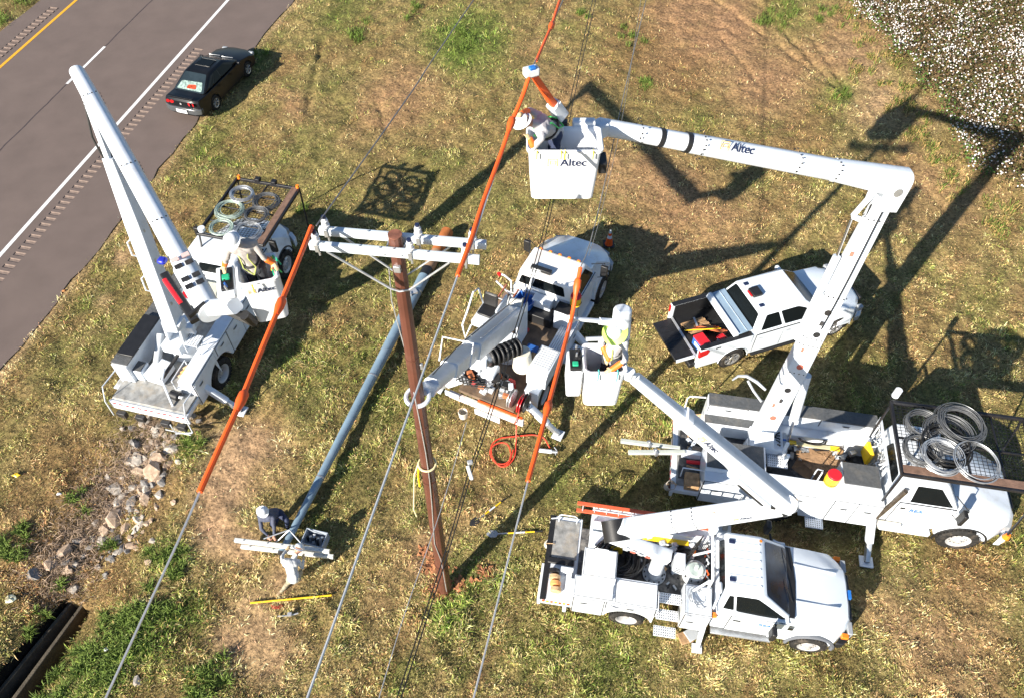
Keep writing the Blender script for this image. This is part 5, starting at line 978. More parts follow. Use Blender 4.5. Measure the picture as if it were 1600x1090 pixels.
# ================================================================ truck C: pickup-based bucket truck in front
C = Veh('bucket_truck', 2.9, 7.33, -9.3, 'smaller bucket truck in front at lower right with ribbed white roof and black cable coil', 'bucket truck', 'bucket trucks working on the line')
put_wheels(C, WF, [4.29], 1.08, .23); put_wheels(C, WFD, [0], 1.12, .22, dual=True)
for sd in (-1, 1): MB().bb(-1.9, 4.7, sd * .42 - .04, sd * .42 + .04, .5, .75).build('frame_rail', DARKM, C.o)
MB().cyl((0, -.8, .41), (0, .8, .41), .08).build('rear_axle', DARKM, C.o)
def cfn(x, z, t):
    a = abs(t); f = max(0, (x - 3.6) / 1.5); xx = x - max(0, a - .45) ** 2 * 1.1 * (f > .5)
    y = t * (1 - .10 * min(1, max(0, (z - 1.0) / .5)) * (f > 0)); return (xx, y, z - .13 * max(0, a - .6) * (z > 1.1) * (x > 3.4))
CT = [-1.02, -.99, -.85, -.6, -.3, 0, .3, .6, .85, .99, 1.02]
MB().slices(outline(3.3, 5.08, .5, [(5.12, .7), (5.1, 1.1), (5.0, 1.27), (4.5, 1.40), (3.62, 1.48), (3.3, 1.5)], [(4.29, .41, .52)]), CT, cfn).build('hood', WHITEC, C.o, bevel=.03)
MB().slices([(1.95, .55), (3.5, .55), (3.6, 1.0), (3.6, 1.45), (1.95, 1.5)], [-1.0, -.97, 0, .97, 1.0], lambda x, z, t: (x, t, z)).build('cab_body', WHITEC, C.o, bevel=.03)
Bc = (1.96, 3.62, .92, 1.47); Tc = (2.04, 2.88, .74, 2.1); rc = ghouse(C, Bc, Tc, WHITEC, 'cab_roof', .08)
for k in range(6):
    yy = -.5 + .2 * k; MB().beam((2.1, yy, 2.1), (2.78, yy, 2.1), (.022, .016), (.022, .016), rd=.3).build('roof_rib', WHITEC, rc)
    MB().cyl((2.80, yy, 2.09), (2.80, yy, 2.115), .03, .022, n=10).build('roof_lamp', mat('cab lamp pale', (.75, .78, .8), .3), rc)
for yy in (-.42, .5): MB().bb(2.1, 2.24, yy - .05, yy + .05, 2.1, 2.13).build('roof_vent', TEXTB, rc, bevel=.01)
MB().cyl((2.84, .62, 2.04), (2.84, .62, 2.1), .035).build('amber_lamp', AMBER, rc)
pane(C, Bc, Tc, 'f', rounded([(.05, .06), (.95, .06), (.93, .92), (.07, .92)]), WSHIELD, 'windscreen')
pane(C, Bc, Tc, 'b', rounded([(.1, .25), (.9, .25), (.88, .85), (.12, .85)]), GLASS, 'rear_window'); 
for s_ in 'rl': pane(C, Bc, Tc, s_, rounded([(.06, .12), (.22, .10), (.2, .85), (.1, .85)], .03), GLASS, 'quarter_window'); pane(C, Bc, Tc, s_, rounded([(.25, .06), (.68, -.02), (.94, .02), (.86, .6), (.78, .88), (.26, .88)], .05), GLASS, 'side_window')
for sd in (-1, 1):
    y = sd * 1.002; d = MB().prism([(2.3, .58), (3.42, .58), (3.52, .95), (3.5, 1.42), (2.3, 1.42)], y, y + sd * .014).m(1).prism([(2.28, .56), (3.44, .56), (3.54, .95), (3.52, 1.44), (2.28, 1.44)], y - sd * .02, y + sd * .002).build('door', [WHITEC, DARKM], C.o); handle(C, 2.45, y + sd * .01, 1.22, sd, d, .17)
    mr = tube_part('mirror_arm', [(3.3, sd * .98, 1.35), (3.25, sd * 1.2, 1.4)], .03, BLACKP, C.o); MB().box((3.18, sd * 1.3, 1.5), (.12, .22, .38)).build('mirror', BLACKP, mr, bevel=.03)
    MB().bb(2.0, 3.4, sd * .95, sd * 1.12, .4, .46).build('running_board', STEEL, C.o, bevel=.01)
    MB().tube([(4.29 + .53 * math.cos(a), sd * 1.02, .41 + .53 * math.sin(a)) for a in [R(185 - 10 * k) for k in range(20)]], .05, 6).build('wheel_arch_lip', mat('grey plastic flare', (.12, .13, .15), .6), C.o)
    MB().bb(4.85, 5.0, sd * .88, sd * .99, 1.0, 1.12).build('indicator', AMBER, C.o, bevel=.01); MB().bb(4.98, 5.1, sd * .6, sd * .9, .9, 1.15).build('headlight', MATS['headlight lens'], C.o, bevel=.02)
    MB().beam((3.75, sd * .45, 1.485), (4.75, sd * .42, 1.375), (.05, .03), (.05, .03)).build('hood_ridge', WHITEC, C.o)
coop((2.95, -1.012, 1.12), (0, -1, 0), (1, 0, 0), .16, C.o); MB().bb(3.6, 3.72, -1.03, -1.015, 1.15, 1.27).build('fender_badge', BLACKP, C.o); MB().bb(5.04, 5.1, -.1, .1, 1.18, 1.28).m(1).bb(5.045, 5.11, -.06, .06, 1.2, 1.26).build('hood_badge', [TEXTL, TEXTB], C.o)
MB().bb(5.05, 5.13, -.55, .55, .72, 1.12).build('grille', BLACKP, C.o, bevel=.02); MB().slices([(5.0, .42), (5.2, .42), (5.2, .68), (5.0, .68)], [-1.0, -.8, 0, .8, 1.0], lambda x, z, t: (x - .18 * (abs(t) > .9), t, z)).build('bumper', BLACKP, C.o, bevel=.03)
q = MB()
for k in range(14): yy = -.8 + 1.6 * k / 13; q.bb(3.60, 3.74, yy - .035, yy + .035, 1.475, 1.50)
MB().slices([(3.60, 1.47), (3.76, 1.46), (3.76, 1.492), (3.6, 1.505)], [-.86, -.5, 0, .5, .86], lambda x, z, t: (x - .12 * max(0, abs(t) - .3), t, z)).build('cowl_grille', BLACKP, C.o)
for yy in (-.5, .25): tube_part('wiper', [(3.66, yy, 1.52), (3.52, yy + .3, 1.6), (3.45, yy + .5, 1.62)], .01, BLACKP, C.o)
# service body
MB().bb(-1.3, 1.85, -.7, .85, .8, .92).build('deck', DECKD, C.o)
MB().prism(outline(-1.35, .6, .5, 1.42, [(0, .41, .56)]), -1.12, -.62).build('right_bins', WHITE, C.o, bevel=.012); MB().bb(1.22, 1.85, -1.12, -.62, .5, 1.42).build('right_bins', WHITE, C.o, bevel=.012)
MB().prism(outline(-1.1, 1.85, .5, 1.42, [(0, .41, .56)]), .72, 1.14).build('left_bins', WHITE, C.o, bevel=.012); MB().bb(-1.1, 1.85, .74, .80, 1.42, 1.55).bb(-1.1, 1.85, 1.08, 1.14, 1.42, 1.72).build('ladder_rack_wall', WHITE, C.o, bevel=.01)
MB().bb(-1.2, -.42, -.75, -.05, 1.42, 1.85).build('top_locker', WHITE, C.o, bevel=.012); tube_part('handle', hoop((-.95, -.08, 1.85), (-.65, -.08, 1.85), .06), .012, WHITE, C.o); MB().bb(-1.35, -.42, -1.05, -.6, 1.42, 1.47).build('bin_lid', WHITE, C.o, bevel=.01)
MB().bb(-.4, .6, -.65, -.50, .92, 1.42).build('inner_bin', WHITE, C.o, bevel=.012); MB().bb(1.2, 1.85, -.66, -.4, .92, 1.43).build('inner_bin', WHITE, C.o, bevel=.012)
bin_door(C, outline(-1.32, -.62, .53, 1.38, [(0, .41, .60)]), -1.12, -1, -1.1, 1.2); bin_door(C, [(-.55, 1.02), (.57, 1.02), (.57, 1.38), (-.55, 1.38)], -1.12, -1, .0, 1.25); bin_door(C, [(1.25, .55), (1.82, .55), (1.82, 1.38), (1.25, 1.38)], -1.12, -1, 1.4, 1.05)
MB().prism([(-.5, 1.32), (-.2, 1.22), (-.35, 1.19)], -1.137, -1.145).build('logo_wedge', TEXTB, C.o)
for k, (z, yy) in enumerate(((.45, -1.38), (.8, -1.1), (1.12, -.82))): tread(C, .66, 1.18, yy, yy + .24, z, .04, rows=4)
tube_part('grab_rail', hoop((.63, -1.1, .9), (.63, -.65, .9), .5), .015, WHITE, C.o)
MB().bb(-2.1, -1.3, -1.1, 1.1, .62, .9).build('tail_shelf', WHITE, C.o, bevel=.012); MB().bb(-1.98, -1.36, -.02, .98, .905, .92).build('steel_tray', DECK, C.o); MB().bb(-2.05, -1.4, -.2, -.05, .91, .98).build('black_mat', BLACKP, C.o, bevel=.02); MB().bb(-2.12, -1.98, -1.1, 1.1, .86, .915).build('rear_edge', BLACKP, C.o)
MB().bb(-2.18, -2.1, -1.12, -.2, .58, .88).build('rear_bumper', WHITE, C.o, bevel=.01)
for k in range(7): MB().bb(-2.06 + .1 * k, -2.0 + .1 * k, -1.125, -1.105, .80, .86).build('reflective_strip', YELLOW if k % 2 else ORANGE, C.o)
for k in range(4): MB().rings((-1.85 + .03 * k, -.42 - .15 * k, 1.02), (-1.85 + .03 * k, -.32 - .15 * k, 1.02), [(-.06, .09), (-.05, .13), (.04, .13), (.05, .09)], 14).build('rope_spool', [BLACKM, TAN, MATS['orange rope'], TAN][k], C.o)
MB().bb(-1.55, -1.42, -1.0, -.4, .92, 1.12).bb(-1.7, -1.4, -.42, -.38, .92, 1.3).build('spool_stand', WHITE, C.o, bevel=.01); MB().bb(-1.45, -1.32, -1.02, -.62, .92, 1.25).build('small_locker', WHITE, C.o, bevel=.01)
tube_part('grab_rail', hoop((-1.9, .95, .9), (-1.45, .95, .9), .4), .016, WHITE, C.o); tube_part('grab_rail', [(-1.9, .95, 1.1), (-2.1, 1.0, .9), (-2.12, 1.02, .6)], .016, WHITE, C.o)
for k in range(2): MB().bb(-1.1 + .45 * k, -.7 + .45 * k, .3, .65, .92, 1.3).build('deck_box', [WHITE, YELLOW][k] if k else WHITE, C.o, bevel=.02)
MB().bb(-.3, 1.3, .6, .72, 1.3, 1.33).build('yellow_level_strip', YELLOW, C.o)
MB().bb(.95, 1.22, .0, .32, .92, 1.5).build('control_cabinet', WHITE, C.o, bevel=.02)
for k in range(3): MB().box((1.08, -.004, 1.08 + .09 * k), (.16, .01, .02), M=Matrix.Rotation(.5, 3, 'Y')).build('vent_slot', BLACKP, C.o)
MB().cyl((1.48, .02, .92), (1.48, .02, 1.3), .26, .26, 20).m(1).cyl((1.48, .02, 1.3), (1.48, .02, 1.36), .22, .18, 20).cyl((1.48, .02, 1.36), (1.48, .02, 1.55), .05).build('winch_drum', [GREYP, mat('pale green capstan', (.5, .58, .55), .5)], C.o, bevel=.01)
for k in range(10): a = R(36 * k); MB().cyl((1.48 + .27 * math.cos(a), .02 + .27 * math.sin(a), 1.2), (1.48 + .27 * math.cos(a), .02 + .27 * math.sin(a), 1.26), .022, n=6).build('bolt', DARKM, C.o)
MB().tube([(1.75, -.45, 1.42), (1.75, -.45, 2.0), (1.7, .7, 2.25), (1.7, .7, 1.5)], .035, 6).build('boom_rest', WHITE, C.o); MB().bb(1.6, 1.8, .55, .9, 2.2, 2.5).build('boom_cradle', WHITE, C.o, bevel=.04); tube_part('brace', [(1.35, -.6, 1.45), (1.72, -.44, 1.9)], .03, WHITE, C.o); tube_part('brace', [(1.72, .2, 2.1), (1.4, .3, 1.5)], .03, WHITE, C.o)
MB().bb(1.82, 1.95, -.75, -.5, 1.9, 2.1).build('work_light', WHITE, C.o, bevel=.04); MB().cyl((1.9, -.98, 1.35), (1.9, -1.06, 1.35), .075, n=14).build('amber_lamp', AMBER, C.o); MB().beam((1.88, -.95, .9), (1.88, -.8, 2.0), (.05, .05), (.05, .05)).build('lamp_post', WHITE, C.o)
for k in range(12): MB().box((.3 + 1.3 * rnd.random(), .35 + .35 * rnd.random(), 1.0 + .35 * rnd.random()), (.14, .12, .12), rnd.random()).build('deck_gear', [WHITE, GREYP, DARKM, STEEL][k % 4], C.o, bevel=.02)
MB().cyl((1.42, .42, 1.3), (1.42, .42, 1.45), .05).build('orange_cap', AMBER, C.o)
for y0, ft in ((-1.0, C.P(1088, 1013, 0)), (1.0, V((1.75, 1.4, 0)))):
    o = MB().beam((1.78, y0, .95), ft + V((0, 0, .08)), (.13, .13), (.1, .1), up=(1, 0, 0), rd=.15).build('outrigger', WHITE, C.o); MB().box(ft + V((0, 0, .04)), (.24, .22, .04)).build('foot_pad', WHITE, o); 
MB().beam((-1.5, -.95, .7), (-1.5, -1.0, .1), (.12, .1), (.1, .1), up=(1, 0, 0)).build('outrigger', WHITE, C.o)
for k in range(2): w = C.W(C.P(1080 + 10 * k, 1000 - 5 * k, 0)); t = empty('cribbing_block', (w.x - .15, w.y + .05, Z(w.x, w.y) + .03 + .0 * k), .3 + .2 * k); MB().bb(-.16, .16, -.14, .14, 0, .09).build('block', [WOOD, GREYP][k], t, bevel=.01); tag(t, ['pale timber block under the front outrigger of the smaller bucket truck', 'grey cribbing block beside the front outrigger of the smaller bucket truck'][k], 'block')
o = coil('cable_coil', (0, 0, 0), .46, 30, .017, CABLE, R(5), 0, .3, 77, None, .35); o.location = C.W((-.38, .04, 1.12)); tag(o, 'large black cable coil on the deck of the smaller bucket truck', 'cable coil')
o = coil('wire_whisk', (0, 0, 0), .2, 5, .009, STEEL, R(20), 0, .3, 78, None, .1); o.location = C.W((1.5, -.72, 1.47)); tag(o, 'loop of thin wire on the side bin behind the crew door', 'wire loop')
ladder('ladder', C.W((-1.5, .95, 1.86)), C.W((1.75, .95, 1.86)), (0, 1, .0), .38, 11, mat('orange-red ladder rail', (.75, .12, .05), .5, 0, .1, 6), 'long orange extension ladder in the left rack of the smaller bucket truck')
pail(C.W(C.P(857, 850, .55)), 'cream bucket hanging at the rear left corner of the smaller bucket truck', .14, .26, MATS['cream plastic bucket'], .35)
tb = V((.55, -.08, .92)); MB().cyl(tb, tb + V((0, 0, .06)), .28, n=22).build('base_flange', GREYP, C.o); MB().cyl(tb + V((0, 0, .06)), tb + V((0, 0, .95)), .17, n=20).build('pedestal', WHITE, C.o)
for k in range(12): a = R(30 * k); MB().cyl(tb + V((.24 * math.cos(a), .24 * math.sin(a), .06)), tb + V((.24 * math.cos(a), .24 * math.sin(a), .1)), .02, n=6).build('bolt', DARKM, C.o)
MB().beam(tb + V((.2, -.02, 1.15)), V((-.65, .08, 2.35)), (.30, .32), (.26, .28), rd=.15).build('turret_arm', WHITE, C.o)
tt = MATS['dull red label']
for k in range(4): MB().box((.25 - .18 * k, -.2, 2.1 + .08 * k), (.12, .012, .07), M=Matrix.Rotation(.4, 3, 'Y')).build('warning_label', [tt, GREYP][k % 2], C.o)
elC = C.L(P(1232, 787, 4.5)); pv = C.L(P(962, 828, 2.75)); dC = (elC - pv).normalized(); camL = C.L((0, 0, CAM_H)); tC = toward(pv.lerp(elC, .5), dC); sC = dC.cross(tC)
lbC = MB().beam(pv - dC * .1, elC, (.40, .46), (.34, .42), up=(0, 0, 1), rd=.16).build('lower_boom', BOOMW, C.o); steel_plates(C, pv, elC, .38, .44, (0, 0, 1), lbC, (.36, .48))
MB().cyl(pv - sC * .24, pv + sC * .24, .30, n=24).build('shoulder_drum', BLACKP, C.o)
for t in (.2, .6): MB().cyl(pv.lerp(elC, t) + tC * .2, pv.lerp(elC, t) + tC * .235, .075, n=16).build('access_cover', mat('tan cover', (.5, .38, .28), .6), lbC)
_, nL, _u = frame(dC); nL = nL if (C.W(nL) - C.p).y < 0 else -nL; brand(pv.lerp(elC, .70) + nL * .185, nL, dC, .09, lbC)
beC = C.L(P(992, 590, 8.0)); dE = (beC - elC).normalized(); nE = toward(elC.lerp(beC, .4), dE); sE = dE.cross(nE)
ubC = MB().beam(elC + dE * .1, elC.lerp(beC, .72), (.36, .36), (.30, .30), up=(0, 0, 1), rd=.14).build('upper_boom', BOOMW, C.o); MB().beam(elC.lerp(beC, .72), beC, (.24, .24), (.2, .2), rd=.2).build('inner_boom', BOOMW, ubC); MB().beam(elC.lerp(beC, .70), elC.lerp(beC, .73), (.36, .36), (.34, .34), rd=.2).build('boom_collar', BOOMW, ubC)
side_ = -sE if (C.W(sE) - C.p).y > 0 else sE
_, nU, _u = frame(dE); nU = nU if (C.W(nU) - C.p).y < 0 else -nU; brand(elC.lerp(beC, .62) + nU * .168 - _u * .02, nU, -dE, .13, ubC)
MB().cyl(elC + V((-.06, .05, -.25)) - sC * .02, elC + V((-.06, .05, .05)) + sC * .02, .24, n=24).build('elbow_drum', BLACKP, C.o); MB().cyl(elC - tC * .2, elC + tC * .26, .2, n=20).build('elbow_hub', BOOMW, C.o); MB().cyl(elC + tC * .26 + dC * .12, elC + tC * .27 + dC * .12, .1, n=16).build('elbow_disc', STEEL, C.o)
MB().tube([elC.lerp(beC, .02) + side_ * .2, elC.lerp(beC, .12) + side_ * .34, elC.lerp(beC, .28) + side_ * .32, elC.lerp(beC, .36) + side_ * .18], .045, 8).build('black_hose', BLACKP, C.o); MB().beam(elC.lerp(beC, .08) + side_ * .3, elC.lerp(beC, .36) + side_ * .26, (.12, .12), (.13, .13)).build('elbow_cylinder', BOOMW, C.o)
MB().beam(elC.lerp(beC, .33) + side_ * .2, elC.lerp(beC, .52) + side_ * .12, (.1, .25), (.06, .06), up=nE).build('link_plate', BOOMW, ubC)
LC = 8.6; la, lb_ = C.L(P(914, 581, LC)), C.L(P(979, 581, LC)); ax = (lb_ - la).normalized(); ay = V((-ax.y, ax.x, 0)); mid = (la + lb_) / 2
cC = mid + ay * .30; boC, _, _ = bucket(C, cC, ax, .68, .58, 1.05)
MB().box(cC - ax * .5 + V((0, 0, -.45)), (.26, .5, .72), math.atan2(ax.y, ax.x)).build('tool_apron', FIBER, C.o, bevel=.04); MB().box(cC - ax * .49 + V((0, 0, -.06)), (.2, .42, .08), math.atan2(ax.y, ax.x)).build('control_panel', BLACKP, C.o, bevel=.01)
MB().box(cC - ax * .5 - ay * .12 + V((0, 0, .0)), (.1, .09, .04), math.atan2(ax.y, ax.x)).build('green_pad', MATS['green plastic'], C.o, bevel=.01)
for k in range(4): MB().cyl(cC - ax * (.43 + .04 * (k % 2)) + ay * (-.02 + .08 * k) + V((0, 0, -.03)), cC - ax * (.43 + .04 * (k % 2)) + ay * (-.02 + .08 * k) + V((0, 0, .06)), .02, n=6).build('control_lever', [BLACKP, STEEL][k % 2], C.o)
MB().beam(cC + ax * .36 - V((0, 0, .4)), beC + dE * .1, (.22, .22), (.22, .22)).build('bucket_bracket', BOOMW, C.o); MB().cyl(cC + ax * .42 - ay * .2 - V((0, 0, .1)), cC + ax * .42 - ay * .2 - V((0, 0, .3)), .09, .07, n=14).build('cup_holder', FIBER, C.o)
for t in (-.12, .2): MB().tube([mid + ax * t + V((0, 0, .03)) + ay * .03, mid + ax * t - ay * .035 + V((0, 0, .02)), mid + ax * t - ay * .04 - V((0, 0, .2))], .012, 5).build('hook_strap', mat('teal strap webbing', (.1, .5, .45), .7), boC)
jm = C.L(P(972, 499, 9.5)); jt = C.L(P(893, 498, 9.75)); MB().cyl(jm - V((0, 0, .42)) - ay * .06, jm + ay * .08 + V((0, 0, .18)), .17, .15, 18).build('jib_winch_housing', BOOMW, C.o, bevel=.04); MB().beam(jm - V((0, 0, .3)), cC + ax * .25 + ay * .35 - V((0, 0, .3)), (.2, .2), (.22, .22)).build('jib_mast', BOOMW, C.o)
MB().beam(jm - V((0, 0, .1)), jm.lerp(jt, .45) - V((0, 0, .05)), (.12, .12), (.1, .1)).build('jib', BOOMW, C.o); MB().beam(jm.lerp(jt, .4) - V((0, 0, .05)), jt, (.07, .07), (.055, .055)).build('jib_arm', BOOMW, C.o); MB().box(jt, (.12, .09, .12), .3).build('wire_holder', MATS['pale grey insulator'], C.o, bevel=.02)
MB().tube([cC - ax * .3 + ay * .36 + V((0, 0, .06)), cC + ax * .1 + ay * .38 + V((0, 0, .06))], .04, 8).build('padded_bar', GREYP, C.o)

# lids, seams and small wear on the top of the smaller truck's bins
for x0, x1, y0, y1, z in ((-.36, .58, -1.09, -.56, 1.425), (1.24, 1.83, -1.09, -.45, 1.435), (-1.32, -.44, -1.09, -.64, 1.475), (-1.17, -.45, -.72, -.08, 1.855)):
    MB().bb(x0 - .012, x1 + .012, y0 - .012, y1 + .012, z - .003, z + .002).m(1).bb(x0, x1, y0, y1, z, z + .018).build('bin_lid', [DARKM, WHITE], C.o, bevel=.004)
for k in range(30):
    x, y = rnd.uniform(-.1, 1.2), rnd.uniform(-.35, .65); MB().box((x, y, .93 + .03 * rnd.random()), (rnd.uniform(.04, .16), rnd.uniform(.03, .1), .05), rnd.random() * 3).build('deck_litter', [DARKM, STEEL, WHITE, TAN, GREYP, BLACKP][k % 6], C.o)
for k in range(6): MB().tube([(1.2 + .1 * rnd.random(), .35 * rnd.random(), 1.3), (1.5, .5, 1.7 + .1 * k), (1.75, .2 + .08 * k, 1.6)], .012, 5).build('control_cable', CABLE, C.o)
for k in range(8): q = V((1.72, -.4 + .14 * k, 1.2)); MB().tube([q, q + V((.06, .04, .2)), q + V((-.04, .02, .45))], .018, 5).build('hanging_strap', [WHITE, STEEL, ORANGE, CABLE][k % 4], C.o)
for k in range(34):
    x, y = rnd.uniform(-1.9, .3), rnd.uniform(-.1, .55); MB().box((x * .5 + 1.0 if k % 2 else x * .2 - 1.9, y + (.3 if k % 2 else 0), 1.03 + .04 * rnd.random()), (rnd.uniform(.05, .2), rnd.uniform(.04, .12), .06), rnd.random() * 3).build('deck_litter', [DARKM, STEEL, WHITE, TAN, GREYP, REDP][k % 6], D.o)
for k in range(5): MB().tube([tb_D + V((.2 * math.cos(k), .25 * math.sin(k), .6)), tb_D + V((.4, -.2 + .1 * k, .8)), tb_D + V((.5, -.1 + .08 * k, .3)), tb_D + V((.7, -.3 + .1 * k, .02))], .02, 6).build('hydraulic_hose', CABLE, D.o)
for k in range(9): MB().box(tb_D + V((.45 + .05 * (k % 3), -.35 + .08 * k, .55 + .1 * (k % 2))), (.1, .06, .12)).build('valve_block', [STEEL, GREYP, BLUEP][k % 3], D.o, bevel=.008)
tread(D, -.3, .2, -.4, -.05, 1.5, .03, name='turret_step', rows=5)
MB().bb(.02, .1, -.4, -.34, 1.5, 2.1).bb(.02, .1, -.05, .01, 1.5, 2.1).build('step_rail', WHITE, D.o)

# ================================================================ pickup
E_ = Veh('pickup_truck', 6.39, 15.05, 19, 'white four-door pickup with its tailgate down and tools in the open bed', 'pickup truck')
put_wheels(E_, WP, [3.66, 0], .98, .27)
def efn(x, z, t):
    a = abs(t); f = x > 3.0; xx = x - max(0, a - .4) ** 2 * 1.3 * (x > 4.0); return (xx, t * (1 - .05 * (z > 1.0)), z - .12 * max(0, a - .6) * (z > 1.1) * f)
ET = [-1.0, -.97, -.84, -.6, -.3, 0, .3, .6, .84, .97, 1.0]
MB().slices(outline(.48, 4.55, .48, [(4.62, .7), (4.58, 1.08), (4.42, 1.2), (3.9, 1.28), (3.02, 1.34), (.48, 1.34)], [(3.66, .42, .49)]), ET, efn).build('body', WHITEC, E_.o, bevel=.03)
for sd in (-1, 1):
    MB().prism(outline(-1.25, .50, .5, [(.50, 1.34), (-1.25, 1.34)], [(0, .42, .49)]), sd * .83, sd * .985).build('bed_side', WHITEC, E_.o, bevel=.025)
    MB().bb(-1.24, .48, sd * .82, sd * .98, 1.342, 1.365).build('rail_cap', BLACKP, E_.o, bevel=.008)
    MB().bb(-1.18, .48, sd * .8, sd * .832, .8, 1.33).build('bed_liner_wall', BLACKP, E_.o)
    lt = MB().prism([(-1.27, .98), (-.98, 1.05), (-.92, 1.2), (-1.0, 1.3), (-1.27, 1.28)], sd * .9, sd * 1.0).build('tail_light', RED, E_.o, bevel=.02)
    tube_part('arch_lip', [(x_ + .5 * math.cos(a), sd * .985, .42 + .5 * math.sin(a)) for x_ in (0,) for a in [R(180 - 12 * k) for k in range(16)]], .015, WHITEC, E_.o); tube_part('arch_lip', [(3.66 + .5 * math.cos(a), sd * .99, .42 + .5 * math.sin(a)) for a in [R(180 - 12 * k) for k in range(16)]], .015, WHITEC, E_.o)
    for x0, x1 in ((.62, 1.52), (1.56, 2.6)):
        d = MB().prism([(x0, .55), (x1, .55), (x1 + .02, 1.3), (x0, 1.3)], sd * 1.0, sd * 1.01).m(1).prism([(x0 - .015, .535), (x1 + .015, .535), (x1 + .035, 1.315), (x0 - .015, 1.315)], sd * .98, sd * 1.001).build('door', [WHITEC, DARKM], E_.o); handle(E_, x0 + .16, sd * .99, 1.14, sd, d, .17)
    MB().bb(.6, 2.7, sd * .92, sd * 1.08, .42, .47).build('running_board', BLACKP, E_.o, bevel=.01)
    MB().box((2.55, sd * 1.1, 1.42), (.12, .2, .17)).build('mirror', WHITEC, E_.o, bevel=.03); MB().bb(4.25, 4.42, sd * .84, sd * .99, .98, 1.16).build('headlight', MATS['headlight lens'], E_.o, bevel=.03)
MB().bb(-1.2, .48, -.82, .82, .76, .84).build('bed_floor', BLACKP, E_.o)
MB().bb(-1.88, -1.24, -.78, .78, .78, .86).build('tailgate', BLACKP, E_.o, bevel=.02); MB().bb(-1.27, -1.2, -.8, .8, .80, .875).build('tailgate_hinge', ALU, E_.o); MB().bb(-1.86, -1.26, -.8, -.75, .78, .875).build('tailgate_edge', WHITEC, E_.o); MB().bb(-1.45, -1.2, -.9, .9, .46, .64).build('rear_bumper', BLACKP, E_.o, bevel=.03)
for k in range(7): MB().bb(-1.8, -1.32, -.68 + .2 * k, -.62 + .2 * k, .861, .868).build('liner_rib', BLACKP, E_.o)
Be = (.5, 3.04, .94, 1.33); Te = (.72, 2.28, .73, 1.91); re_ = ghouse(E_, Be, Te, WHITEC, 'cab_roof', .08)
for k in range(7): MB().beam((.85, -.48 + .16 * k, 1.91), (2.1, -.48 + .16 * k, 1.91), (.02, .012), (.02, .012)).build('roof_rib', WHITEC, re_)
pane(E_, Be, Te, 'f', rounded([(.05, .05), (.95, .05), (.94, .93), (.06, .93)]), GLASS, 'windscreen'); pane(E_, Be, Te, 'b', rounded([(.05, .18), (.95, .18), (.94, .92), (.06, .92)]), GLASS, 'rear_window')
for s_ in 'rl': pane(E_, Be, Te, s_, rounded([(.10, .08), (.395, .08), (.38, .88), (.14, .88)], .04), GLASS, 'side_window'); pane(E_, Be, Te, s_, rounded([(.435, .08), (.86, .06), (.9, .2), (.86, .7), (.78, .88), (.43, .88)], .04), GLASS, 'side_window')
for yy, w_ in ((.5, .06), (-.42, .06)): MB().bb(.86, 1.0, yy - w_, yy + w_, 1.9, 1.935).build('roof_lamp', TEXTB, re_, bevel=.01)
q = MB().bb(.84, 1.15, -.1, .25, 1.92, 2.02).m(1).bb(.78, .84, -.05, .2, 1.93, 1.99); q.build('roof_beacon', [BLACKP, RED], E_.o, bevel=.02)
MB().slices([(4.5, .45), (4.7, .45), (4.7, .7), (4.5, .7)], [-.97, -.75, 0, .75, .97], lambda x, z, t: (x - .22 * (abs(t) > .9), t, z)).build('bumper', ALU, E_.o, bevel=.03); MB().bb(4.56, 4.635, -.6, .6, .75, 1.1).build('grille', BLACKP, E_.o, bevel=.02)
text('4X4', (-.75, -.99, 1.2), (0, -1, 0), (1, 0, 0), .1, BLACKP, E_.o, bold=.004)
bx = MB().prism([(-.12, 1.36), (-.05, 1.5), (.03, 1.5), (.06, 1.36)], -.86, .86).build('folded_cover_edge', WHITEC, E_.o, bevel=.01); MB().prism([(.04, 1.40), (.04, 1.44), (.5, 1.5), (.5, 1.46)], -.86, .86).build('bed_cover', mat('blue-grey aluminium cover', (.35, .48, .6), .3, .4, .1, 3), E_.o, bevel=.008); tube_part('cover_trim', [(.3, y_, 1.49 + .004 * ((k * 7) % 3)) for k, y_ in enumerate(np.linspace(.84, -.84, 12))], .006, WHITEC, E_.o)
MB().bb(.3, 4.3, -.7, .7, .35, .52).build('underbody', DARKM, E_.o)
def ething(nm, loc, rz_, label, cat): t = empty(nm, E_.W(loc), R(19) + rz_); tag(t, label, cat); return t
t = ething('cooler', (-.93, -.52, .84), .1, 'cooler with red lid and blue sides in the pickup bed', 'cooler'); MB().bb(-.16, .16, -.24, .24, 0, .3).build('body', BLUEP, t, bevel=.02); MB().bb(-.17, .17, -.25, .25, .302, .36).build('lid', REDP, t, bevel=.02); MB().bb(-.165, -.16, -.15, .12, .08, .22).build('label', WHITE, t)
t = ething('red_case', (-.28, -.62, .84), .2, 'bright red and white case against the pickup bed cover', 'case'); MB().bb(-.12, .12, -.16, .16, 0, .3).build('body', REDP, t, bevel=.03); MB().bb(-.13, -.125, -.1, .1, .05, .25).build('label', WHITE, t)
for k in range(6):
    t = ething('timber_plank', (-.72 + .02 * k, .42 - .085 * k, .86 + .03 * (k % 2)), rnd.uniform(-.03, .05), 'short timber board in the stack at the left of the pickup bed', 'board'); t['group'] = 'boards in the pickup bed'; MB().bb(-.38, .38, -.04, .04, 0, .05).build('board', WOOD, t, bevel=.004)
t = ething('steel_strap', (-.68, .28, .96), 1.4, 'silver strap lying across the timber in the pickup bed', 'strap'); MB().bb(-.22, .22, -.03, .03, 0, .01).build('band', ALU, t)
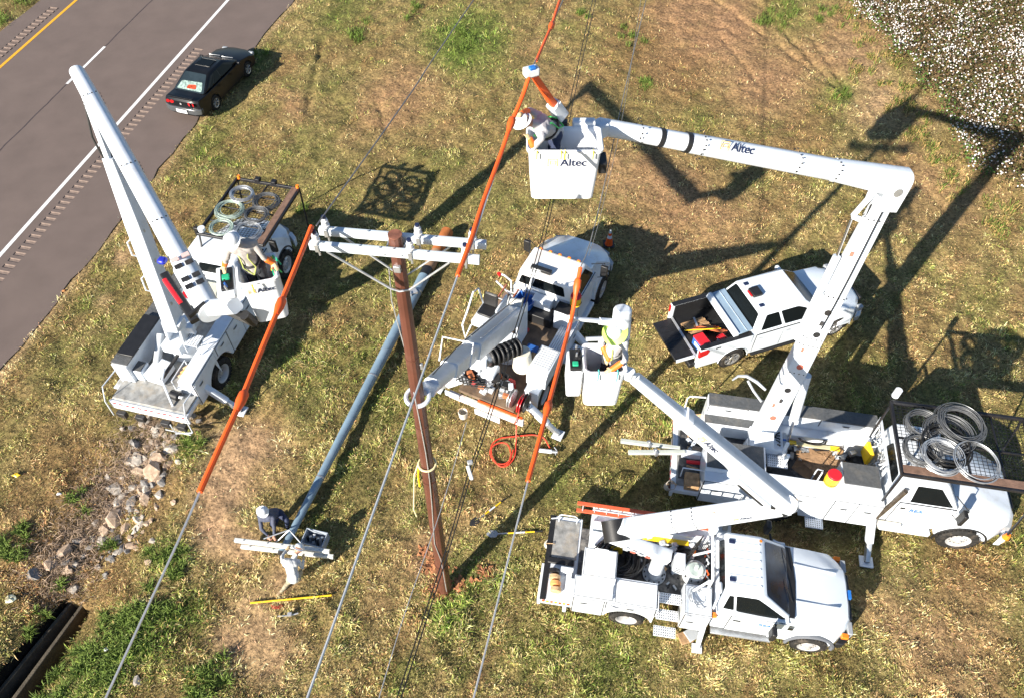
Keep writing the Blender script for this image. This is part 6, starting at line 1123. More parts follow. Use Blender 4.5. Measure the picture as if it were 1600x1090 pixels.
for k in range(5):
    t = ething('folded_sign', (-.55 + .05 * k, .08 - .06 * k, .88 + .03 * k), -.25 - .08 * k, ['topmost', 'second', 'middle', 'fourth', 'lowest'][4 - k] + ' faded orange folded sign in the pickup bed', 'folded sign'); MB().prism([(-.45, -.03), (.4, -.07), (.44, .06), (-.4, .05)], 0, .02, 'z').build('panel', mat('faded orange vinyl %d' % (k % 2), [(.62, .17, .07), (.85, .14, .02)][k % 2], .6, 0, .25, 8), t)
t = ething('yellow_rod', (-.7, -.12, 1.1), -.28, 'yellow fibreglass tool handle lying across the pickup bed', 'tool handle'); MB().cyl((-.55, 0, 0), (.55, 0, .02), .018, n=8).build('rod', YELLOW, t)

# ================================================================ sedan
F = Veh('sedan', -13.05, 27.95, 72, 'black sedan parked on the highway shoulder with lit red tail lights', 'car')
put_wheels(F, WC, [2.81, 0], .9, .2)
CARB = mat('black car paint', (.006, .007, .009), .3, 0, .2, 3, 0, .0, spec=.3, dirt=.15, dirtcol=(.05, .045, .04))
def ffn(x, z, t):
    a = abs(t); e = max(0, (x - 2.9) / .9) if x > 2.9 else max(0, (-.3 - x) / .8); xx = x - (max(0, a - .3) ** 2 * .9 if x > 2.9 else -max(0, a - .35) ** 2 * .35) * (e > .3)
    return (xx, t * (1 - .09 * max(0, z - .6) / .3) , z - .1 * max(0, a - .5) * (z > .8))
FT = [-.9, -.88, -.78, -.55, -.28, 0, .28, .55, .78, .88, .9]
MB().slices(outline(-1.08, 3.78, .24, [(3.85, .45), (3.78, .66), (3.5, .78), (2.55, .93), (1.2, .93), (-.45, .95), (-1.02, .99), (-1.1, .9), (-1.1, .6)], [(0, .33, .37), (2.81, .33, .37)]), FT, ffn).build('body', CARB, F.o, bevel=.03)
Bf = (-.42, 2.5, .80, .93); Tf = (.48, 1.62, .60, 1.38); rf_ = ghouse(F, Bf, Tf, CARB, 'cab_roof', .09)
SMK = mat('tinted rear glass with reflection', (.02, .03, .035), .05, 0, .3, 2, 0, .6)
pane(F, Bf, Tf, 'f', rounded([(.06, .04), (.94, .04), (.92, .95), (.08, .95)]), GLASS, 'windscreen'); pane(F, Bf, Tf, 'b', rounded([(.05, .04), (.95, .04), (.92, .95), (.08, .95)]), SMK, 'rear_window')
for s_ in 'rl': pane(F, Bf, Tf, s_, rounded([(.26, .1), (.47, .1), (.44, .86), (.3, .86)], .03), GLASS, 'side_window'); pane(F, Bf, Tf, s_, rounded([(.5, .1), (.86, .08), (.78, .8), (.48, .86)], .03), GLASS, 'side_window'); pane(F, Bf, Tf, s_, rounded([(.13, .1), (.23, .1), (.26, .7)], .02), GLASS, 'quarter_window')
pane(F, Bf, Tf, 'b', rounded([(.12, .1), (.9, .1), (.86, .5), (.16, .55)], .06), mat('pale parcel shelf seen through glass', (.24, .33, .30), .25, 0, .6, 9, 0, .6), 'parcel_shelf', off=.006); pane(F, Bf, Tf, 'b', rounded([(.3, .18), (.62, .16), (.6, .34), (.34, .4)], .06), mat('red item on shelf', (.35, .05, .02), .3, 0, .6, 12), 'red_item', off=.009)
MB().bb(.98, 1.5, -.34, .34, 1.375, 1.393).build('sunroof', GLASS, rf_, bevel=.01); MB().tube([(.96, -.36, 1.39), (1.52, -.36, 1.39), (1.52, .36, 1.39), (.96, .36, 1.39)], .008, 5, True).build('sunroof_trim', BLACKP, rf_)
MB().beam((-1.0, -.6, 1.06), (-1.0, .6, 1.06), (.14, .03), (.14, .03)).build('spoiler', CARB, F.o)
for yy in (-.62, -.42, .42, .62): MB().cyl((-1.115, yy, .84), (-1.135, yy * .98, .84), .075, n=16).build('tail_light', RED, F.o)
MB().slices([(-1.2, .38), (-1.02, .38), (-1.02, .62), (-1.17, .62)], [-.88, -.6, 0, .6, .88], lambda x, z, t: (x + .14 * (abs(t) > .7), t, z)).build('rear_bumper', mat('grey-black bumper', (.06, .065, .07), .25, 0, .1, 4, 0, .4), F.o, bevel=.03)
MB().bb(-1.235, -1.215, -.26, .26, .42, .58).build('licence_plate', mat('licence plate white', (.7, .72, .74), .4), F.o); 
for k in range(6): MB().bb(-1.24, -1.236, -.19 + .07 * k, -.155 + .07 * k, .46, .54).build('plate_mark', GREYP, F.o)
MB().cyl((-1.125, 0, .8), (-1.14, 0, .8), .045, n=12).build('badge', ALU, F.o)
for sd in (-1, 1): MB().box((2.2, sd * .94, .98), (.1, .18, .12)).build('mirror', CARB, F.o, bevel=.03); MB().bb(3.55, 3.7, sd * .55, sd * .8, .55, .7).build('headlight', MATS['headlight lens'], F.o, bevel=.03); [MB().bb(x_, x_ + .15, sd * .885, sd * .9, .78, .81).build('handle', CARB, F.o) for x_ in (.55, 1.5)]
for yy in (-.45, .2): tube_part('wiper', [(2.55, yy, .96), (2.42, yy + .3, 1.02), (2.4, yy + .45, 1.03)], .01, STEEL, F.o)
MB().bb(-.4, 3.2, -.6, .6, .2, .4).build('underbody', DARKM, F.o)
F.o.scale = (.93, .95, .95)
for w_ in (WT, WTD, WF, WFD, WP, WC): kill(w_)
# ================================================================ the pole in the middle
BROWN = mat('red-brown coated steel pole', (.115, .042, .028), .42, .1, .18, 2.2, .04, .15, dirt=.45, dirtcol=(.22, .11, .08), dscale=1.2)
WHA = mat('white fibreglass crossarm', (.62, .69, .74), .45, 0, .05, 3, .05, dirt=.25, dirtcol=(.42, .42, .36), dscale=6)
INS = mat('pale grey insulator glaze', (.62, .64, .66), .3)
po = empty('utility_pole', POLE_B); Lp = lambda w: V(w) - POLE_B
MB().cyl(Lp(POLE_B - V((0, 0, .3))), Lp(PT), .165, .098, 12).build('shaft', BROWN, po, ang=12)
MB().cyl(Lp(PT), Lp(PT + V((0, 0, .012))), .101, n=12).build('pole_cap', mat('rusty pole cap', (.20, .08, .05), .6, 0, .3, 12), po)
for k in range(5): MB().cyl(Lp(pole_pt(1.5 + 1.9 * k)), Lp(pole_pt(1.53 + 1.9 * k)), .162 - .011 * k, n=12).build('weld_band', BROWN, po)
az_ = 11.52; AD = (P(750, 400, az_) - P(487, 377, az_)); AD.z = 0; AD.normalize(); AN = V((-AD.y, AD.x, 0)); pc = pole_pt(az_)
cen = P(618, 389, az_); off0 = (cen - pc).dot(AD)
cl_, cr_ = (P(487, 377, az_) - pc).dot(AD), (P(750, 402, az_) - pc).dot(AD)
for sg, dl, zz in ((-1, 0, 0), (1, .05, .0)):
    a = pc + AD * (cl_ + dl) + AN * sg * .15; b = pc + AD * (cr_ + dl) + AN * sg * .15
    ca_ = MB().beam(Lp(a), Lp(b), (.09, .12), (.09, .12), rd=.12, seg=2).build('crossarm', WHA, po)
    for t in (.08, .3, .42, .5, .7, .9): MB().cyl(Lp(a.lerp(b, t) + V((0, 0, .06))), Lp(a.lerp(b, t) + V((0, 0, .075))), .014, n=6).build('bolt', STEEL, ca_)
    for t in (.045, .60, .92):
        q = Lp(a.lerp(b, t)); g = MB(); g.box(q, (.06, .13, .15), math.atan2(AD.y, AD.x)).box(q + V((0, 0, -.12)), (.03, .03, .14)); br = g.build('clamp_bracket', STEEL, ca_, bevel=.008)
        MB().rings(q + V((0, 0, .07)), q + V((0, 0, 1)), [(0, .03), (.02, .055), (.05, .06), (.055, .045), (.08, .05), (.13, .05), (.14, .035), (.17, .038), (.18, .02)], 16).build('insulator', INS, ca_)
        MB().cyl(q + V((0, 0, .245)), q + V((0, 0, .28)), .032, n=10).build('insulator_cap', TEXTB, ca_)
for sg in (-1, 1): MB().box(Lp(pc + AD * sg * .12 + V((0, 0, 0))), (.02, .42, .02), math.atan2(AD.y, AD.x)).build('through_bolt', STEEL, po)
vz = pole_pt(az_ - .75); fr_ = -AN * .15
MB().tube([Lp(pc + AD * -.95 - AN * .19 + V((0, 0, -.06))), Lp(vz + AD * -.14 - AN * .14 + V((0, 0, .03))), Lp(vz - AN * .155), Lp(vz + AD * .14 - AN * .14 + V((0, 0, .03))), Lp(pc + AD * .78 - AN * .19 + V((0, 0, -.06)))], .017, 8).build('brace', STEEL, po)
MB().tube([Lp(pc + AD * -.9 + AN * .19 + V((0, 0, -.06))), Lp(vz + AN * .12), Lp(pc + AD * .8 + AN * .19 + V((0, 0, -.06)))], .017, 8).build('brace', STEEL, po)
MB().box(Lp(pole_pt(az_ - .35) - AN * .11), (.1, .06, .12), math.atan2(AD.y, AD.x)).build('pole_bracket', STEEL, po, bevel=.01); MB().box(Lp(pole_pt(8.9) + AD * .14), (.05, .05, .14)).build('lug', STEEL, po, bevel=.01)
gw = [P(608, 420, 11.0), P(612, 470, 10.2), P(620, 500, 9.5), P(634, 550, 8.9)] + [pole_pt(z) - AN * (.165 - .006 * z) - AD * .05 * math.sin(z * .8) for z in (8.3, 7.5, 6.5, 5.5, 4.6, 3.6, 2.8)] + [pole_pt(z) - AN * (.17 - .006 * z) + AD * .02 * (5 - z) for z in (2, 1.2, .3)]
MB().tube([Lp(q) for q in gw], .010, 5).build('ground_wire', ALU, po)
tag(po, 'tall red-brown pole with two white crossarms standing in the middle of the work', 'utility pole')
SOIL = mat('fresh red soil', (.40, .17, .075), .95, 0, .3, 9, .6)
for cx, cy, r, n_ in ((676, 885, 20, 70), (662, 862, 10, 20), (690, 922, 20, 90), (760, 893, 12, 45), (716, 912, 14, 40)):
    b = MB()
    for k in range(n_):
        px, py = rnd.gauss(cx, r * .5), rnd.gauss(cy, r * .42); q = GP(px, py, .02); s_ = rnd.uniform(.02, .07); b.add([q + V((rnd.gauss(0, 1), rnd.gauss(0, 1), rnd.uniform(-.3, .8))) * s_ for _ in range(6)], [(0, 1, 2), (0, 2, 3), (0, 3, 4), (0, 4, 1), (5, 2, 1), (5, 3, 2), (5, 4, 3), (5, 1, 4)])
    o = b.build('loose_soil', SOIL, None, smooth=False); o['kind'] = 'stuff'
o = MB().tube([pole_pt(5.9) + AN * .17 * math.sin(a) - AD * .17 * math.cos(a) for a in [R(24 * k) for k in range(15)]], .022, 6, True).tube([pole_pt(5.9) - AD * .17, pole_pt(5.4) - AD * .30, pole_pt(4.2) - AD * .4 - AN * .1, pole_pt(3.9) - AD * .36 - AN * .1], .016, 6).build('rope', mat('cream rope', (.72, .62, .36), .8, 0, .1, 30, .3), None); tag(o, 'cream rope tied round the brown pole below the boom claw', 'rope')
o = MB().tube([pole_pt(5.8) - AD * .18 + AN * .02, pole_pt(5.4) - AD * .22, pole_pt(5.0) - AD * .22], .022, 6).build('yellow_strap', YELLOW, None); tag(o, 'yellow strap hanging at the left side of the brown pole', 'strap')

# ---------------------------------------------------------------- the old pole on the ground
OLDB = mat('pale blue-grey old pole', (.20, .29, .37), .5, .1, .12, 3, .1, dirt=.35, dirtcol=(.3, .3, .3), dscale=2)
e0 = P(699, 362, .26); e1 = P(440, 862, .34); op = empty('old_pole', e0.lerp(e1, .5)); Lo = lambda w: V(w) - op.location
ll = (e1 - e0).length; pt_ = lambda m_: e0 + (e1 - e0) * (m_ / ll); rad = lambda m_: .215 - .125 * m_ / ll
MB().cyl(Lo(e0), Lo(pt_(1.1)), rad(0), rad(1.1), 20).build('rusty_butt', mat('orange rust coating', (.42, .13, .03), .8, 0, .3, 4, .2, dirt=.4, dirtcol=(.2, .08, .03)), op)
MB().cyl(Lo(pt_(1.1)), Lo(pt_(1.95)), rad(1.1), rad(1.95), 20).build('tan_butt_band', mat('tan dirty coating', (.34, .2, .11), .8, 0, .25, 4, .2, dirt=.5), op)
MB().cyl(Lo(pt_(1.95)), Lo(pt_(2.3)), rad(1.8) + .01, rad(2.3) + .01, 20).build('black_sleeve', BLACKP, op); MB().cyl(Lo(pt_(2.3)), Lo(e1), rad(2.3), rad(ll), 20).build('shaft', OLDB, op)
for m_ in (3.0, 6.6, 10.2): MB().cyl(Lo(pt_(m_)), Lo(pt_(m_ + .05)), rad(m_) + .006, n=20).build('band', STEEL, op)
bkt = P(645, 457, .45); MB().box(Lo(bkt), (.3, .2, .12), .5).box(Lo(bkt + V((-.1, -.12, .05))), (.16, .16, .1), .1).build('bracket', ALU, op, bevel=.02)
xa, xb = P(367, 843, .5), P(515, 861, .42); xc, xd = P(377, 853, .3), P(521, 869, .22)
for a, b in ((xa, xb), (xc, xd)):
    c_ = MB().beam(Lo(a), Lo(b), (.1, .11), (.1, .11), rd=.1, seg=1).build('crossarm', mat('chalky weathered crossarm', (.62, .63, .6), .7, 0, .1, 7, .2, dirt=.7, dirtcol=(.3, .3, .27), dscale=7), op, bevel=.004)
    for t in (.1, .35, .5, .62, .9): MB().cyl(Lo(a.lerp(b, t) + V((0, 0, .055))), Lo(a.lerp(b, t) + V((0, 0, .075))), .018, n=6).build('bolt', STEEL, c_)
jn = P(452, 827, .62)
for e in (P(412, 841, .55), P(474, 852, .5), P(430, 848, .4)): MB().cyl(Lo(jn), Lo(e), .018, n=8).build('brace', STEEL, op)
MB().cyl(Lo(e1), Lo(e1 + (e1 - e0).normalized() * .08), .1, .08, 16).build('end_cap', DARKM, op)
tag(op, 'old blue-grey pole lying on the grass with rusty butt and chalky crossarms', 'utility pole')
t = empty('tool_crate', P(495, 848, 0) + V((0, 0, .03)), R(-14)); MB().bb(-.3, .3, -.22, .22, 0, .03).bb(-.3, .3, -.22, -.19, .03, .32).bb(-.3, .3, .19, .22, .03, .32).bb(-.3, -.27, -.19, .19, .03, .32).bb(.27, .3, -.19, .19, .03, .32).build('crate', mat('grey crate plastic', (.32, .36, .42), .5), t, bevel=.008)
for k in range(9): MB().cyl((-.2 + .05 * k, rnd.uniform(-.12, .05), .06), (-.2 + .05 * k + rnd.uniform(-.06, .06), rnd.uniform(0, .14), .2), .04, n=8).build('fitting', [BLACKP, STEEL, DARKM, INS][k % 4], t, bevel=.005)
tag(t, 'open grey crate of dark fittings beside the crossarms on the ground', 'crate')
t = empty('hot_stick', P(456, 935, .05)); MB().cyl(P(391, 941, .05) - P(456, 935, .05), P(518, 929, .05) - P(456, 935, .05), .024, n=8).build('rod', YELLOW, t); tag(t, 'long yellow fibreglass stick lying on the grass below the kneeling worker', 'hot stick')
t = empty('red_tape', P(431, 946, .05)); [MB().tube([P(424 + 3 * k, 944 + k, .06) - t.location, P(427 + 3 * k, 950, .09) - t.location, P(433 + 3 * k, 944 + rnd.uniform(-1, 3), .05) - t.location], .009, 5).build('tape_loop', REDP, t) for k in range(4)]; tag(t, 'tangle of red tape under the long yellow stick', 'tape')
t = empty('silver_clamp', P(452, 960, .05)); MB().tube([P(434, 962, .05) - t.location, P(452, 961, .06) - t.location, P(466, 957, .05) - t.location], .02, 6).box((.02, 0, .05), (.1, .08, .06)).build('clamp_bar', ALU, t); tag(t, 'silver clamp lying on the grass near the red tape', 'clamp')
def shovel(hp, tp, label, blade, grip_=True):
    a, b = P(*hp, .06), P(*tp, .06); t = empty('shovel', a); d, s, u = frame(b - a); L_ = (b - a).length; z = V((0, 0, 0))
    MB().loft([[z - s * .02, z + s * .02, z + s * .02 + u * .01, z - s * .02 + u * .01], [z - s * .1 - d * .05, z + s * .1 - d * .05, z + s * .1 - d * .05 + u * .02, z - s * .1 - d * .05 + u * .02], [z - s * .10 - d * .2, z + s * .10 - d * .2, z + s * .10 - d * .2 + u * .02, z - s * .10 - d * .2 + u * .02], [z - s * .02 - d * .3, z + s * .02 - d * .3, z + s * .02 - d * .3 + u * .01, z - s * .02 - d * .3 + u * .01]]).build('blade', blade, t)
    MB().cyl(z, d * L_ * .22, .02, n=8).build('socket', STEEL, t); MB().cyl(d * L_ * .22, d * L_ * .82, .02, n=8).build('shaft', YELLOW, t); MB().cyl(d * L_ * .38, d * L_ * .6, .022, n=8).build('shaft_label', WHITE, t); MB().cyl(d * L_ * .82, d * L_, .022, n=8).build('grip', BLACKP, t); tag(t, label, 'shovel')
shovel((748, 810), (790, 778), 'yellow-handled shovel lying nearest the brown pole, dark blade', DARKM); shovel((778, 833), (848, 829), 'yellow-handled shovel lying in the pole shadow by the hanging bucket', STEEL)
# red air hose and white tool
w0 = P(858, 704, .08); ctr = P(787, 702, .04)
pth = [B.W((-1.15, -.98, 1.25)), B.W((-1.5, -.95, .95)), P(807, 660, .5), P(806, 690, .06)] + [P(806 - 0, 700, .05), P(803, 715, .05), P(790, 728, .05), P(774, 722, .05), P(766, 708, .06), P(770, 692, .06), P(782, 684, .06), P(797, 682, .06), P(815, 680, .06), P(835, 679, .06), P(850, 684, .06), P(859, 699, .08)]
def smooth(pts, n=5):
    out = []; k = len(pts)
    for i in range(k - 1):
        p0, p1, p2, p3 = pts[max(0, i - 1)], pts[i], pts[i + 1], pts[min(k - 1, i + 2)]
        for j in range(n): t_ = j / n; out.append(.5 * ((2 * p1) + (p2 - p0) * t_ + (2 * p0 - 5 * p1 + 4 * p2 - p3) * t_ ** 2 + (3 * p1 - p0 - 3 * p2 + p3) * t_ ** 3))
    return out + [pts[-1]]
o = MB().tube(smooth([V(q) for q in pth]), .019, 6).tube(smooth([P(802, 702, .07), P(795, 722, .08), P(782, 728, .08), P(770, 715, .09), P(768, 700, .09), P(778, 692, .09), P(792, 693, .09), P(798, 706, .09), P(796, 718, .08), P(788, 724, .08), P(778, 724, .08)]), .019, 6).build('air_hose', mat('red hose rubber', (.75, .06, .03), .45), None); tag(o, 'red hose looped on the grass behind the derrick truck', 'hose')
t = empty('hydraulic_tamper', P(852, 703, .07)); MB().cyl(P(838, 702, .08) - t.location, P(862, 705, .08) - t.location, .06, n=12).build('body', WHITE, t); MB().cyl(P(862, 705, .08) - t.location, P(871, 706, .08) - t.location, .045, n=10).build('head', STEEL, t); MB().tube([P(866, 698, .1) - t.location, P(870, 703, .1) - t.location, P(868, 710, .1) - t.location], .015, 5).build('trigger_guard', ALU, t); tag(t, 'white cylindrical tool on the grass at the end of the red hose', 'power tool')

# ---------------------------------------------------------------- wires and line hoses
def wire(name, pts, r, m, label, cat='wire', n=5, sm=True):
    o = MB().tube(smooth([V(p) for p in pts], 4) if sm else [V(p) for p in pts], r, n).build(name, m, None); tag(o, label, cat); return o
ZW = 11.82
far = lambda a, b, k: a + (a - b) * k
i1 = P(494, 353, ZW); f1 = P(740, 0, 11.3); wire('overhead_wire', [far(f1, i1, 3), f1, i1.lerp(f1, .5) + V((0, 0, -.05)), i1], .012, mat('grey wire', (.22, .22, .22), .5, .4), 'grey wire running up from the left end of the crossarms')  # far wires coloured dark for their shadow side, unlike the near aluminium
n1 = P(165, 1090, 11.6); h1 = P(312, 768, 11.75); wire('overhead_wire', [P(487, 354, ZW), h1, n1, far(n1, h1, 3)], .013, ALU, 'bright wire emerging from the left orange line hose to the bottom edge')
def hose(pts, joints, label, r=.033):
    t = empty('line_hose', pts[len(pts) // 2]); l = [V(p) - t.location for p in pts]; js = [0] + list(joints) + [len(pts) - 1]
    for a, b in zip(js, js[1:]): MB().tube(smooth(l[a:b + 1], 5), r, 10).build('hose_section', ORANGE, t)
    for j in joints:
        d = (l[min(j + 1, len(l) - 1)] - l[j]).normalized(); MB().rings(l[j] - d * .1, l[j] + d, [(0, r + .004), (.03, r + .024), (.14, r + .026), (.22, r + .01), (.26, r + .004)], 12).build('coupling', ORANGE, t)
    tag(t, label, 'line hose'); return t
hose([P(487, 354, ZW), P(470, 398, ZW), P(438, 476, ZW), P(402, 562, ZW - .02), P(378, 622, ZW - .02), P(346, 692, ZW - .04), h1], [2, 4], 'orange line hose running down left from the crossarm end past the left bucket')
jtip = D.W(j1) + V((0, 0, .02)); l2 = P(715, 431, ZW); i2 = P(738, 380, ZW)
wire('overhead_wire', [jtip, P(800, 190, 12.0), i2, l2, P(480, 1090, 11.6), far(P(480, 1090, 11.6), l2, 3)], .013, ALU, 'bright wire leaving the right crossarm end down to the bottom edge')
f2 = P(880, 0, 12.0); wire('overhead_wire', [far(f2, jtip, 4), f2, jtip], .012, MATS['grey wire'], 'wire above the jib of the high bucket at the top edge')
hose([P(826, 122, 12.35), P(816, 152, 12.2), P(799, 192, 12.05), P(783, 240, 11.95), P(757, 310, 11.86), P(736, 374, ZW + .02), l2], [2], 'orange line hose from the high bucket jib down over the right crossarm end')
hose([P(878, -10, 12.1), P(862, 40, 12.2), P(838, 95, 12.35)], [1], 'orange line hose above the jib reaching the top edge', .025)
u3 = P(907, 418, 10.3); t3 = C.W(jt) + V((0, 0, .05)); l3 = P(825, 751, 10.1)
hose([u3, P(902, 445, 10.15), P(893, 497, 9.8), P(880, 548, 9.85), P(868, 592, 9.95), P(856, 636, 10.0), P(842, 690, 10.05), l3], [1, 5], 'orange line hose held by the jib of the middle bucket worker')
f3 = P(1007, 10, 10.6); wire('overhead_wire', [far(f3, u3, 3), f3, P(935, 330, 10.3), u3], .009, MATS['grey wire'], 'thin wire rising from the middle orange line hose to the top edge')
wire('overhead_wire', [u3, t3, l3, P(740, 1090, 10.0), far(P(740, 1090, 10.0), l3, 3)], .012, ALU, 'bright wire below the middle orange line hose to the bottom edge')
for k, dx in enumerate((0, 5)):
    zz = 6.2; pts = [P(926 + dx, 0, zz + .4), P(890 + dx, 162, zz + .2), P(848 + dx, 366, zz), P(768 + dx, 630, zz - .1), P(733 + dx, 735, zz - .1), P(699 + dx, 851, zz - .1), P(620 + dx * 1.3, 1090, zz)]
    wire('overhead_wire', [far(pts[0], pts[1], 2)] + pts + [far(pts[-1], pts[-2], 2)], .012, CABLE, ['left thin black wire of the close pair crossing over the derrick truck', 'right thin black wire of the close pair crossing over the derrick truck'][k])
wire('overhead_wire', [P(729, 659, 6.6), P(689, 795, 6.7), P(633, 956, 6.8), P(592, 1090, 6.8), P(560, 1200, 6.8)], .007, ALU, 'thin pale wire left of the black pair near the brown pole base')
wire('overhead_wire', [P(1003, -10, 8), P(975, 170, 8), P(940, 330, 7.8), P(920, 400, 7.6)], .006, MATS['grey wire'], 'thin grey wire crossing the boom near the black bands')
t = empty('wire_splice', P(734, 738, 6.1)); MB().box((0, 0, 0), (.07, .3, .07), .3).build('clamp', INS, t, bevel=.015); MB().box((.0, .2, .04), (.1, .08, .08), .3).build('connector', ALU, t, bevel=.01); tag(t, 'pale clamp on the thin black wires right of the brown pole', 'clamp')

# ================================================================ people
SKIN = mat('skin', (.45, .24, .16), .55); GLOVE = mat('tan leather glove', (.62, .45, .25), .8, 0, .15, 20); OGLOVE = mat('orange rubber sleeve', (.85, .17, .02), .5)
def fingers(w, d, side_up, r=.008, curl=.6):
    """four unequal bent fingers and a thumb leaving the side of the palm"""
    d, s, u = frame(d, side_up); out = [(w, w + d * .08, .036, .034)]
    for k, L_ in enumerate((.068, .078, .074, .056)):
        b = w + d * .085 + s * (.027 - .018 * k); m1 = b + (d - u * curl * .5).normalized() * L_ * .5; m2 = m1 + (d - u * curl * 1.3).normalized() * L_ * .5; out += [(b, m1, r * 1.15, r), (m1, m2, r, r * .8)]
    tb_ = w + d * .03 + s * .034; t1 = tb_ + (d * .6 + s * .9 - u * .2).normalized() * .035; out += [(tb_, t1, .012, .010), (t1, t1 + (d - u * .3).normalized() * .03, .010, .008)]; return out
def person(label, J, cols, root, face_dir, hat=None, harness=None, shoes=DARKM, group=None, brim=None):
    """one continuous body grown round the joints J (world points): tapering limbs, head with nose and ears, hands with fingers"""
    t = empty('person', root); g = lambda k: V(J[k]) - V(root); caps = []
    def add(a, b, ra, rb, mk): caps.append((V(a), V(b), ra, rb, mk))
    pel, wai, che, nek, hed = g('pelvis'), g('pelvis').lerp(g('chest'), .45), g('chest'), g('neck'), g('head')
    sl, sr = g('sl'), g('sr'); hl, hr = g('hl'), g('hr')
    add(hl, hr, .115, .115, 2); add(pel, wai, .15, .14, 1); add(wai, che, .14, .155, 1); add(che.lerp(sl, .45), che.lerp(sr, .45), .13, .13, 1); add(sl, sr, .07, .07, 1); add(che, nek, .10, .06, 1); add(nek, hed, .055, .06, 0)
    f = V(face_dir).normalized(); upv = (hed - nek).normalized(); sd_ = f.cross(upv).normalized()
    add(hed, hed + upv * .05, .088, .092, 0); add(hed + f * .02 - upv * .06, hed + f * .035 - upv * .075, .058, .05, 0); add(hed + f * .088, hed + f * .105 - upv * .02, .012, .015, 0)
    for q in (-1, 1): add(hed + sd_ * q * .088, hed + sd_ * q * .094 - upv * .03, .014, .012, 0)
    for s_, e_, w_, h_ in (('sl', 'el', 'wl', 'dl'), ('sr', 'er', 'wr', 'dr')):
        add(g(s_), g(e_), .062, .047, 1); add(g(e_), g(w_), .046, .03, cols.get('fore', 1)); d = V(J[h_]) - V(J[w_])
        if cols.get('cuff'): add(g(e_).lerp(g(w_), .35), g(w_), .056, .05, 4)
        for a, b, ra, rb in fingers(g(w_), d, (0, 0, 1)): add(a, b, ra * 1.1, rb * 1.1, 3)
    for h_, k_, a_, t_ in (('hl', 'kl', 'al', 'tl'), ('hr', 'kr', 'ar', 'tr')):
        add(g(h_), g(k_), .095, .068, 2); add(g(k_), g(a_), .064, .045, 2); add(g(a_) + V((0, 0, -.03)), g(t_), .045, .036, 5)
    b = MB()
    for a, c, ra, rb, mk in caps:
        d, s, u = frame(c - a if (c - a).length > 1e-4 else V((0, 0, 1))); rg = []
        for k in range(5): an = math.pi / 2 * (1 - k / 4.0); rg.append((a - d * ra * math.sin(an), max(ra * math.cos(an), 1e-3)))
        for k in range(5): an = math.pi / 2 * k / 4.0; rg.append((c + d * rb * math.sin(an), max(rb * math.cos(an), 1e-3)))
        b.loft([[p + (s * math.cos(6.2832 * i / 12) + u * math.sin(6.2832 * i / 12)) * r_ for i in range(12)] for p, r_ in rg])
    o = b.build('tmp', SKIN, None); m1 = o.modifiers.new('r', 'REMESH'); m1.mode = 'VOXEL'; m1.voxel_size = .0105; m1.adaptivity = 0; m2 = o.modifiers.new('s', 'SMOOTH'); m2.iterations = 3; m2.factor = .5
    dg = bpy.context.evaluated_depsgraph_get(); dg.update(); me = bpy.data.meshes.new_from_object(o.evaluated_get(dg)); bpy.data.objects.remove(o); me.name = 'body'
    n = len(me.vertices); co = np.empty(n * 3, 'f4'); me.vertices.foreach_get('co', co); co = co.reshape(-1, 3); best = np.full(n, 9.0); idx = np.zeros(n, int)
    for a, c, ra, rb, mk in caps:
        A_, C_ = np.array(a), np.array(c); dd = C_ - A_; tt = np.clip(((co - A_) @ dd) / max(dd @ dd, 1e-9), 0, 1); ds = np.linalg.norm(co - A_ - tt[:, None] * dd, axis=1) - (ra + (rb - ra) * tt); mset = ds < best; best[mset] = ds[mset]; idx[mset] = mk
    co += np.stack([(fbm(co[:, 0] + co[:, 2], co[:, 1] + co[:, 2] * .6, .11, 5 + j, 2) - .5) for j in range(3)], 1) * .03 * ((idx == 1) | (idx == 2))[:, None]      # cloth folds
    me.vertices.foreach_set('co', co.astype('f4').ravel())
    me.materials.clear()
    for m_ in (SKIN, cols['shirt'], cols['pants'], cols.get('hand', SKIN), cols.get('cuff') or SKIN, shoes): me.materials.append(m_)
    fv = np.array([p.vertices[0] for p in me.polygons]); me.polygons.foreach_set('material_index', idx[fv].astype('i4')); me.polygons.foreach_set('use_smooth', [True] * len(me.polygons))
    bo = bpy.data.objects.new('body', me); COL.objects.link(bo); bo.parent = t
    for q in (-1, 1): MB().rings(hed + f * .082 + sd_ * q * .034 + upv * .012, hed + f * .2 + sd_ * q * .034 + upv * .012, [(0, .013), (.008, .008)], 8).build('eye', BLACKP, t)
    hm = hat or mat('white hard hat', (.72, .75, .78), .3, 0, .02, 4, 0, .3); c = hed + upv * .045; rr = [(0, .128), (.05, .122), (.09, .095), (.115, .055), (.122, .01)]
    ho = MB().rings(c, c + upv, rr, 22).build('hard_hat', hm, t)
    fs = MB(); ring = lambda r0, z, ex: [c + upv * z + (f * math.cos(a) * (1 + ex * max(0, math.cos(a))) + sd_ * math.sin(a)) * r0 for a in [6.2832 * i / 26 for i in range(26)]]
    fs.loft([ring(.12, .012, .05), ring(.155 if not brim else .22, -.004 if not brim else -.02, .18 if not brim else .0), ring(.155 if not brim else .22, -.010 if not brim else -.026, .18 if not brim else 0), ring(.12, 0, .05)], cap=False); fs.build('brim', brim or hm, ho)
    MB().beam(c + upv * .118 - f * .06, c + upv * .118 + f * .06, (.03, .014), (.03, .014), up=upv).build('crown_ridge', hm, ho)
    if cols.get('glasses'): MB().tube([hed + sd_ * .07 + f * .06 + upv * .015, hed + f * .1 + upv * .012, hed - sd_ * .07 + f * .06 + upv * .015], .014, 6).build('safety_glasses', mat('tinted safety glasses', (.35, .1, .1), .1), t)
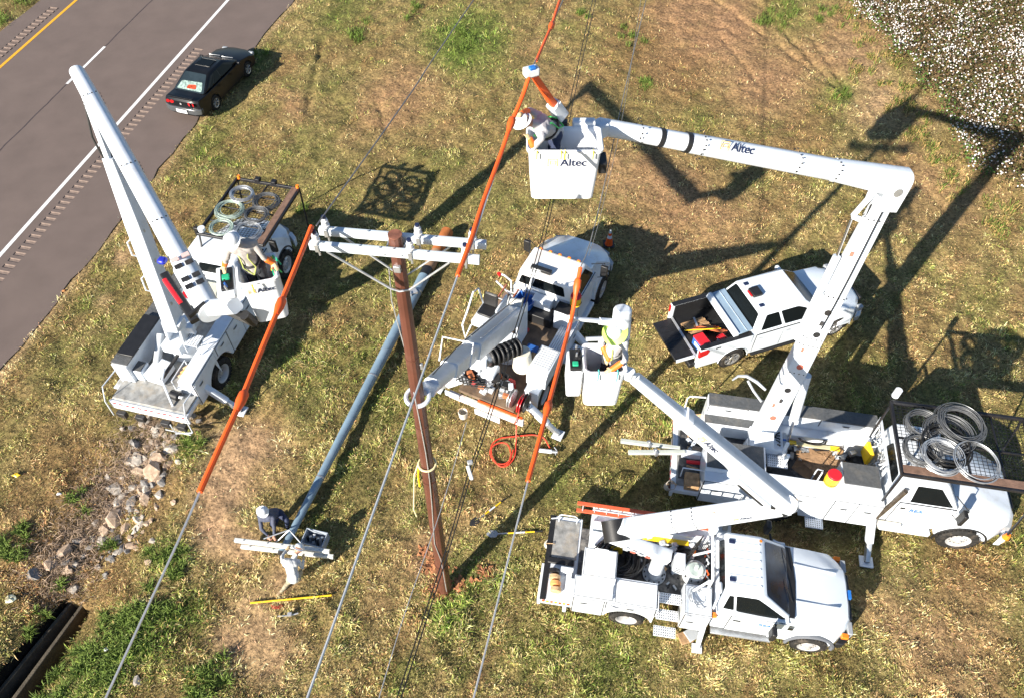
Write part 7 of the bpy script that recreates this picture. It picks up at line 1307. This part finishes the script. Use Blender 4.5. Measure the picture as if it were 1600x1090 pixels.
    if harness:
        bk = che + (che - pel).normalized() * .04; nrm = f
        for q in (-1, 1):
            for fb in (-1, 1): MB().tube([che.lerp(sl if q > 0 else sr, .6) + upv * .09, che + nrm * fb * .17 + (sl - sr).normalized() * q * .06, wai + nrm * fb * .165 + (sl - sr).normalized() * q * .1, pel + nrm * fb * .16], .013, 5).build('harness_strap', harness, t)
        MB().tube([wai + (f * math.cos(a) + (sl - sr).normalized() * math.sin(a)) * .168 for a in [6.2832 * i / 16 for i in range(16)]], .024, 6, True).build('belt', BLACKP, t)
    tag(t, label, 'person', group); return t
GSH = mat('light grey work shirt', (.42, .42, .44), .85, 0, .12, 7, .2, bscale=60); TSH = mat('taupe work shirt', (.36, .33, .31), .85, 0, .12, 7, .2, bscale=60); PSH = mat('pale grey work shirt', (.6, .61, .6), .85, 0, .1, 7, .2, bscale=60)
NAVY = mat('navy work cloth', (.025, .035, .075), .85, 0, .2, 7, .2, bscale=60); KHAKI = mat('khaki trousers', (.36, .32, .22), .85, 0, .2, 7, .2); DPANT = mat('dark trousers', (.03, .033, .04), .85, 0, .2, 7)
GREENH = mat('green harness webbing', (.05, .5, .12), .6); YHAR = mat('yellow-green harness webbing', (.45, .5, .15), .6)
def legs(J, base, fx, w=.1, z0=0.0):
    """straight legs under the pelvis down to base height"""
    p = J['pelvis']; s = V((-fx.y, fx.x, 0))
    for q, n_ in ((1, 'l'), (-1, 'r')):
        J['h' + n_] = p + s * q * .09; J['k' + n_] = V((p.x, p.y, (p.z + base) / 2 + .04)) + s * q * .1 + fx * .03; J['a' + n_] = V((p.x, p.y, base + .08)) + s * q * .11; J['t' + n_] = J['a' + n_] + fx * .15 - V((0, 0, .04))
# worker in the left bucket, facing the camera
wc = A.W(cA); base = wc.z - .98; fx = V((.12, -1, 0)).normalized(); s_ = V((-fx.y, fx.x, 0))
J = dict(pelvis=wc + V((-.06, .06, .02)) , chest=wc + V((-.12, .05, .42)), neck=wc + V((-.15, -.0, .60)), head=wc + V((-.18, -.06, .70)))
J['sl'] = J['chest'] + s_ * .19 + V((0, 0, .1)); J['sr'] = J['chest'] - s_ * .19 + V((0, 0, .1)); J['el'] = J['sl'] + s_ * .12 + V((0, -.1, -.26)); J['er'] = J['sr'] - s_ * .12 + V((0, -.08, -.26))
J['wl'] = wc + V((.30, .02, .12)); J['dl'] = J['wl'] + V((.06, -.08, -.03)); J['wr'] = A.W(cA - ax * .0) + V((-.50, -.02, .12)); J['dr'] = J['wr'] + V((.0, -.1, -.05)); legs(J, base, fx)
person('worker in the left bucket in taupe shirt, white hard hat and orange rubber sleeves', J, dict(shirt=TSH, pants=DPANT, hand=GLOVE, cuff=OGLOVE, glasses=1), wc + V((0, 0, -1)), fx + V((0, 0, -.55)), harness=YHAR)
# worker in the high bucket leaning out to the left
wc = D.W(BKD); base = wc.z - 1.02
J = dict(pelvis=P(868, 206, 11.06), chest=P(848, 197, 11.38), neck=P(832, 193, 11.55), head=P(820, 190, 11.62)); fx = V((-1, -.15, 0)).normalized()
J['sl'] = P(846, 216, 11.36); J['sr'] = P(842, 180, 11.5); J['el'] = P(834, 232, 11.2); J['er'] = P(828, 172, 11.6); J['wl'] = P(828, 217, 11.35); J['dl'] = P(819, 207, 11.5); J['wr'] = P(815, 178, 11.75); J['dr'] = P(808, 182, 11.82); legs(J, base, fx)
person('worker leaning out of the high bucket with green harness and white hard hat', J, dict(shirt=GSH, pants=NAVY, hand=GLOVE, cuff=OGLOVE), wc + V((0, 0, -1)), V((-.8, -.25, -.5)), harness=GREENH)
# worker in the middle bucket, wide lime brim
wc = C.W(cC); base = wc.z - .98; fx = V((-.75, -.6, 0)).normalized(); s_ = V((-fx.y, fx.x, 0))
J = dict(pelvis=wc + V((.12, .02, .04)), chest=wc + V((.17, .04, .44)), neck=wc + V((.15, .02, .60)), head=wc + V((.11, -.02, .70)))
J['sl'] = J['chest'] + s_ * .18 + V((0, 0, .08)); J['sr'] = J['chest'] - s_ * .18 + V((0, 0, .08)); J['el'] = J['sl'] + V((.0, -.22, -.16)); J['er'] = J['sr'] + V((-.14, -.08, -.22)); J['wl'] = P(957, 576, 8.75); J['dl'] = P(943, 582, 8.72); J['wr'] = P(951, 560, 8.7); J['dr'] = P(947, 567, 8.6); legs(J, base, fx)
person('worker in the middle bucket with lime-brimmed hard hat and orange rubber sleeves', J, dict(shirt=GSH, pants=DPANT, hand=GLOVE, cuff=OGLOVE), wc + V((0, 0, -1)), fx + V((0, 0, -.7)), harness=YHAR, brim=mat('lime hat brim', (.55, .85, .12), .5))
# two workers on the ground
J = dict(pelvis=P(430, 801, .52), chest=P(416, 806, .82), neck=P(413, 801, 1.0), head=P(411, 799, 1.10)); fx = V((.25, -1, 0)).normalized()
J['sl'] = P(427, 808, .86); J['sr'] = P(406, 806, .86); J['el'] = P(428, 826, .62); J['er'] = P(408, 825, .62); J['wl'] = P(428, 836, .5); J['dl'] = P(430, 843, .5); J['wr'] = P(420, 837, .5); J['dr'] = P(423, 844, .5)
J['hl'] = P(437, 801, .5); J['hr'] = P(424, 800, .5); J['kl'] = P(448, 812, .55); J['al'] = P(449, 823, .1); J['tl'] = P(452, 829, .06); J['kr'] = P(428, 822, .12); J['ar'] = P(436, 806, .1); J['tr'] = P(440, 801, .08)
person('worker in dark navy clothes and white hard hat crouching behind the grounded crossarm', J, dict(shirt=mat('dark slate shirt', (.07, .08, .12), .85, 0, .15, 7, .2), pants=NAVY, hand=SKIN), P(428, 812, 0), V((.25, -.6, -.8)))
J = dict(pelvis=P(459, 902, .55), chest=P(454, 881, .78), neck=P(462, 866, .86), head=P(466, 858, .88)); fx = V((.2, 1, 0)).normalized()
J['sl'] = P(443, 876, .78); J['sr'] = P(466, 877, .78); J['el'] = P(441, 868, .55); J['er'] = P(472, 886, .52); J['wl'] = P(448, 858, .5); J['dl'] = P(452, 853, .5); J['wr'] = P(469, 894, .3) if 0 else P(474, 873, .48); J['dr'] = P(474, 866, .5)
J['hl'] = P(454, 904, .52); J['hr'] = P(464, 902, .52); J['kl'] = P(452, 908, .12); J['al'] = P(440, 922, .08); J['tl'] = P(434, 928, .06); J['kr'] = P(470, 893, .42); J['ar'] = P(468, 899, .1); J['tr'] = P(472, 893, .06)
person('worker in pale grey shirt and khaki trousers bending over the grounded crossarm', J, dict(shirt=PSH, pants=KHAKI, hand=GLOVE), P(458, 905, 0), V((.15, .6, -.75)), shoes=mat('tan work boot', (.4, .28, .16), .8))
